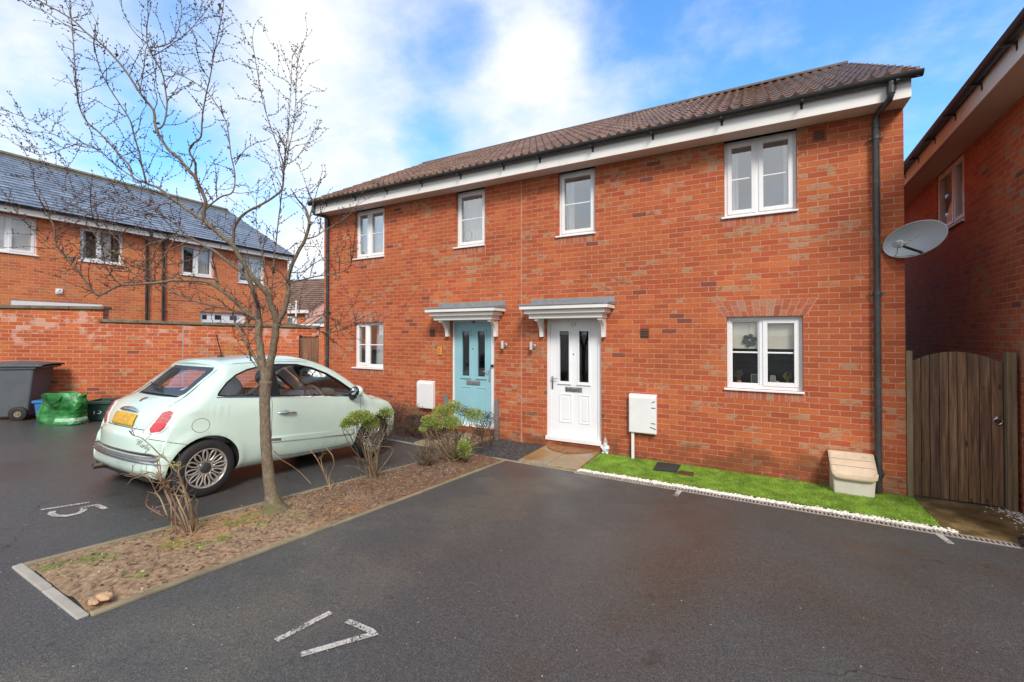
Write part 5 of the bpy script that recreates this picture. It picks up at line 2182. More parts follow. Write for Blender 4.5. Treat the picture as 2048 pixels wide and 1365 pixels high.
rg = thing('garden_gate', (0, 0, 0), 'plain dark wooden gate in the garden wall beyond the car', 'gate', world=False)
rg.location = root.matrix_basis @ Vector(((gh[0] + gh[1]) / 2, .08, -.3))
rg.rotation_euler = root.rotation_euler
mb = MB()
wd_ = gh[1] - gh[0] - .1
rb_ = random.Random(9)
nb = 8
for k in range(nb):
    a, b_ = -wd_ / 2 + wd_ * k / nb + .004, -wd_ / 2 + wd_ * (k + 1) / nb - .004
    mb.box(a, b_, 0, .02, .1, gh[3] + .3 - .02 - rb_.uniform(0, .015))
mb.build('gate_boards', M['gatewood'], rg, bevel=.003)
for s in (-1, 1):
    mb = MB()
    a = s * (wd_ / 2 + .025)
    mb.box(a - .022, a + .022, -.01, .07, 0, gh[3] + .3 - .004)
    mb.build('post', M['gatewood'], rg, bevel=.004)
mb = MB()
mb.box(-wd_ / 2, wd_ / 2, .021, .06, 1.2, 1.32)
mb.build('ledge', M['gatewood'], rg)

# ================================================================== far houses seen through the gap
def far():
    C0 = at_depth(611, 668, 30.)
    C0.z = 0
    ldir = (at_depth(500, 668, 31.5) - at_depth(611, 668, 30.))
    ldir.z = 0
    ldir.normalize()
    gdir = Vector((-ldir.y, ldir.x, 0))
    if gdir.dot(F0) < 0:
        gdir = -gdir
    gdir = (gdir + ldir * -.55).normalized()
    ze = at_depth(608, 622, 30.).z
    L_, Wd = 9., 7.
    t = thing('distant_house', C0, 'distant house with a brown roof and pink rendered gable seen past the wall', 'house')
    f0, f1 = C0, C0 + ldir * L_
    b0, b1 = f0 + gdir * Wd, f1 + gdir * Wd
    mb = MB()

    def up(p, z):
        return (p.x, p.y, z)
    ins = gdir * .25
    mb.quad(up(f0 + ins, 0), up(f1 + ins, 0), up(f1 + ins, ze), up(f0 + ins, ze))
    mb.quad(up(f1, 0), up(b1, 0), up(b1, ze), up(f1, ze))
    mb.quad(up(b1, 0), up(b0, 0), up(b0, ze), up(b1, ze))
    mb.build('wall', M['brick_left'], t)
    zr = ze + 2.6
    m0, m1 = (f0 + b0) / 2, (f1 + b1) / 2
    mb = MB()
    mb.face_ = None
    mb.quad(up(f0, 0), up(b0, 0), up(b0, ze), up(m0, zr - .1), up(f0, ze))
    mb.build('gable', simple('pink_render', (.62, .36, .30), .9, var=.06), t)
    mb = MB()
    o1 = -ldir * .25
    for k in range(16):
        a, b_ = k / 16, (k + 1) / 16
        for (e0, e1) in (((f0, f1), (m0, m1)),):
            p0, p1 = e0[0].lerp(e1[0], a), e0[1].lerp(e1[1], a)
            q0, q1_ = e0[0].lerp(e1[0], b_), e0[1].lerp(e1[1], b_)
            z0_, z1_ = ze + (zr - ze) * a, ze + (zr - ze) * b_
            mb.quad(up(p0 + o1, z0_ + .05), up(p1, z0_ + .05), up(q1_, z1_ + .02), up(q0 + o1, z1_ + .02))
    mb.quad(up(m0 + o1, zr), up(m1, zr), up(b1, ze), up(b0 + o1, ze))
    mb.build('roof', M['tile'], t)
    mb = MB()
    e = gdir * -.12
    mb.hexa([up(f0 + e + o1, ze - .16), up(f1 + e, ze - .16), up(f1, ze - .16), up(f0 + o1, ze - .16)],
            [up(f0 + e + o1, ze + .04), up(f1 + e, ze + .04), up(f1, ze + .04), up(f0 + o1, ze + .04)])
    mb.build('fascia', M['fascia'], t)
    # a window under the eaves
    for s in (1.2, 4.):
        mb = MB()
        p, q = f0 + ldir * s + ins * .6, f0 + ldir * (s + 1.3) + ins * .6
        mb.hexa([up(p, ze - 1.5), up(q, ze - 1.5), up(q + ins * .3, ze - 1.5), up(p + ins * .3, ze - 1.5)],
                [up(p, ze - .35), up(q, ze - .35), up(q + ins * .3, ze - .35), up(p + ins * .3, ze - .35)])
        w = mb.build('window', M['upvc'], t)
        mb = MB()
        for (aa, bb) in ((.1, .58), (.72, 1.2)):
            p2, q2_ = f0 + ldir * (s + aa) + ins * .55, f0 + ldir * (s + bb) + ins * .55
            mb.quad(up(p2, ze - 1.4), up(q2_, ze - 1.4), up(q2_, ze - .45), up(p2, ze - .45))
        mb.build('pane', simple('far_pane', (.12, .14, .15), .1), w)
    # low outbuilding in front of it
    Z2 = 19.
    p0, p1 = at_depth(556, 652, Z2), at_depth(652, 654.5, Z2)
    d2 = (p1 - p0)
    d2.z = 0
    d2.normalize()
    n2 = Vector((-d2.y, d2.x, 0))
    zt_ = at_depth(610, 653, Z2).z
    t = thing('garden_shed', (p0.x, p0.y, 0), 'low outbuilding with grey roof and white fascia beyond the garden wall', 'shed')
    ln = (p1 - p0).length + .6
    a, b_ = p0, p0 + d2 * ln
    mb = MB()
    mb.hexa([up(a, 0), up(b_, 0), up(b_ + n2 * 2.4, 0), up(a + n2 * 2.4, 0)], [up(a, zt_), up(b_, zt_), up(b_ + n2 * 2.4, zt_), up(a + n2 * 2.4, zt_)])
    mb.build('wall', M['brick_left'], t)
    mb = MB()
    mb.hexa([up(a - n2 * .08, zt_ - .02), up(b_ - n2 * .08, zt_ - .02), up(b_ - n2 * .03, zt_ - .02), up(a - n2 * .03, zt_ - .02)],
            [up(a - n2 * .08, zt_ + .10), up(b_ - n2 * .08, zt_ + .10), up(b_ - n2 * .03, zt_ + .10), up(a - n2 * .03, zt_ + .10)])
    mb.build('fascia', M['upvc'], t)
    c0 = p0 + d2 * (ln * .55)
    mb = MB()
    mb.hexa([up(c0, zt_ + .02), up(b_, zt_ + .02), up(b_ + n2 * 2.4, zt_ + .02), up(c0 + n2 * 2.4, zt_ + .02)],
            [up(c0 + d2 * .3, zt_ + .34), up(b_, zt_ + .34), up(b_ + n2 * 2.1, zt_ + .5), up(c0 + d2 * .3 + n2 * 2.1, zt_ + .5)])
    mb.build('roof', M['lead'], t)
    P = at_depth(592, 655, 16.)
    zt2 = at_depth(592, 604, 16.).z
    t = thing('pole', (P.x, P.y, 0), 'thin white pole beyond the garden wall', 'pole')
    mb = MB()
    mb.tube([(P.x, P.y, 0), (P.x, P.y, zt2)], .028, 8)
    mb.build('mast', M['upvc'], t, smooth=True)
    mb = MB()
    mb.ball((P.x, P.y, zt2), .04, .04, .04, 8, 6)
    mb.build('cap', M['upvc'], t, smooth=True)


far()

# ================================================================== bins and boxes by the wall
nW = Vector((dW.y, -dW.x, 0))    # from the wall towards the camera
BINX = ongr(57, 841)


def local(mtx_origin, ang):
    return Matrix.Translation(mtx_origin) @ Matrix.Rotation(ang, 4, 'Z')


angW = atan2(dW.y, dW.x)
# wheeled bin: rear towards +x (along the wall to the right), near side towards -y
t = thing('wheelie_bin', BINX, 'large dark grey wheelie bin against the garden wall at the left edge', 'wheelie bin', rz=angW, world=False)
M['bin'] = simple('bin_grey', (.085, .095, .105), .55, var=.10, scale=4, bump=.05, bscale=160, dirt=((.14, .14, .13), .3))
M['binlid'] = simple('bin_lid_grey', (.075, .082, .092), .5, var=.12, scale=4, dirt=((.16, .16, .15), .4))
mb = MB()
mb.hexa([(-.62, .03, .06), (-.04, .03, .06), (-.04, .53, .06), (-.62, .53, .06)], [(-.74, 0, .98), (.07, 0, .98), (.07, .58, .98), (-.74, .58, .98)])
bn = mb.build('body', M['bin'], t, bevel=.03)
mb = MB()
mb.box(-.77, .10, -.025, .605, .93, .985)
mb.build('rim', M['bin'], t, bevel=.012)
mb = MB()
rows = []
for i in range(11):
    u = i / 10
    x = -.80 + 1.0 * u
    crown = .055 * sin(pi * min(1, u * 1.02))
    rows.append([(x, -.045, .975), (x, -.035, 1.00 + crown * .2), (x, .06, 1.015 + crown * .8), (x, .29, 1.02 + crown), (x, .52, 1.015 + crown * .8), (x, .615, 1.0 + crown * .2), (x, .625, .975)])
mb.grid(rows)
mb.build('lid', M['binlid'], t, smooth=True, sharp=40, solid=.012)
mb = MB()
mb.tube([(.12, .02, .965), (.17, .04, .96), (.17, .54, .96), (.12, .56, .965)], .018, 10)
mb.build('handle', M['binlid'], t, smooth=True)
M['rubber'] = simple('black_rubber', (.018, .018, .018), .75, var=.2, scale=20)
for y in (-.035, .55):
    mb = MB()
    mt_ = Matrix.Translation((-.13, y, .13)) @ Matrix.Rotation(pi / 2, 4, 'X')
    mb.lathe([(.06, -.03), (.115, -.03), (.13, -.02), (.13, .02), (.115, .03), (.06, .03)], 28, mt_)
    w = mb.build('wheel', M['rubber'], t, smooth=True)
    mb = MB()
    mb.lathe([(0, .02), (.02, .024), (.03, .012), (.06, .016), (.062, -.01), (0, -.01)], 20, mt_)
    mb.build('hub', simple('hub_tan', (.22, .17, .11), .6), w, smooth=True)

# blue box
P = ongr(78, 843)
t = thing('recycling_box', P, 'small blue recycling box between the grey bin and the green bag', 'recycling box', rz=angW, group='recycling boxes', world=False)
M['bluebox'] = simple('blue_plastic', (.035, .17, .42), .45, var=.1, scale=6)
mb = MB()
a0, a1 = -.08, .38
mb.hexa([(a0 + .03, .02, .0), (a1 - .03, .02, 0), (a1 - .03, .34, 0), (a0 + .03, .34, 0)], [(a0, 0, .36), (a1, 0, .36), (a1, .38, .36), (a0, .38, .36)])
mb.build('tub', M['bluebox'], t, bevel=.015)
mb = MB()
for (x0_, x1_, y0_, y1_) in ((a0 - .02, a1 + .02, -.02, .01), (a0 - .02, a1 + .02, .37, .40), (a0 - .02, a0 + .01, .01, .37), (a1 - .01, a1 + .02, .01, .37)):
    mb.box(x0_, x1_, y0_, y1_, .33, .375)
mb.build('rim', M['bluebox'], t, bevel=.006)

# green bag
def bag():
    P = ongr(126, 847)
    t = thing('green_bag', P, 'crumpled glossy green bag slumped in front of the garden wall', 'bag', rz=angW - .35, world=False)
    mt, g, b = new_mat('green_woven_plastic')
    co = g.n('ShaderNodeTexCoord').outputs['Object']
    n = g.noise(co, 4.5, 4, .6)
    c = g.ramp(n, [(.3, (.010, .075, .014)), (.5, (.022, .17, .034)), (.62, (.05, .27, .075)), (.74, (.30, .50, .32))])
    x, y, z = g.xyz(co)
    band = g.m('MULTIPLY', g.m('LESS_THAN', g.m('ABSOLUTE', g.m('SUBTRACT', z, .085)), .028), g.m('GREATER_THAN', x, .02))
    c = g.mix(g.m('MULTIPLY', band, .75), c, (.42, .60, .46))
    g.set(b.inputs['Base Color'], c)
    b.inputs['Roughness'].default_value = .38
    g.set(b.inputs['Normal'], g.bump(g.noise(co, 18., 4, .6), .5, .02))
    mb = MB()
    W_, D_, H_ = .80, .34, .56
    NX, NZ = 120, 36
    rows = []
    for k in range(NZ + 1):
        f = k / NZ
        r = []
        for i in range(NX):
            a = 2 * pi * i / NX
            ca, sa = cos(a), sin(a)
            ex = .55
            px_ = math.copysign(abs(ca) ** ex, ca) * W_ / 2 * (.90 + .12 * f)
            py_ = math.copysign(abs(sa) ** ex, sa) * D_ / 2 * (1.05 - .45 * f)
            hz = H_ * (1 - .14 * (ca < 0) * abs(ca) - .10 * max(0, sin(2.2 * a)))
            pz_ = f * hz
            q = Vector((px_ * 3.4, py_ * 3.4, pz_ * 4.2))
            nd = mnoise.fractal(q, 1., 2., 4) * .07 + (abs(mnoise.noise(q * 1.6)) - .2) * .11 + (abs(mnoise.noise(q * 3.9)) - .2) * .06
            r.append((px_ * (1 + nd), py_ * (1 + nd * 1.6) + .06 * sin(pz_ * 9 + px_ * 4) * f, max(0, pz_ + mnoise.noise(q * 1.3 + Vector((7, 0, 0))) * .03 * f)))
        r.append(r[0])
        rows.append(r)
    mb.grid(rows)
    mb.build('sack', mt, t, smooth=True, sharp=50, merge=True, solid=.004)
    mb = MB()
    for s in (-1, 1):
        mb.tube([(-.17, s * .10 - .05, .50), (-.10, s * .10 - .09, .42), (0, s * .10 - .12, .36), (.10, s * .10 - .10, .40), (.16, s * .10 - .06, .50)], .013, 6)
    mb.build('handle', simple('bag_handle', (.01, .035, .012), .6), t, smooth=True)


bag()

# dark green recycling box with 15 in white
P = ongr(172, 843)
M['greenbox'] = simple('dark_green_plastic', (.022, .062, .048), .5, var=.15, scale=6, dirt=((.06, .08, .07), .3))
angB = angW - .12
t = thing('recycling_box', P, 'dark green recycling box marked 15 beside the green bag', 'recycling box', rz=angB, group='recycling boxes', world=False)
mb = MB()
mb.hexa([(.02, .02, 0), (.82, .02, 0), (.82, .40, 0), (.02, .40, 0)], [(-.02, 0, .33), (.88, 0, .33), (.88, .44, .33), (-.02, .44, .33)])
mb.build('tub', M['greenbox'], t, bevel=.015)
mb = MB()
for (x0_, x1_, y0_, y1_) in ((-.05, .91, -.025, .01), (-.05, .91, .43, .47), (-.05, -.01, .01, .43), (.87, .91, .01, .43)):
    mb.box(x0_, x1_, y0_, y1_, .31, .365)
mb.build('rim', M['greenbox'], t, bevel=.006)
mb = text_mesh('15', .165, .001, 0, Matrix.Translation((.165, .009, .175)) @ Matrix.Rotation(pi / 2 - .06, 4, 'X'))
mb.build('numeral', simple('white_marking', (.78, .80, .80), .6), t)
P2 = t.matrix_basis @ Vector((.52, .12, .37))
t = thing('bin_lid', P2, 'black lid resting on top of the dark green recycling box', 'lid', rz=angB, world=False)
mb = MB()
mb.box(-.14, .40, -.12, .26, 0, .028)
mb.build('plate', M['darkplastic'], t, bevel=.01)
mb = MB()
mb.tube([(.02, .05, .028), (.04, .05, .05), (.22, .05, .05), (.24, .05, .028)], .01, 8)
mb.build('grip', M['darkplastic'], t, smooth=True)

# black plant trough and terracotta piece under the left meter box
P = onY(826, 834, -.22)
zb = gz(P.x, -.2)
t = thing('plant_trough', (P.x, -.22, zb), 'black plant trough with dry stems below the left meter box', 'plant pot')
mb = MB()
ztr = P.z + .03
mb.hexa([(P.x - .10, -.30, zb), (P.x + .16, -.30, zb), (P.x + .16, -.10, zb), (P.x - .10, -.10, zb)],
        [(P.x - .12, -.32, ztr), (P.x + .18, -.32, ztr), (P.x + .18, -.08, ztr), (P.x - .12, -.08, ztr)])
mb.build('trough', M['darkplastic'], t, bevel=.01)
mb = MB()
rr = random.Random(21)
for _ in range(60):
    x, y = P.x + rr.uniform(-.14, .22), rr.uniform(-.29, -.11)
    q = Vector((x + rr.uniform(-.08, .08), y + rr.uniform(-.06, .06), ztr + rr.uniform(.06, .22)))
    mb.tube([(x, y, ztr - .02), q], [.003, .0015], 4)
    mb.octa(q, Vector((rr.uniform(-1, 1), rr.uniform(-1, 1), 1)), .010, .022)
mb.build('stems', island_mat('dry_stems', [(.28, .17, .07), (.20, .09, .05), (.34, .24, .12)], .9, 0), t)
P = onY(868, 828, -.3)
t = thing('terracotta_pot', (P.x, -.3, gz(P.x, -.3)), 'tilted terracotta pot beside the black plant trough', 'plant pot')
M['terra_pot'] = simple('terracotta', (.42, .16, .08), .8, var=.15, scale=9)
mt_ = Matrix.Translation((P.x + .02, -.34, gz(P.x, -.3) + .17)) @ Matrix.Rotation(.9, 4, 'Y')
mb = MB()
mb.lathe([(0, -.16), (.09, -.16), (.13, .10), (.145, .10), (.145, .15), (.12, .15), (.11, .09), (0, .05)], 22, mt_)
mb.build('pot', M['terra_pot'], t, smooth=True, sharp=40)
mb = MB()
mb.lathe([(0, .06), (.105, .09), (.0, .10)], 16, mt_)
mb.build('soil', M['soil'], t)
# ================================================================== pale green small car
def build_car():
    loc = Vector((-5.79, -4.515, .289))
    root = thing('parked_car', loc, 'pale mint green three-door hatchback parked behind the bare tree', 'car', world=False)
    root.rotation_euler = (-atan(.068), 0, 0)
    MW = Matrix.Translation(loc) @ Matrix.Rotation(-atan(.068), 4, 'X')
    IM = MW.inverted()

    mt, g, b = new_mat('mint_car_paint')
    co = g.n('ShaderNodeTexCoord').outputs['Object']
    x, y, z = g.xyz(co)
    dirt = g.m('ADD', g.noise(co, 5., 4), g.m('MULTIPLY', z, -.9))
    c = g.mix(g.step(dirt, .12, .42, 0., .42), (.63, .78, .685), (.44, .47, .35))
    c = g.mix(g.step(g.noise(co, 1.4, 3), .45, .7, 0., .15), c, (.50, .62, .53))
    g.set(b.inputs['Base Color'], c)
    b.inputs['Roughness'].default_value = .24
    b.inputs['Coat Weight'].default_value = .8
    b.inputs['Coat Roughness'].default_value = .06
    paint = mt
    cabin = simple('cabin_trim', (.62, .62, .57), .85, var=.08)
    black = simple('wheel_arch_black', (.010, .010, .010), .9)
    seam = simple('panel_gap', (.035, .045, .04), .8)
    trimgrey = simple('bumper_trim_grey', (.30, .265, .265), .28, .55, var=.1, scale=8)

    TP = [(-.475, .47), (-.475, .585), (-.466, .645), (-.446, .672), (-.438, .70), (-.425, .77), (-.40, .83), (-.355, .905), (-.28, .963), (-.17, 1.018), (-.09, 1.073), (.03, 1.195), (.16, 1.325), (.185, 1.375),
          (.25, 1.412), (.6, 1.455), (.95, 1.482), (1.25, 1.478), (1.5, 1.432), (1.72, 1.340), (1.95, 1.200), (2.18, 1.035), (2.31, .955), (2.40, .935), (2.6, .897), (2.75, .838), (2.87, .755), (2.94, .64), (2.965, .50)]
    BP = [(-.475, .45), (-.47, .36), (-.45, .275), (-.39, .222), (-.2, .20), (0, .195), (2.4, .195), (2.7, .20), (2.88, .26), (2.95, .36), (2.965, .48)]
    PLAN = [(-.475, .58), (-.455, .66), (-.42, .715), (-.36, .752), (-.27, .782), (-.15, .800), (.1, .811), (.6, .8135), (1.5, .8135), (2.2, .81), (2.5, .785), (2.7, .745), (2.85, .68), (2.94, .58), (2.965, .50)]
    PROF = [(.15, .89), (.22, .925), (.32, .968), (.45, .995), (.6, 1.0), (.75, .996), (.88, .975), (.97, .945), (1.05, .905), (1.2, .828), (1.34, .745), (1.42, .69), (1.5, .62)]

    def lin(tab, t):
        if t <= tab[0][0]:
            return tab[0][1]
        for (a, va), (b_, vb) in zip(tab[:-1], tab[1:]):
            if t <= b_:
                return va + (vb - va) * (t - a) / (b_ - a)
        return tab[-1][1]

    def smooth_tab(tab, n=300, it=14):
        a, b_ = tab[0][0], tab[-1][0]
        xs_ = [a + (b_ - a) * k / n for k in range(n + 1)]
        ys_ = [lin(tab, q) for q in xs_]
        for _ in range(it):
            ys_ = [ys_[0]] + [(ys_[k - 1] + 2 * ys_[k] + ys_[k + 1]) / 4 for k in range(1, n)] + [ys_[-1]]

        def f(q):
            u = (q - a) / (b_ - a) * n
            if u <= 0:
                return ys_[0]
            if u >= n:
                return ys_[-1]
            k = int(u)
            return ys_[k] + (ys_[k + 1] - ys_[k]) * (u - k)
        return f
    plan = smooth_tab(PLAN, 400, 10)
    prof_ = smooth_tab(PROF, 300, 30)

    def W(y_, z_):
        w = plan(y_) * prof_(z_)
        # crease along the waist and swollen arches
        w += .006 * exp(-((z_ - (.885 - .02 * y_)) / .018) ** 2)
        for ax in (0., 2.3):
            rho = sqrt((y_ - ax) ** 2 + (z_ - .30) ** 2)
            if z_ > .2:
                w += .013 * exp(-((rho - .355) / .045) ** 2)
        return w

    def polysample(P, n, sm=2):
        # Catmull-Rom, then equal arc length
        P = [Vector(q) for q in P]
        out = []
        for k in range(len(P) - 1):
            p0, p1, p2, p3 = P[max(0, k - 1)], P[k], P[k + 1], P[min(len(P) - 1, k + 2)]
            for j in range(12):
                t_ = j / 12
                a1 = (p2 - p0) * .5
                a2 = (p3 - p1) * .5
                h00, h10, h01, h11 = 2 * t_ ** 3 - 3 * t_ ** 2 + 1, t_ ** 3 - 2 * t_ ** 2 + t_, -2 * t_ ** 3 + 3 * t_ ** 2, t_ ** 3 - t_ ** 2
                L_ = (p2 - p1).length
                s1 = min(1, L_ / max(1e-6, (p2 - p0).length) * 2)
                s2 = min(1, L_ / max(1e-6, (p3 - p1).length) * 2)
                out.append(p1 * h00 + a1 * s1 * h10 + p2 * h01 + a2 * s2 * h11)
        out.append(P[-1])
        d = [0]
        for a, b_ in zip(out[:-1], out[1:]):
            d.append(d[-1] + (b_ - a).length)
        res = []
        j = 0
        for k in range(n + 1):
            s = d[-1] * k / n
            while j < len(d) - 2 and d[j + 1] < s:
                j += 1
            t_ = (s - d[j]) / max(1e-9, d[j + 1] - d[j])
            res.append(out[j].lerp(out[j + 1], t_))
        return res

    def loft(TP, BP, Wf, n=190, q=9, r=26, Dscale=1., rnd_=.045, mode='body'):
        T = polysample(TP, n)
        Bd = polysample(BP, 600)
        # pair each roof-line sample with an underside point: same y in the middle, spread evenly at the ends
        yA, yB = .05, 2.35
        iA = next(k for k, p in enumerate(T) if p.x >= yA and p.y > .6)
        iB = next(k for k, p in enumerate(T) if p.x >= yB and p.y > .6)
        sA = min(range(len(Bd)), key=lambda k: abs(Bd[k].x - yA))
        sB = min(range(len(Bd)), key=lambda k: abs(Bd[k].x - yB))
        B = []
        for k in range(n + 1):
            if k < iA:
                s = sA * k / iA
            elif k <= iB:
                s = sA + (sB - sA) * (T[k].x - T[iA].x) / (T[iB].x - T[iA].x)
            else:
                s = sB + (len(Bd) - 1 - sB) * (k - iB) / (n - iB)
            j = min(len(Bd) - 2, int(s))
            B.append(Bd[j].lerp(Bd[j + 1], s - j))

        def normal(L, k, sgn):
            d = L[min(n, k + 1)] - L[max(0, k - 1)]
            d.normalize()
            return Vector((d.y, -d.x)) * sgn

        def Dt(p):
            tab = [(-.58, .10), (-.45, .10), (-.3, .065), (0, .05), (.3, .045), (1.2, .05), (1.9, .07), (2.4, .085), (2.7, .07), (2.97, .12)]
            return lin(tab, p.x) * Dscale
        verts, rowsL = [], []
        for k in range(n + 1):
            nt = normal(T, k, 1)
            nb_ = normal(B, k, -1)
            e = min(k, n - k) / 10
            dt = Dt(T[k]) * min(1, .35 + e)
            db = .02 * min(1, e)
            if k in (0, n):
                nt = Vector((1 if k == 0 else -1, 0))
                nb_ = nt
                dt = Dt(T[k])
                db = dt
            if k < 10 or k > n - 10:
                # end faces: curve the whole sheet inward equally
                dt = Dt(T[k])
                db = db + (Dt(T[k]) - db) * (1 - min(1, e))
            Et = T[k] + nt * dt
            Eb = B[k] + nb_ * db
            we = max(.08, Wf(Et.x, Et.y) - rnd_)
            wb_ = max(.08, Wf(Eb.x, Eb.y) - rnd_ * .6)
            half = []
            for i in range(q + 1):
                u = i / q
                p = T[k] + nt * dt * u ** 2.6
                half.append((we * u, p.x, p.y))
            L_ = (Eb - Et).length
            for i in range(1, r):
                u = i / r
                # denser near both edges
                u = .5 - .5 * cos(pi * u) if L_ > .2 else u
                p = Et.lerp(Eb, u)
                dtop, dbot = u * L_, (1 - u) * L_
                s0 = min(.07, L_ * .45)
                w = Wf(p.x, p.y)
                if dtop < s0:
                    w -= rnd_ * (1 - dtop / s0) ** 2
                if dbot < s0:
                    w -= rnd_ * .6 * (1 - dbot / s0) ** 2
                half.append((max(.08, w), p.x, p.y))
            for i in range(q, -1, -1):
                u = i / q
                p = B[k] + nb_ * db * u ** 2.6
                half.append((wb_ * u, p.x, p.y))
            ring = half + [(-h[0], h[1], h[2]) for h in reversed(half[1:-1])]
            rowsL.append(ring)
        m_ = len(rowsL[0])
        mb = MB()
        for rr_ in rowsL:
            mb.v += [tuple(p) for p in rr_]
        for k in range(n):
            for i in range(m_):
                j = (i + 1) % m_
                mb.face((k * m_ + i, k * m_ + j, (k + 1) * m_ + j, (k + 1) * m_ + i))
        # end caps: stitch right half to left half row by row
        hn = len(rowsL[0]) // 2 + 1
        for base, flip in ((0, False), (n * m_, True)):
            for i in range(hn - 1):
                a, b_ = base + i, base + i + 1
                c_, d_ = base + (m_ - i - 1) % m_, base + (m_ - i) % m_
                f_ = [a, b_, c_, d_]
                f_ = [v for t_, v in enumerate(f_) if v not in f_[:t_]]
                if len(f_) >= 3:
                    mb.face(f_ if flip else f_[::-1])
        return mb

    def to_obj(mb, name, mats, smooth=True):
        me = bpy.data.meshes.new(name)
        me.from_pydata(mb.v, [], mb.f)
        for m_ in mats:
            me.materials.append(m_)
        bm = bmesh.new()
        bm.from_mesh(me)
        bmesh.ops.remove_doubles(bm, verts=bm.verts, dist=1e-5)
        bmesh.ops.recalc_face_normals(bm, faces=bm.faces)
        bm.to_mesh(me)
        bm.free()
        o = bpy.data.objects.new(name, me)
        COL.objects.link(o)
        return o

    body = to_obj(loft(TP, BP, W), 'body', [paint, black, cabin])
    full_bvh = BVHTree.FromPolygons([v.co.copy() for v in body.data.vertices], [tuple(p.vertices) for p in body.data.polygons])

    # ---- cutters
    CT = [(-.0, .50), (-.02, .80), (-.09, 1.0), (-.06, 1.045), (.06, 1.17), (.18, 1.30), (.28, 1.365), (.6, 1.405), (.95, 1.43), (1.25, 1.425), (1.5, 1.375), (1.72, 1.282), (1.95, 1.135), (2.10, 1.02), (2.18, .92), (2.22, .70), (2.15, .50)]
    cut = []
    mb = MB()
    pts = [(p[0], p[1]) for p in CT]

    def cw(p):
        return max(.3, min(.74, W(max(-.1, p[0]), p[1]) - .075 - max(0, min(.16, (.42 - p[0]) * .5 if p[1] > .9 else 0))))
    mb.prism(pts, lambda p: (-cw(p), p[0], p[1]), lambda p: (cw(p), p[0], p[1]))
    mb.mi = [0] * len(mb.f)
    cut.append((mb, cabin))
    for ax in (0., 2.3):
        for s in (-1, 1):
            mb = MB()
            circ = [(ax + .333 * cos(2 * pi * k / 48), .298 + .333 * sin(2 * pi * k / 48)) for k in range(48)]
            mb.prism(circ, lambda p, s=s: (s * .50, p[0], p[1]), lambda p, s=s: (s * .95, p[0], p[1]))
            cut.append((mb, black))
    # side glass outline
    def pxy(px, py, side_x):
        """pixel on the car's right flank -> local (y, z) on plane x = side_x"""
        o_ = IM @ CAM
        d_ = (IM.to_3x3() @ ray(px, py))
        t_ = (side_x - o_.x) / d_.x
        p = o_ + d_ * t_
        return p

    SW = [(.085, 1.035), (.125, 1.085), (.20, 1.165), (.31, 1.245), (.45, 1.305), (.62, 1.345), (.85, 1.368), (1.10, 1.368), (1.32, 1.326), (1.52, 1.252), (1.70, 1.150), (1.86, 1.040), (2.00, .948), (2.00, .936), (1.6, .957), (1.0, .985), (.5, 1.008), (.2, 1.018)]
    mb = MB()
    mb.prism(SW, lambda p: (-1.0, p[0], p[1]), lambda p: (1.0, p[0], p[1]))
    cut.append((mb, seam))
    # rear glass: cut from behind
    RW = [(-.43, 1.022), (.43, 1.022), (.455, 1.045), (.462, 1.285), (.43, 1.325), (-.43, 1.325), (-.462, 1.285), (-.455, 1.045)]
    mb = MB()
    mb.prism(RW, lambda p: (p[0], -.30, p[1] - .02), lambda p: (p[0], .36, p[1] + .0))
    cut.append((mb, seam))
    WS = [(-.60, .985), (.60, .985), (.53, 1.325), (.49, 1.36), (-.49, 1.36), (-.53, 1.325)]
    mb = MB()
    mb.prism(WS, lambda p: (p[0], 1.62, p[1]), lambda p: (p[0], 2.6, p[1]))
    cut.append((mb, seam))
    tmp = []
    for k, (m_, mat) in enumerate(cut):
        c_ = to_obj(m_, 'cutter', [mat])
        md = body.modifiers.new('cut%d' % k, 'BOOLEAN')
        md.operation = 'DIFFERENCE'
        md.solver = 'EXACT'
        md.object = c_
        md.material_mode = 'TRANSFER'
        tmp.append(c_)
    dg = bpy.context.evaluated_depsgraph_get()
    me = bpy.data.meshes.new_from_object(body.evaluated_get(dg))
    bpy.data.objects.remove(body)
    for c_ in tmp:
        bpy.data.objects.remove(c_)
    me.name = 'body'
    me.polygons.foreach_set('use_smooth', [True] * len(me.polygons))
    me.set_sharp_from_angle(angle=radians(32))
    body = bpy.data.objects.new('body', me)
    COL.objects.link(body)
    body.parent = root

    def put(mb, name, mat, parent=root, smooth=True, sharp=40, bevel=0., solid=0.):
        return mb.build(name, mat, parent, smooth=smooth, sharp=sharp, bevel=bevel, solid=solid)

    # ---- patches laid on the skin
    def cast(o_, d_):
        h = full_bvh.ray_cast(Vector(o_), Vector(d_).normalized())
        return (h[0], h[1]) if h[0] else (None, None)

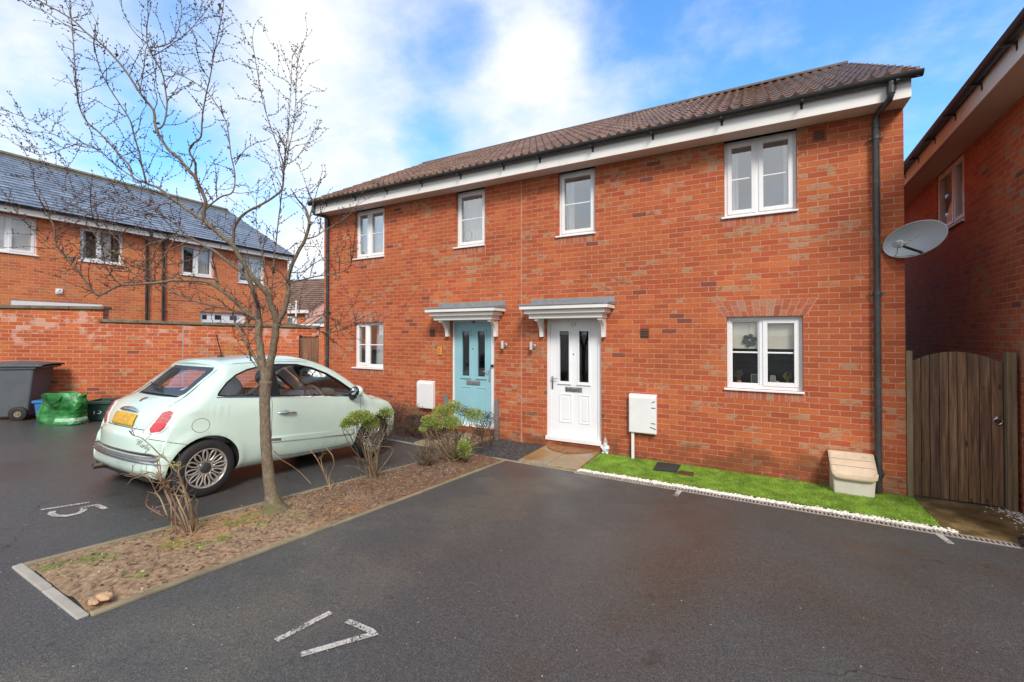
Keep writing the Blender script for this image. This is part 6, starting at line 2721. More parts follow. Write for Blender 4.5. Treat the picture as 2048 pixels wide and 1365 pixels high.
    def patch(poly, fn, off=.003, nu=14, nv=14):
        """fill a convex-ish 2D polygon with a grid, fn(a, b) -> (origin, dir) of a ray hitting the body"""
        bs = [p[1] for p in poly]
        b0_, b1_ = min(bs) + 1e-5, max(bs) - 1e-5
        rows = []
        for j in range(nv + 1):
            bb = b0_ + (b1_ - b0_) * j / nv
            xs_ = []
            for k in range(len(poly)):
                p, q = poly[k], poly[(k + 1) % len(poly)]
                if (p[1] - bb) * (q[1] - bb) <= 0 and abs(p[1] - q[1]) > 1e-9:
                    xs_.append(p[0] + (q[0] - p[0]) * (bb - p[1]) / (q[1] - p[1]))
            a0, a1 = min(xs_), max(xs_)
            r_ = []
            for i in range(nu + 1):
                o_, d_ = fn(a0 + (a1 - a0) * i / nu, bb)
                hp, hn = cast(o_, d_)
                if hp is None:
                    hp = r_[-1] if r_ else (Vector(o_) + Vector(d_))
                    r_.append(hp)
                    continue
                if hn.dot(Vector(d_)) > 0:
                    hn = -hn
                r_.append(hp + hn * off)
            rows.append(r_)
        m_ = MB()
        m_.grid(rows)
        return m_

    side = lambda s: (lambda a, b_: ((s * 2, a, b_), (-s, 0, 0)))
    back = lambda a, b_: ((a, -3, b_), (0, 1, 0))
    camo = IM @ CAM
    campx = lambda a, b_: (camo, IM.to_3x3() @ ray(a, b_))

    for s in (1, -1):
        gw = put(patch(SW, side(s), off=-.010, nu=26, nv=16), 'side_window', M['carglass'])
        # pillar between quarter light and door glass
        pil = [(.66, .99), (.80, .99), (.79, 1.372), (.69, 1.372)]
        put(patch(pil, side(s), off=-.006, nu=3, nv=10), 'pillar', black)
        # black seal round the glass and bright strip under it
        pts = []
        for k in range(len(SW)):
            a, b_ = SW[k], SW[(k + 1) % len(SW)]
            for j in range(4):
                t_ = j / 4
                p = (a[0] + (b_[0] - a[0]) * t_, a[1] + (b_[1] - a[1]) * t_)
                hp, hn = cast((s * 2, p[0], p[1]), (-s, 0, 0))
                if hp:
                    pts.append(hp + Vector((-s * .004, 0, 0)))
        mb = MB()
        mb.tube(pts, .010, 6, closed=True)
        put(mb, 'window_seal', black)
        mb = MB()
        pts = []
        for k in range(24):
            y_ = .07 + 2.0 * k / 23
            z_ = 1.022 - (1.022 - .932) * ((y_ - .07) / 2.0) - .006
            hp, hn = cast((s * 2, y_, z_), (-s, 0, 0))
            if hp:
                pts.append(hp + Vector((s * .002, 0, 0)))
        mb.tube(pts, .006, 6)
        put(mb, 'waist_trim', M['chrome'])
        # panel gaps
        mb = MB()
        for line in ([(.68, .985), (.67, .70), (.68, .46), (.72, .36), (.81, .285), (1.0, .262), (1.75, .255), (1.90, .285), (1.97, .40), (2.0, .60), (2.02, .80), (2.02, .925)],
                     [(-.42, .62), (-.34, .605), (-.33, .60)], [(-.335, .60), (-.18, .56)]):
            pts = []
            for a, b_ in zip(line[:-1], line[1:]):
                for j in range(6):
                    p = (a[0] + (b_[0] - a[0]) * j / 6, a[1] + (b_[1] - a[1]) * j / 6)
                    hp, hn = cast((s * 2, p[0], p[1]), (-s, 0, 0))
                    if hp:
                        pts.append(hp - Vector((s * .0022, 0, 0)))
            mb.tube(pts, .0042, 5)
        put(mb, 'panel_gap', seam)
        # body-colour rub strip with bright insert
        mol = [(.62, .46), (1.92, .405), (1.92, .465), (.62, .525)]
        mb = patch(mol, side(s), off=.010, nu=30, nv=4)
        put(mb, 'rub_strip', paint, solid=.012)
        mb = patch([(.635, .475), (.80, .467), (.80, .507), (.635, .512)], side(s), off=.0125, nu=6, nv=3)
        put(mb, 'rub_insert', trimgrey)
        # handle
        hp, hn = cast((s * 2, .87, .79), (-s, 0, 0))
        mb = MB()
        mb.tube([hp + Vector((s * .004, -.115, .006)), hp + Vector((s * .030, -.085, .007)), hp + Vector((s * .034, 0, .003)), hp + Vector((s * .030, .085, -.003)), hp + Vector((s * .004, .115, -.008))], [.010, .013, .013, .013, .010], 10)
        put(mb, 'door_handle', M['chrome'])
        mb = patch([(.85 + .05 * cos(2 * pi * k / 20), .795 + .034 * sin(2 * pi * k / 20)) for k in range(20)], side(s), off=.001, nu=6, nv=6)
        put(mb, 'handle_cup_shade', simple('shaded_mint', (.42, .53, .47), .4))  # surface patch in darker mint: the cup's shade is put into colour
        # mirror
        hp, hn = cast((s * 2, 1.86, .965), (-s, 0, 0))
        mb = MB()
        mb.ball(hp + Vector((s * .125, .0, .045)), .098, .062, .078, 18, 14)
        put(mb, 'mirror', paint)
        mb = MB()
        mb.ball(hp + Vector((s * .118, -.030, .045)), .088, .045, .069, 18, 14)
        mb.tube([hp + Vector((-s * .015, -.0, -.035)), hp + Vector((s * .05, -.01, -.045)), hp + Vector((s * .10, -.015, -.02))], [.046, .040, .036], 12)
        mo = put(mb, 'mirror_back', M['darkplastic'])
        mb = MB()
        mb.ball(hp + Vector((s * .120, -.068, .048)), .066, .010, .050, 16, 10)
        put(mb, 'mirror_glass', simple('mirror_glass', (.55, .58, .60), .05, 1., var=.02), mo)
        # roof gutter seam
        mb = MB()
        pts = []
        for k in range(16):
            y_ = .32 + .95 * k / 15
            h2, n2 = cast((s * (.555 - .02 * (y_ - .8) ** 2), y_, 4), (0, 0, -1))
            if h2:
                pts.append(h2 - Vector((0, 0, .002)))
        mb.tube(pts, .0045, 5)
        put(mb, 'roof_seam', seam)
    # fuel flap
    mb = MB()
    pts = []
    for k in range(36):
        hp, hn = cast((2, -.085 + .082 * cos(2 * pi * k / 36), .742 + .070 * sin(2 * pi * k / 36)), (-1, 0, 0))
        pts.append(hp - Vector((.002, 0, 0)))
    mb.tube(pts, .0035, 5, closed=True)
    put(mb, 'fuel_flap', seam)

    # rear glass, its dark band, wiper
    put(patch(RW, back, off=-.002, nu=22, nv=12), 'rear_window', M['carglass'])
    ob = RW
    band = MB()
    frit = simple('glass_frit', (.028, .04, .05), .25)
    outer = [(p[0] * 1.0, p[1]) for p in RW]
    inner = [(-.36, 1.075), (.36, 1.075), (.375, 1.095), (.38, 1.265), (.365, 1.285), (-.365, 1.285), (-.38, 1.265), (-.375, 1.095)]
    for k in range(8):
        a, b_, c_, d_ = outer[k], outer[(k + 1) % 8], inner[(k + 1) % 8], inner[k]
        rows = []
        for i in range(5):
            r_ = []
            for j in range(9):
                u, v = j / 8, i / 4
                px_ = (a[0] + (b_[0] - a[0]) * u) * (1 - v) + (d_[0] + (c_[0] - d_[0]) * u) * v
                pz_ = (a[1] + (b_[1] - a[1]) * u) * (1 - v) + (d_[1] + (c_[1] - d_[1]) * u) * v
                hp, hn = cast((px_, -3, pz_), (0, 1, 0))
                r_.append(hp + Vector((0, -.0005, .0005)))
            rows.append(r_)
        band.grid(rows)
    put(band, 'window_band', frit)
    put(patch(WS, lambda a, b_: ((a, 5, b_), (0, -1, 0)), off=-.002, nu=20, nv=12), 'windscreen', M['carglass'])
    hp, hn = cast((0, -3, 1.065), (0, 1, 0))
    mb = MB()
    mb.tube([hp + Vector((0, -.025, -.03)), hp + Vector((.0, -.03, .01)), hp + Vector((-.30, .0, .03))], [.016, .013, .008], 8)
    q1_, _ = cast((-.05, -3, 1.085), (0, 1, 0))
    q2_, _ = cast((-.40, -3, 1.105), (0, 1, 0))
    mb.tube([q1_ + Vector((0, -.012, .008)), q2_ + Vector((0, -.012, .008))], .009, 6)
    put(mb, 'wiper', M['darkplastic'])
    # spoiler lip
    mb = MB()
    rows = []
    for (dy_, dz_) in ((0, 0), (-.055, -.022), (-.06, -.036), (.01, -.040)):
        r_ = []
        for k in range(25):
            u = -1 + 2 * k / 24
            x_ = .46 * u
            hp, hn = cast((x_, -3, 1.388 - .02 * u * u), (0, 1, 0))
            r_.append((x_, hp.y + .02 + dy_ + .02 * u * u, hp.z + dz_ + .010))
        rows.append(r_)
    mb.grid(rows)
    put(mb, 'spoiler', paint, sharp=60)
    # tailgate shut line
    mb = MB()
    for s in (1, -1):
        pts = []
        for (xa, za) in ((.505, 1.30), (.505, 1.15), (.52, 1.0), (.545, .93), (.545, .86), (.52, .76), (.50, .70)):
            hp, hn = cast((s * xa, -3, za), (0, 1, 0))
            if hp:
                pts.append(hp + Vector((0, .002, 0)))
        mb.tube(pts, .004, 5)
    pts = []
    for k in range(21):
        hp, hn = cast((-.50 + k / 20, -3, .695), (0, 1, 0))
        pts.append(hp + Vector((0, .002, 0)))
    mb.tube(pts, .005, 5)
    put(mb, 'tailgate_gap', seam)
    # plate, handle bar above it, emblem
    M['plate'] = simple('yellow_plate', (.62, .34, .015), .4, var=.28, scale=26)
    plo = [(-.225, .712), (.225, .712), (.225, .828), (-.225, .828)]
    put(patch(plo, back, off=.012, nu=16, nv=6), 'number_plate', M['plate'], solid=-.008)
    pb_ = patch([(-.20, .744), (.20, .744), (.20, .802), (-.20, .802)], back, off=.0135, nu=16, nv=4)
    mt2, g2, b2 = new_mat('blurred_plate_marks')
    co = g2.n('ShaderNodeTexCoord').outputs['Object']
    g2.set(b2.inputs['Base Color'], g2.ramp(g2.noise(co, 17., 2), [(.42, (.22, .13, .025)), (.60, (.58, .32, .02))]))
    put(pb_, 'plate_smudge', mt2)
    mb = MB()
    pts = []
    for k in range(15):
        u = -1 + 2 * k / 14
        hp, hn = cast((.19 * u, -3, .872 - .014 * u * u), (0, 1, 0))
        pts.append(hp + Vector((0, -.012, .002)))
    mb.tube(pts, [.010 + .016 * (1 - (abs(-1 + 2 * k / 14)) ** 3) for k in range(15)], 10)
    put(mb, 'tailgate_handle', M['chrome'])
    hp, hn = cast((0, -3, .965), (0, 1, 0))
    rot = hn.to_track_quat('Z', 'Y').to_matrix().to_4x4() if hn.y < 0 else (-hn).to_track_quat('Z', 'Y').to_matrix().to_4x4()
    mb = MB()
    mb.lathe([(0, .006), (.030, .006), (.034, .004), (.038, .006), (.040, 0)], 24, Matrix.Translation(hp) @ rot)
    em = put(mb, 'badge', M['chrome'])
    mb = MB()
    mb.lathe([(0, .009), (.026, .008), (.028, .005)], 20, Matrix.Translation(hp) @ rot)
    put(mb, 'badge_centre', simple('badge_dark_red', (.16, .02, .03), .3), em)
    # tail lights placed on the rear corners
    TLo = [(344, 817), (357, 820), (352, 832), (336, 856), (322, 868), (306, 870), (285, 866), (291, 857), (309, 838), (326, 820)]
    TLi = [(341, 823), (348, 826), (342, 838), (329, 854), (317, 863), (305, 865), (306, 855), (315, 841), (327, 826)]
    tlo = patch(TLo, campx, off=.004, nu=12, nv=14)
    tli = patch(TLi, campx, off=.010, nu=12, nv=14)
    low = patch([(303, 866), (319, 865), (330, 856), (336, 845), (312, 846), (302, 858)], campx, off=.013, nu=10, nv=8)
    M['tail_white'] = simple('lamp_surround', (.74, .70, .70), .15, coat=.6)
    M['tail_red'] = simple('red_lens', (.50, .10, .10), .12, coat=.8, var=.35, scale=30)
    M['tail_red2'] = simple('bright_red_lens', (.66, .02, .03), .10, coat=.8, var=.2, scale=30)
    for s in (1, -1):
        objs = []
        for m_, nm, mat in ((tlo, 'tail_light', M['tail_white']), (tli, 'lens', M['tail_red']), (low, 'brake_lens', M['tail_red2'])):
            c_ = MB()
            c_.v = [(p[0] * s, p[1], p[2]) for p in m_.v]
            c_.f = list(m_.f)
            c_.mi = list(m_.mi)
            objs.append(put(c_, nm, mat, root if not objs else objs[0], solid=.004))
    # bumper strip: grey band wrapping the rear
    def bstrip(z0_, z1_, off, mat, nm, xs0=.66):
        rows = []
        for j in range(6):
            z_ = z0_ + (z1_ - z0_) * j / 5
            r_ = []
            for k in range(61):
                u = -1 + 2 * k / 60
                a = u * .93
                # rays from a point inside the car fanning out to the rear
                o_ = Vector((0, .1, z_))
                d_ = Vector((sin(a), -cos(a) * .92, 0))
                far_ = o_ + d_ * 3
                hp, hn = cast(far_, -d_)
                nn = Vector((hn.x, hn.y, 0)).normalized()
                if nn.dot(d_) < 0:
                    nn = -nn
                taper = max(0, abs(u) - .86) / .14
                zc = (z0_ + z1_) / 2 + .006 * 0
                zz_ = zc + (z_ - zc) * (1 - taper ** 2 * .75)
                r_.append(Vector((hp.x, hp.y, zz_)) + nn * off)
            rows.append(r_)
        mb = MB()
        mb.grid(rows)
        return put(mb, nm, mat, solid=-.008)
    st = bstrip(.405, .485, .010, trimgrey, 'bumper_strip')
    bstrip(.388, .408, .012, M['chrome'], 'bumper_trim')
    # lettering on the bumper corner
    hp, hn = cast(camo, IM.to_3x3() @ ray(287, 893))
    if hn.dot(hp - camo) > 0:
        hn = -hn
    xax = Vector((0, 0, 1)).cross(hn).normalized()
    yax = hn.cross(xax).normalized()
    xax, yax = xax * cos(.22) - yax * sin(.22), yax * cos(.22) + xax * sin(.22)
    mt_ = Matrix(((xax.x, yax.x, hn.x, hp.x), (xax.y, yax.y, hn.y, hp.y), (xax.z, yax.z, hn.z, hp.z), (0, 0, 0, 1)))
    # flowing script: each polyline is one pen stroke (units of x-height)
    strokes = [[(-2.5, .75), (-2.75, 1.05), (-2.55, 1.35), (-2.15, 1.2), (-2.2, .5), (-2.35, -.02), (-2.1, .6), (-1.75, 1.3), (-1.62, 1.42), (-1.68, .9), (-1.75, .1), (-1.45, .8), (-1.1, 1.35), (-.98, 1.4), (-1.08, .8), (-1.1, .2), (-.95, .0), (-.75, .2),
                (-.55, .75), (-.62, .3), (-.55, .03), (-.35, .15), (-.12, .78), (-.2, .0), (.0, .5), (.22, .78), (.34, .68), (.28, .2), (.38, .02), (.58, .2), (.86, 1.3), (.74, .4), (.80, .05), (1.0, .1), (1.2, .75), (1.18, .25), (1.3, .08), (1.5, .3), (1.66, .78), (1.55, .1), (1.4, -.55), (1.15, -.75), (1.1, -.5), (1.5, -.1), (2.0, .35)],
               [(-.42, 1.08), (-.38, 1.14)], [(.55, .98), (1.15, 1.05)]]
    mb = MB()
    sc_ = .045
    for st_k in strokes:
        dense = []
        for k in range(len(st_k) - 1):
            p0, p1, p2, p3 = (Vector(st_k[max(0, k - 1)]), Vector(st_k[k]), Vector(st_k[k + 1]), Vector(st_k[min(len(st_k) - 1, k + 2)]))
            for j in range(4):
                t_ = j / 4
                dense.append(.5 * ((2 * p1) + (p2 - p0) * t_ + (2 * p0 - 5 * p1 + 4 * p2 - p3) * t_ * t_ + (3 * p1 - p0 - 3 * p2 + p3) * t_ ** 3))
        dense.append(Vector(st_k[-1]))
        pts = []
        for d_ in dense:
            q_ = mt_ @ Vector(((d_.x + d_.y * .25) * sc_, (d_.y - .4) * sc_, 0))
            h2, n2 = cast(q_ + hn * .3, -hn)
            if h2:
                pts.append(h2 + hn * .0005)
        mb.tube(pts, .0024, 5)
    put(mb, 'lettering', simple('grey_script', (.16, .21, .19), .4))
    # exhaust, number-plate lamps, antenna, headlights, lower grille
    mb = MB()
    mb.tube([(-.36, -.30, .245), (-.36, -.525, .25)], .030, 14, caps=False)
    mb.tube([(-.36, -.522, .25), (-.36, -.40, .248)], .024, 14)
    put(mb, 'exhaust', simple('exhaust_steel', (.20, .15, .12), .4, .8), solid=0)
    hp, hn = cast((0, .48, 4), (0, 0, -1))
    mb = MB()
    mb.ball(hp, .03, .045, .022, 12, 8)
    mb.tube([hp + Vector((0, .01, .01)), hp + Vector((0, -.075, .27))], [.007, .0055], 8)
    put(mb, 'aerial', M['darkplastic'])
    for s in (1, -1):
        mb = patch([(s * .58 + .085 * cos(2 * pi * k / 20), .70 + .095 * sin(2 * pi * k / 20)) for k in range(20)], lambda a, b_: ((a, 5, b_), (0, -1, 0)), off=.006, nu=10, nv=10)
        put(mb, 'headlight', M['tail_white'])
    put(patch([(-.42, .28), (.42, .28), (.38, .38), (-.38, .38)], lambda a, b_: ((a, 5, b_), (0, -1, 0)), off=.004, nu=10, nv=4), 'grille', black)
    mb = MB()
    mb.box(-.62, .62, -.2, 2.6, .205, .24)
    mb.box(-.60, .60, -.42, -.2, .21, .27)
    put(mb, 'underside', black, smooth=False)
    # ---- wheels
    alloy = simple('dirty_alloy', (.40, .365, .33), .38, .35, var=.14, scale=16, dirt=((.20, .16, .12), .35))
    wheel0 = None
    for (ax, s) in ((0., 1), (0., -1), (2.3, 1), (2.3, -1)):
        cx = s * .715
        if wheel0 is None:
            e = bpy.data.objects.new('wheel', None)
            COL.objects.link(e)
            e.parent = root
            mb = MB()
            turn = Matrix.Rotation(pi / 2, 4, 'Y')
            mb.lathe([(.196, -.085), (.215, -.092), (.27, -.090), (.286, -.078), (.293, -.05), (.294, 0), (.293, .05), (.286, .078), (.27, .090), (.215, .092), (.197, .086)], 56, turn)
            t1 = mb.build('tyre', M['rubber'], e, smooth=True, sharp=50)
            mb = MB()
            mb.lathe([(.199, .086), (.203, .092), (.196, .094), (.188, .088), (.184, .070), (.182, -.08), (.199, -.086)], 56, turn)
            # twelve paired loop spokes
            for k in range(12):
                a = 2 * pi * k / 12
                loop = []
                for j in range(18):
                    t_ = 2 * pi * j / 18
                    rr = .131 + .058 * cos(t_)
                    ww = .0215 * sin(t_) * (.75 + .45 * (rr - .073) / .116)
                    hx = .070 + .014 * (rr - .073) / .116
                    loop.append(Vector((hx, rr * cos(a) - ww * sin(a), rr * sin(a) + ww * cos(a))))
                mb.tube(loop, .0088, 7, closed=True)
            mb.lathe([(.052, .055), (.055, .070), (.068, .074), (.076, .066), (.078, .045)], 40, turn)
            mb.build('rim', alloy, e, smooth=True, sharp=50)
            mb = MB()
            mb.lathe([(0, .085), (.030, .084), (.048, .079), (.055, .070), (.055, .05)], 32, turn)
            mb.build('hub_cap', simple('hub_cap_grey', (.045, .047, .05), .35, var=.1), e, smooth=True)
            mb = MB()
            mb.lathe([(0, .012), (.175, .012), (.178, -.02), (0, -.02)], 40, turn)
            for k in range(5):
                a = 2 * pi * k / 5
                mb.ball((.03, .05 * cos(a), .05 * sin(a)), .03, .009, .009, 8, 6)
            mb.build('brake', simple('brake_dark', (.05, .04, .035), .6, .4), e, smooth=True, sharp=40)  # brake disc and studs in one even dark brown metal
            wheel0 = e
        else:
            e = wheel0.copy()
            COL.objects.link(e)
            e.parent = root
            for ch in wheel0.children:
                c_ = ch.copy()
                COL.objects.link(c_)
                c_.parent = e
        e.location = (cx, ax, .294)
        e.rotation_euler = (0.13 * (ax + 1), 0, 0 if s > 0 else pi)
    # ---- cabin
    seat_m = simple('seat_cloth', (.66, .62, .55), .9, var=.1, scale=12)
    for s in (1, -1):
        mb = MB()
        mb.ball((s * .36, 1.12, .56), .25, .27, .10, 18, 10)
        mb.ball((s * .36, .86, .82), .24, .10, .34, 18, 12)
        st_ = put(mb, 'seat', seat_m)
        mb = MB()
        mb.ball((s * .36, .80, 1.20), .115, .065, .095, 16, 10)
        put(mb, 'headrest', seat_m, st_)
    mb = MB()
    mb.ball((0, .22, .80), .58, .12, .28, 22, 10)
    put(mb, 'rear_seat', seat_m)
    mb = MB()
    rows = []
    for (y_, z_) in ((1.80, .62), (1.76, .74), (1.78, .86), (1.86, .925), (2.0, .945), (2.24, .94)):
        rows.append([(x_ / 10 * .70, y_ + .03 * abs(x_ / 10) ** 2 * 0, z_ - .02 * abs(x_ / 10) ** 3) for x_ in range(-10, 11)])
    mb.grid(rows)
    put(mb, 'dashboard', simple('dashboard_mint', (.55, .74, .70), .4))
    mb = MB()
    mb.ball((.36, 1.78, .955), .14, .10, .075, 16, 10)
    put(mb, 'instrument_hood', simple('dash_cream', (.52, .50, .42), .5))
    tilt = Matrix.Translation((.36, 1.58, .90)) @ Matrix.Rotation(-radians(65), 4, 'X')
    mb = MB()
    mb.tube([tilt @ Vector((.185 * cos(2 * pi * k / 40), .185 * sin(2 * pi * k / 40), 0)) for k in range(40)], .0165, 10, closed=True)
    for a in (-.2, pi + .2, -pi / 2):
        mb.tube([tilt @ Vector((.05 * cos(a), .05 * sin(a), -.02)), tilt @ Vector((.18 * cos(a), .18 * sin(a), 0))], .018, 8)
    sw_ = put(mb, 'steering_wheel', simple('cream_leather', (.72, .68, .55), .5))
    mb = MB()
    mb.ball((0, 0, 0), .07, .065, .03, 16, 8, tilt.to_3x3().to_4x4())
    mb.v = [tuple(Vector(v) + tilt.translation) for v in mb.v]
    put(mb, 'steering_hub', M['darkplastic'], sw_)
    mb = MB()
    mb.tube([(.36, 1.6, .88), (.36, 1.86, .80)], .03, 8)
    put(mb, 'steering_column', M['darkplastic'], sw_)
    mb = MB()
    hp, hn = cast((0, 1.72, 5), (0, 0, -1))
    mb.box(-.11, .11, 1.70, 1.72, hp.z - .16, hp.z - .095)
    put(mb, 'interior_mirror', M['darkplastic'], bevel=.008)
    return root


CAR = build_car()
# ================================================================== bare tree
def bark_mat(name, cols, moss=True):
    mt, g, b = new_mat(name)
    co = g.n('ShaderNodeTexCoord').outputs['Object']
    x, y, z = g.xyz(co)
    n = g.noise(g.comb(g.m('MULTIPLY', x, 1.), g.m('MULTIPLY', y, 1.), g.m('MULTIPLY', z, .45)), 55., 5, .7)
    c = g.ramp(n, [(.3, cols[0]), (.5, cols[1]), (.7, cols[2])])
    sp = g.noise(co, 95., 3, .6)
    c = g.mix(g.step(sp, .58, .66, 0., .6), c, (.33, .26, .19))
    if moss:
        mo = g.step(g.m('ADD', g.noise(co, 8., 4), g.m('MULTIPLY', z, -.28)), .38, .56, 0., .75)
        c = g.mix(mo, c, (.105, .105, .025))
    g.set(b.inputs['Base Color'], c)
    b.inputs['Roughness'].default_value = .85
    g.set(b.inputs['Normal'], g.bump(n, .8, .01))
    return mt


M['bark'] = bark_mat('tree_bark', [(.085, .06, .042), (.17, .125, .088), (.28, .215, .15)])
M['limb'] = bark_mat('limb_bark', [(.075, .055, .036), (.165, .122, .080), (.27, .21, .135)], False)
M['twig'] = simple('twig_bark', (.062, .038, .032), .8, var=.35, scale=8)
M['bud'] = island_mat('buds', [(.055, .03, .026), (.10, .055, .04), (.08, .03, .03), (.14, .10, .05)], .7, 0)
M['dry_twig'] = island_mat('dry_stems_pale', [(.19, .12, .07), (.27, .18, .10), (.33, .24, .15), (.15, .075, .05)], .85, 0)


def smooth_line(P, k=5):
    P = [Vector(p) for p in P]
    out = []
    for i in range(len(P) - 1):
        p0, p1, p2, p3 = P[max(0, i - 1)], P[i], P[i + 1], P[min(len(P) - 1, i + 2)]
        for j in range(k):
            t = j / k
            out.append(.5 * ((2 * p1) + (p2 - p0) * t + (2 * p0 - 5 * p1 + 4 * p2 - p3) * t * t + (3 * p1 - p0 - 3 * p2 + p3) * t ** 3))
    out.append(P[-1])
    return out


def tree():
    base = ongr(547, 1026)
    base.z = soil_z(base.x, base.y)
    Z0 = (base - CAM).dot(CF)
    t = thing('bare_tree', base, 'leafless young tree with budding twigs in the planting bed', 'tree')
    rr = random.Random(17)

    def P3(px, py, dz=0.):
        return at_depth(px, py, Z0 + dz)
    # trunk
    mb = MB()
    tr = [P3(548, 1034), P3(546, 1012), P3(543, 990), P3(537, 950), P3(532, 890), P3(530, 830), P3(530, 790), P3(532, 762)]
    tr[0].z = base.z - .04
    wpx = [74, 40, 25, 21.5, 20, 19.5, 20, 23]
    sl_ = smooth_line(tr, 5)
    rad = []
    for k in range(len(sl_)):
        f = k / 5
        i = min(len(wpx) - 2, int(f))
        w = wpx[i] + (wpx[i + 1] - wpx[i]) * (f - i)
        rad.append(w / 2 * Z0 / FPX * .98)
    mb.tube(sl_, rad, 18)
    b = 0
    nv = []
    for v in mb.v:
        v = Vector(v)
        lowk = max(0, 1 - (v.z - base.z) / .16)
        d = mnoise.noise(v * 26) * (.004 + .014 * lowk)
        c_ = Vector((base.x, base.y, v.z))
        o_ = (v - c_)
        o_.z = 0
        if o_.length > 1e-6:
            v = v + o_.normalized() * d
        nv.append(tuple(v))
    mb.v = nv
    trunk = mb.build('trunk', M['bark'], t, smooth=True, sharp=180)

    limbs = []     # (points, r0, r1, generation)

    def limb(px, w0, w1, d0=0., d1=0., bow=0.):
        n = len(px)
        pts = []
        for k, (x, y) in enumerate(px):
            f = k / max(1, n - 1)
            pts.append(P3(x, y, d0 + (d1 - d0) * f + bow * sin(pi * f)))
        limbs.append((smooth_line(pts, 5), w0 / 2 * Z0 / FPX, w1 / 2 * Z0 / FPX))

    # main forks
    limb([(531, 765), (526, 735), (521, 706), (517, 670), (517, 640)], 16, 13.5, 0, .06)
    limb([(533, 765), (539, 735), (544, 712), (550, 675), (553, 645)], 15, 13, 0, -.05)
    limb([(529, 758), (515, 725), (500, 700), (489, 680), (478, 660), (470, 645)], 8, 5.5, 0, .12)
    # left stem and its limbs
    limb([(517, 645), (515, 615), (510, 590), (498, 560), (484, 545), (458, 526), (430, 503), (410, 493), (380, 476), (352, 471), (322, 482), (300, 487)], 12, 3, .06, .55)
    limb([(516, 640), (493, 626), (466, 600), (437, 577), (410, 564), (385, 562), (355, 561), (322, 565), (285, 568), (242, 571), (205, 588), (193, 589), (171, 563), (145, 525), (113, 490), (108, 455), (92, 425)], 9, 2.2, .06, -.5)
    limb([(512, 640), (490, 630), (466, 621), (435, 614), (403, 606), (370, 596), (345, 583), (318, 566), (280, 553), (242, 536), (205, 520)], 7, 2.2, .05, .35)
    limb([(437, 577), (434, 566), (432, 556)], 8, 7, .0, .02)
    # right stem, left limb running to the upper left
    limb([(553, 648), (548, 622), (538, 598), (529, 582), (516, 566), (503, 551), (490, 532), (477, 512), (464, 490), (445, 474), (425, 456), (410, 441), (407, 425), (411, 405), (404, 386), (391, 357), (371, 334), (356, 315), (335, 298), (312, 256), (308, 223), (290, 200), (275, 178), (245, 134), (208, 93), (174, 67), (141, 37), (82, 4), (60, -12)], 13, 2, -.05, -.35, -.25)
    limb([(410, 443), (380, 424), (352, 404), (319, 378), (293, 367), (267, 356), (260, 334), (237, 308), (200, 267), (171, 241), (157, 205), (152, 160), (148, 111), (145, 60), (140, 10)], 7.5, 2, -.2, .35)
    limb([(293, 367), (286, 341), (278, 304), (268, 270), (260, 241), (237, 204), (215, 170), (200, 137), (192, 110), (188, 90)], 5, 1.8, -.1, -.45)
    limb([(400, 386), (393, 352), (390, 326), (379, 304), (384, 290), (401, 275), (404, 245), (406, 223), (412, 190), (419, 160), (430, 100), (438, 60), (446, 18)], 5.5, 1.6, -.28, -.6)
    limb([(312, 258), (322, 255), (330, 241), (334, 208), (330, 175), (324, 145), (308, 117), (297, 95), (293, 70), (296, 30), (295, -5)], 4.6, 1.8, -.3, -.05)
    limb([(296, 95), (320, 94), (345, 82), (358, 55), (363, 20), (360, -5)], 2.8, 1.4, -.05, .1)
    limb([(308, 112), (350, 85), (385, 55), (415, 18)], 2.4, 1.2, -.05, -.3)
    limb([(280, 180), (287, 140), (291, 100)], 2.5, 2, -.33, -.1)
    limb([(410, 420), (440, 395), (465, 385), (470, 350), (462, 310), (455, 255), (448, 235), (430, 205), (408, 178), (380, 160), (355, 148)], 4.2, 1.6, -.2, .2)
    limb([(470, 330), (490, 300), (515, 285)], 2.4, 1.4, 0, .1)
    # right side
    limb([(553, 648), (566, 626), (575, 600), (577, 575), (577, 554), (584, 532), (597, 503), (610, 480), (618, 452), (618, 440), (612, 420), (606, 412)], 11, 4.5, -.05, -.15)
    limb([(618, 450), (621, 430), (627, 408), (624, 398)], 4.5, 3.2, -.15, -.1)
    limb([(612, 478), (630, 474), (648, 462), (672, 448), (700, 428), (716, 405)], 4, 1.3, -.15, .15)
    limb([(577, 567), (605, 560), (640, 552), (672, 547), (697, 536), (706, 510), (708, 480)], 4, 1.4, -.1, -.5)
    limb([(578, 545), (605, 545), (625, 530), (650, 515), (690, 500)], 2.6, 1.2, -.1, .3)
    limb([(552, 655), (570, 648), (596, 650), (620, 656), (648, 664), (662, 665), (680, 660), (712, 642)], 4.2, 1.4, -.05, -.45)
    limb([(600, 640), (640, 632), (665, 637), (690, 660), (706, 672)], 2.8, 1.2, -.1, .25)
    limb([(464, 492), (467, 470), (470, 452), (486, 430), (505, 418), (520, 411), (549, 393), (564, 378), (567, 350), (569, 325)], 7.5, 3.5, -.22, -.35)
    limb([(568, 335), (558, 300), (540, 250), (527, 208), (514, 140), (505, 86)], 2.6, 1.1, -.35, -.5)
    limb([(568, 335), (572, 300), (576, 262), (579, 223), (582, 170), (584, 118)], 2.4, 1.0, -.35, -.2)
    limb([(569, 330), (577, 300), (586, 260), (590, 223), (593, 160), (595, 110)], 2.6, 1.0, -.35, -.4)
    limb([(569, 330), (590, 320), (612, 290), (628, 262)], 2.0, 1.0, -.35, -.1)
    limb([(545, 640), (543, 600), (545, 560), (551, 492), (557, 440), (563, 390), (566, 360)], 4.5, 2.5, 0., -.1)
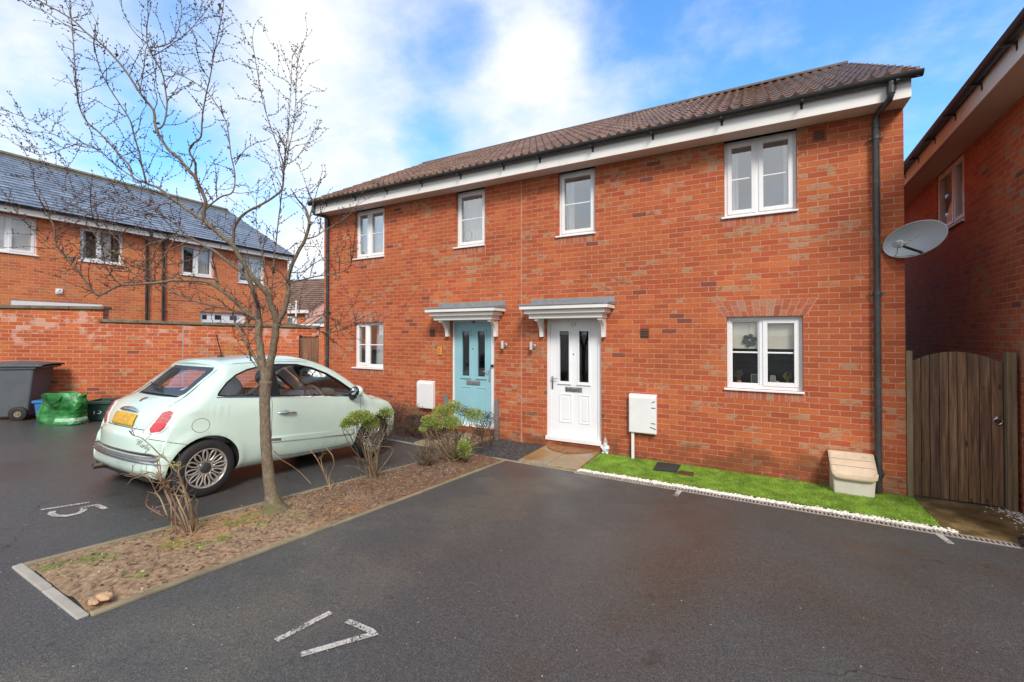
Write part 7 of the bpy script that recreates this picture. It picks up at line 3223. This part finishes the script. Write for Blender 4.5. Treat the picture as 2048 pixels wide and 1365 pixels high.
    limb([(522, 640), (535, 580), (528, 520), (516, 470), (512, 430), (515, 380)], 3.2, 1.5, .05, .5)
    # small left lower twigs from the fork
    limb([(500, 640), (480, 655), (470, 650), (455, 650)], 3.5, 2, .1, .2)
    limb([(516, 738), (500, 715), (497, 690), (495, 650), (498, 610), (505, 560)], 2.6, 1.6, .05, .02)
    limb([(355, 470), (325, 520), (330, 545), (345, 560)], 3, 1.6, .3, .1)
    limb([(380, 476), (352, 450), (320, 430), (285, 430), (258, 425), (245, 415)], 4, 1.5, .3, .7)
    limb([(322, 482), (305, 515), (300, 540), (310, 570)], 3, 1.6, .3, .2)
    limb([(242, 571), (215, 540), (205, 500), (200, 460), (185, 430), (180, 395)], 2.6, 1.4, -.3, -.7)
    limb([(356, 470), (330, 440), (322, 430), (280, 400), (255, 380), (240, 345)], 3.0, 1.4, .35, .0)
    limb([(267, 356), (230, 330), (195, 300), (150, 290), (100, 265), (60, 240), (5, 220)], 3.0, 1.1, .1, .4)
    limb([(200, 300), (160, 288), (120, 300), (80, 310), (35, 290), (5, 270)], 2.4, 1.0, .2, -.1)
    limb([(145, 525), (100, 490), (60, 455), (30, 420), (10, 390)], 2.4, 1.1, -.4, -.7)
    limb([(242, 536), (215, 500), (190, 470), (165, 430), (150, 400)], 2.4, 1.2, .3, .6)
    limb([(300, 487), (270, 500), (235, 480), (205, 445), (170, 420), (120, 400)], 2.6, 1.1, .5, .8)
    limb([(380, 480), (340, 500), (290, 520), (250, 515), (200, 490)], 2.8, 1.2, .3, -.2)
    limb([(410, 495), (380, 520), (330, 530), (290, 540), (230, 520), (160, 515)], 2.8, 1.0, .2, -.1)
    limb([(355, 404), (310, 410), (270, 400), (230, 405), (180, 395), (130, 375), (80, 350)], 2.8, 1.0, .1, -.5)

    mb = MB()
    for pts, r0, r1 in limbs:
        n = len(pts)
        rad = [max(.0018, (r0 + (r1 - r0) * (k / (n - 1)) ** .62) * (1 if r0 > .02 else .85)) for k in range(n)]
        wob = [p + Vector((mnoise.noise(p * 9), mnoise.noise(p * 9 + Vector((5, 0, 0))), mnoise.noise(p * 9 + Vector((0, 5, 0))))) * min(.012, .4 * rad[k]) * (1 if 0 < k < n - 1 else 0) for k, p in enumerate(pts)]
        mb.tube(wob, rad, 10 if r0 > .012 else 6)
    mb.build('branches', M['limb'], t, smooth=True, sharp=180)

    tw = MB()
    bd = MB()
    nbud = 0

    def twig(p, d, ln, r, gen):
        nonlocal nbud
        n = max(4, int(ln / .035))
        pts = [p]
        dd = d.normalized()
        for k in range(n):
            dd = (dd + Vector((rr.gauss(0, .13), rr.gauss(0, .13), rr.gauss(.02, .12)))).normalized()
            pts.append(pts[-1] + dd * (ln / n))
        tw.tube(pts, [max(.0011, r * (1 - .72 * k / n)) for k in range(n + 1)], 4)
        for k in range(1, n + 1):
            if rr.random() < .74:
                s = Vector((rr.gauss(0, 1), rr.gauss(0, 1), rr.gauss(0, 1))).normalized()
                q = pts[k] + s * .006
                bd.octa(q, (dd + s * .9), rr.uniform(.0042, .0072), rr.uniform(.009, .016))
                nbud += 1
                if rr.random() < .12:
                    for _ in range(3):
                        s2 = Vector((rr.gauss(0, 1), rr.gauss(0, 1), rr.gauss(0, 1))) * .011
                        bd.octa(q + s2, s2 + dd * .01, rr.uniform(.0036, .006), rr.uniform(.007, .012))
            if gen < 1 and rr.random() < .17 and k < n:
                s = Vector((rr.gauss(0, 1), rr.gauss(0, 1), rr.gauss(.2, 1))).normalized()
                twig(pts[k], dd + s * 1.1, ln * rr.uniform(.25, .55), r * .65, gen + 1)

    for pts, r0, r1 in limbs:
        n = len(pts)
        d_acc = 0
        nxt = rr.uniform(.03, .12)
        for k in range(1, n):
            seg = pts[k] - pts[k - 1]
            f = k / n
            rad = r0 + (r1 - r0) * f
            d_acc += seg.length
            # bare trunk-like parts carry few twigs
            if rad > .022:
                continue
            while d_acc > nxt:
                d_acc -= nxt
                nxt = rr.uniform(.03, .085) * (1.6 if rad > .012 else 1.)
                tdir = seg.normalized()
                s = Vector((rr.gauss(0, 1), rr.gauss(0, 1), rr.gauss(.15, .9)))
                s = (s - tdir * s.dot(tdir)).normalized()
                twig(pts[k], tdir * rr.uniform(.3, 1.) + s + Vector((0, 0, .25)), rr.choice((.06, .10, .15, .22, .30, .5)) * rr.uniform(.7, 1.2), min(.0034, rad * .55), 0)
            if rad < .006 and rr.random() < .8:
                s = Vector((rr.gauss(0, 1), rr.gauss(0, 1), rr.gauss(0, 1))).normalized()
                bd.octa(pts[k] + s * (rad + .003), seg.normalized() + s, rr.uniform(.004, .0065), rr.uniform(.008, .014))
        # tip
        twig(pts[-1], pts[-1] - pts[-2], rr.uniform(.12, .3), max(.0018, r1 * .8), 0)
    cr = tw.build('twigs', M['twig'], t, smooth=False)
    bd.build('buds', M['bud'], cr, smooth=False)
    # a small clump of fresh leaves low in the crown
    lf = MB()
    for (px, py) in ((286, 532), (240, 505), (258, 512), (275, 618), (668, 498), (700, 505), (690, 520)):
        c_ = P3(px, py, .1)
        for _ in range(10):
            q = c_ + Vector((rr.gauss(0, .03), rr.gauss(0, .03), rr.gauss(0, .015)))
            lf.octa(q, Vector((rr.gauss(0, 1), rr.gauss(0, 1), rr.gauss(0, .5))), .005, .02)
    lf.build('young_leaves', simple('young_leaf', (.30, .31, .05), .7, var=.2), cr)
    # long whip shoot arching down in front of the car
    return t


tree()

# ================================================================== shrubs in the bed
M['leaf_y'] = island_mat('shrub_leaf', [(.12, .17, .02), (.24, .32, .045), (.36, .43, .09), (.17, .22, .03), (.42, .48, .16)], .55, 0)
M['leaf_d'] = island_mat('dark_dead_leaf', [(.035, .022, .016), (.075, .04, .028), (.05, .05, .02), (.10, .07, .04)], .8, 0)
M['stem_b'] = island_mat('shrub_stems', [(.10, .065, .04), (.17, .115, .065), (.23, .165, .095), (.075, .045, .03)], .85, 0)


def grow(mb, p, d, ln, r, rr, gen, maxgen, tips, spread=.5, up=.06, side=6, kids=2):
    n = max(3, int(ln / .045))
    pts = [p]
    dd = d.normalized()
    for k in range(n):
        dd = (dd + Vector((rr.gauss(0, .14), rr.gauss(0, .14), rr.gauss(up, .10)))).normalized()
        pts.append(pts[-1] + dd * ln / n)
    mb.tube(pts, [r * (1 - .5 * k / n) for k in range(n + 1)], side if gen == 0 else 5)
    if gen < maxgen:
        for _ in range(rr.randint(kids, kids + 1)):
            k = rr.randint(max(1, n // 2), n)
            s = Vector((rr.gauss(0, 1), rr.gauss(0, 1), rr.gauss(.1, .6))).normalized()
            grow(mb, pts[k], dd + s * spread * 1.6, ln * rr.uniform(.45, .8), r * .6, rr, gen + 1, maxgen, tips, spread, up, side, kids)
    else:
        tips.append((pts[-1], dd))


def leaf(mb, p, d, l, w, rr):
    d = d.normalized()
    a = Vector((rr.gauss(0, 1), rr.gauss(0, 1), rr.gauss(0, 1)))
    s = d.cross(a)
    if s.length < 1e-4:
        return
    s.normalize()
    n_ = d.cross(s)
    mb.quad(p, p + d * l * .5 + s * w + n_ * w * .4, p + d * l, p + d * l * .5 - s * w + n_ * w * .4)


def clump(mb, c, rx, ry, rz, n, rr, l=.022, w=.007):
    for _ in range(n):
        u = Vector((rr.gauss(0, 1), rr.gauss(0, 1), rr.gauss(0, 1))).normalized()
        rad = rr.random() ** .45
        p = c + Vector((u.x * rx, u.y * ry, u.z * rz)) * rad
        leaf(mb, p, u + Vector((rr.gauss(0, .5), rr.gauss(0, .5), rr.gauss(.3, .5))), l * rr.uniform(.6, 1.3), w * rr.uniform(.7, 1.2), rr)


def at_like(px, py, ref, dz=0.):
    return at_depth(px, py, (ref - CAM).dot(CF) + dz)


# bare shrub nearest the camera: traced main canes, then side spurs
def bare_shrub():
    P = ongr(378, 1072)
    P.z = soil_z(P.x, P.y)
    t = thing('bare_shrub', P, 'dry leafless shrub with pale tangled stems in front of the car rear wheel', 'shrub', group='shrubs around the planting bed')
    rr = random.Random(31)
    mb = MB()
    canes = [([(378, 1074), (352, 1046), (318, 1028), (293, 1011), (296, 990)], .0075, 0, -.1),
             ([(378, 1074), (360, 1040), (345, 1015), (330, 985), (322, 960), (300, 945), (276, 955), (262, 948)], .009, 0, .05),
             ([(380, 1074), (368, 1042), (355, 1012), (337, 990), (328, 962), (318, 945)], .009, 0, .1),
             ([(382, 1074), (374, 1040), (360, 1010), (349, 985), (343, 978)], .0085, 0, -.1),
             ([(384, 1074), (382, 1040), (372, 1000), (366, 975), (358, 950), (350, 940), (338, 925), (318, 908), (300, 890), (280, 875), (266, 871), (258, 862)], .008, 0, .15),
             ([(386, 1074), (384, 1030), (379, 1000), (372, 985), (364, 960), (357, 945), (362, 925), (356, 905)], .0085, 0, -.05),
             ([(385, 1074), (390, 1040), (380, 1006), (370, 985), (365, 958)], .007, .02, -.05),
             ([(385, 1074), (396, 1046), (392, 1020), (396, 1000)], .006, 0, .1),
             ([(378, 1074), (346, 1048), (334, 1030), (322, 1000), (312, 985), (300, 960), (283, 950), (268, 952)], .007, 0, -.1),
             ([(352, 1012), (342, 990), (332, 975), (320, 960), (303, 950)], .006, 0, .05),
             ([(345, 1010), (330, 978), (335, 958), (345, 945)], .006, .02, 0),
             ([(384, 1074), (378, 1050), (360, 1044), (352, 1050)], .004, 0, .05)]
    for px, r, d0, d1 in canes:
        n = len(px)
        pts = smooth_line([at_like(x, y, P, d0 + (d1 - d0) * k / (n - 1) + .05 * sin(k * 2.1 + r * 900)) for k, (x, y) in enumerate(px)], 4)
        pts[0].z = P.z - .01
        m_ = len(pts)
        mb.tube(pts, [r * (1 - .62 * k / m_) for k in range(m_)], 7)
        for k in range(m_ // 3, m_):
            if rr.random() < .55:
                d = (pts[k] - pts[k - 1]).normalized() * .7 + Vector((rr.gauss(0, .7), rr.gauss(0, .7), rr.gauss(.3, .5)))
                grow(mb, pts[k], d, rr.uniform(.03, .12), r * .45, rr, 1, 2, [], .5, .04, 5, 1)
    mb.build('stems', M['dry_twig'], t, smooth=True, sharp=60)
    lf = MB()
    c_ = at_like(345, 925, P)
    for _ in range(9):
        leaf(lf, c_ + Vector((rr.gauss(0, .02), rr.gauss(0, .02), rr.gauss(0, .01))), Vector((rr.gauss(1, .5), rr.gauss(0, .6), rr.gauss(.2, .3))), .045, .014, rr)
    lf.build('leaves', M['leaf_y'], t)


bare_shrub()


def small_bare(px, py, lines, lb, seed):
    P = ongr(px, py)
    P.z = soil_z(P.x, P.y)
    t = thing('bare_shrub', P, lb, 'shrub', group='shrubs around the planting bed')
    rr = random.Random(seed)
    mb = MB()
    for L_, r in lines:
        pts = smooth_line([at_like(x, y, P, .05 * sin(k * 1.7)) for k, (x, y) in enumerate(L_)], 4)
        m_ = len(pts)
        mb.tube(pts, [r * (1 - .6 * k / m_) for k in range(m_)], 6)
        for k in range(m_ // 2, m_):
            if rr.random() < .3:
                grow(mb, pts[k], (pts[k] - pts[k - 1]).normalized() + Vector((rr.gauss(0, .7), rr.gauss(0, .7), rr.gauss(.3, .5))), rr.uniform(.03, .09), r * .4, rr, 1, 1, [], .5, .04, 5, 1)
    mb.build('stems', M['dry_twig'], t, smooth=True, sharp=60)


small_bare(655, 985, [([(662, 984), (655, 965), (645, 940), (632, 915), (622, 903), (618, 897)], .0065), ([(662, 984), (658, 955), (668, 930), (664, 910), (655, 900), (645, 885)], .006),
                      ([(660, 982), (667, 965), (671, 952)], .0055), ([(655, 965), (652, 945), (656, 930)], .004), ([(648, 945), (642, 920), (650, 905)], .004)],
           'small sparse bare shrub between the tree trunk and the green-topped shrub', 41)
small_bare(612, 976, [([(622, 968), (600, 945), (580, 930), (560, 918), (548, 905), (543, 890), (544, 860)], .0042)], 'single long arching bare shoot leaning over in front of the car sill', 43)


def green_shrub(base_px, clumps, darks, lb, seed, lean=0., nst=6, ln=.30):
    P = ongr(*base_px)
    P.z = soil_z(P.x, P.y)
    t = thing('green_shrub', P, lb, 'shrub', group='shrubs around the planting bed')
    rr = random.Random(seed)
    st = MB()
    lf = MB()
    dk = MB()
    targets = []
    for (px, py, wpx, hpx, dz, n) in clumps:
        c_ = at_like(px, py, P, dz)
        s = (c_ - CAM).dot(CF) / FPX
        rx, rz = wpx / 2 * s, hpx / 2 * s
        clump(lf, c_, rx, rx * .8, rz, int(n * 1.9), rr, .019, .0068)
        targets.append((c_, rx))
    for (px, py, wpx, hpx, dz, n) in darks:
        c_ = at_like(px, py, P, dz)
        s = (c_ - CAM).dot(CF) / FPX
        rx, rz = wpx / 2 * s, hpx / 2 * s
        clump(dk, c_, rx, rx * .8, rz, n, rr, .02, .006)
        for _ in range(int(n / 14)):
            u = Vector((rr.gauss(0, 1), rr.gauss(0, 1), rr.gauss(0, 1))).normalized()
            grow(dk, c_ + Vector((u.x * rx, u.y * rx, u.z * rz)) * .5 * rr.random(), u, .06, .002, rr, 1, 1, [], .5, .1, 4, 1)
        targets.append((c_, rx))
    for (c_, rx) in targets:
        for _ in range(max(2, int(rx / .042))):
            e = c_ + Vector((rr.gauss(0, rx * .5), rr.gauss(0, rx * .5), rr.gauss(0, rx * .3)))
            s = P + Vector((rr.gauss(0, .035), rr.gauss(0, .03), 0))
            mid = s.lerp(e, .45) + Vector((rr.gauss(0, .075), rr.gauss(0, .07), rr.gauss(-.02, .05)))
            mid2 = s.lerp(e, .75) + Vector((rr.gauss(0, .05), rr.gauss(0, .04), rr.gauss(.0, .03)))
            pts = smooth_line([s, mid, mid2, e], 4)
            m_ = len(pts)
            pts = [p + Vector((rr.gauss(0, .004), rr.gauss(0, .004), 0)) for p in pts]
            st.tube(pts, [.0075 * (1 - .68 * k / m_) for k in range(m_)], 6)
            for k in range(m_ // 2, m_):
                if rr.random() < .35:
                    grow(st, pts[k], (pts[k] - pts[k - 1]).normalized() + Vector((rr.gauss(0, .8), rr.gauss(0, .8), rr.gauss(.3, .4))), rr.uniform(.04, .10), .0028, rr, 1, 2, [], .5, .08, 4, 1)
    for _ in range(nst):
        a = rr.uniform(0, 2 * pi)
        grow(st, P + Vector((rr.gauss(0, .03), rr.gauss(0, .03), 0)), Vector((cos(a) * .7, sin(a) * .7, rr.uniform(.4, 1))), ln * rr.uniform(.5, 1), .006, rr, 0, 2, [], .5, .05, 6, 2)
    st.build('stems', M['stem_b'], t, smooth=True, sharp=60)
    if lf.v:
        lf.build('foliage', M['leaf_y'], t)
    if dk.v:
        dk.build('dead_foliage', M['leaf_d'], t)


green_shrub((744, 958), [(722, 833, 58, 22, -.05, 900), (702, 843, 42, 18, .0, 500), (742, 846, 40, 26, .05, 600), (772, 826, 34, 20, .1, 380), (690, 850, 22, 12, 0, 160)],
            [(766, 836, 36, 30, .08, 420), (772, 862, 40, 46, .12, 420), (755, 880, 30, 40, .1, 160)],
            'green-topped shrub on bare twisted stems in front of the car front wheel', 51, nst=7, ln=.30)
green_shrub((905, 925), [(905, 845, 44, 26, .0, 800), (858, 842, 36, 22, -.05, 480), (884, 825, 44, 30, .1, 800), (908, 815, 40, 26, .15, 600), (948, 830, 44, 26, .1, 700), (872, 850, 34, 22, .0, 420), (846, 858, 18, 10, -.05, 120)],
            [(930, 824, 40, 22, .2, 420), (975, 838, 34, 30, .15, 420), (900, 868, 60, 30, .1, 420), (960, 862, 44, 36, .15, 420), (930, 880, 90, 34, .15, 320)],
            'widest shrub with bright green clumps in front of the pale blue door', 53, nst=16, ln=.32)
green_shrub((931, 930), [(928, 898, 30, 38, -.05, 900)], [], 'small round bright green shrub low at the end of the bed', 55, nst=5, ln=.16)
green_shrub((852, 935), [(845, 860, 14, 8, 0, 60)], [(850, 915, 46, 34, .05, 260), (862, 895, 36, 40, .1, 200)], 'dark twiggy half-dead shrub between the two green shrubs', 57, nst=22, ln=.24)


def hedge(px0, px1, pyb, pyt, Y, lb, seed, n):
    P = onY((px0 + px1) / 2, pyb, Y)
    P.z = gz(P.x, Y)
    t = thing('bare_shrub', P, lb, 'shrub', group='shrubs around the planting bed')
    rr = random.Random(seed)
    st, dk = MB(), MB()
    x0, x1 = onY(px0, pyb, Y).x, onY(px1, pyb, Y).x
    H = onY((px0 + px1) / 2, pyt, Y).z - P.z
    for _ in range(n):
        x = rr.uniform(x0, x1)
        b0 = Vector((x, Y + rr.uniform(-.12, .12), gz(x, Y)))
        tips = []
        grow(st, b0, Vector((rr.gauss(0, .3), rr.gauss(0, .3), 1)), H * rr.uniform(.4, .65), .005, rr, 0, 2, tips, .4, .06, 5, 2)
        for p, d in tips:
            for _k in range(7):
                leaf(dk, p + Vector((rr.gauss(0, .04), rr.gauss(0, .04), rr.gauss(0, .04))), d + Vector((rr.gauss(0, .6), rr.gauss(0, .6), rr.gauss(0, .5))), .022, .006, rr)
    st.build('stems', island_mat('brown_stems', [(.085, .045, .03), (.14, .075, .05), (.10, .06, .045)], .85, 0), t)
    dk.build('dead_foliage', island_mat('brown_leaf', [(.10, .045, .03), (.07, .035, .025), (.13, .075, .045), (.09, .075, .04)], .85, 0), t)


hedge(770, 812, 880, 806, -.75, 'brown leafless shrub beside the car bonnet, below the left house window', 61, 60)
hedge(810, 884, 886, 842, -.70, 'low brown twiggy shrub in the slate bed below the meter box', 63, 95)
hedge(958, 990, 884, 846, -.62, 'small brown twiggy shrub beside the right metal post of the blue door', 65, 14)

# tidy helper properties
for o in bpy.data.objects:
    if '_w' in o:
        del o['_w']
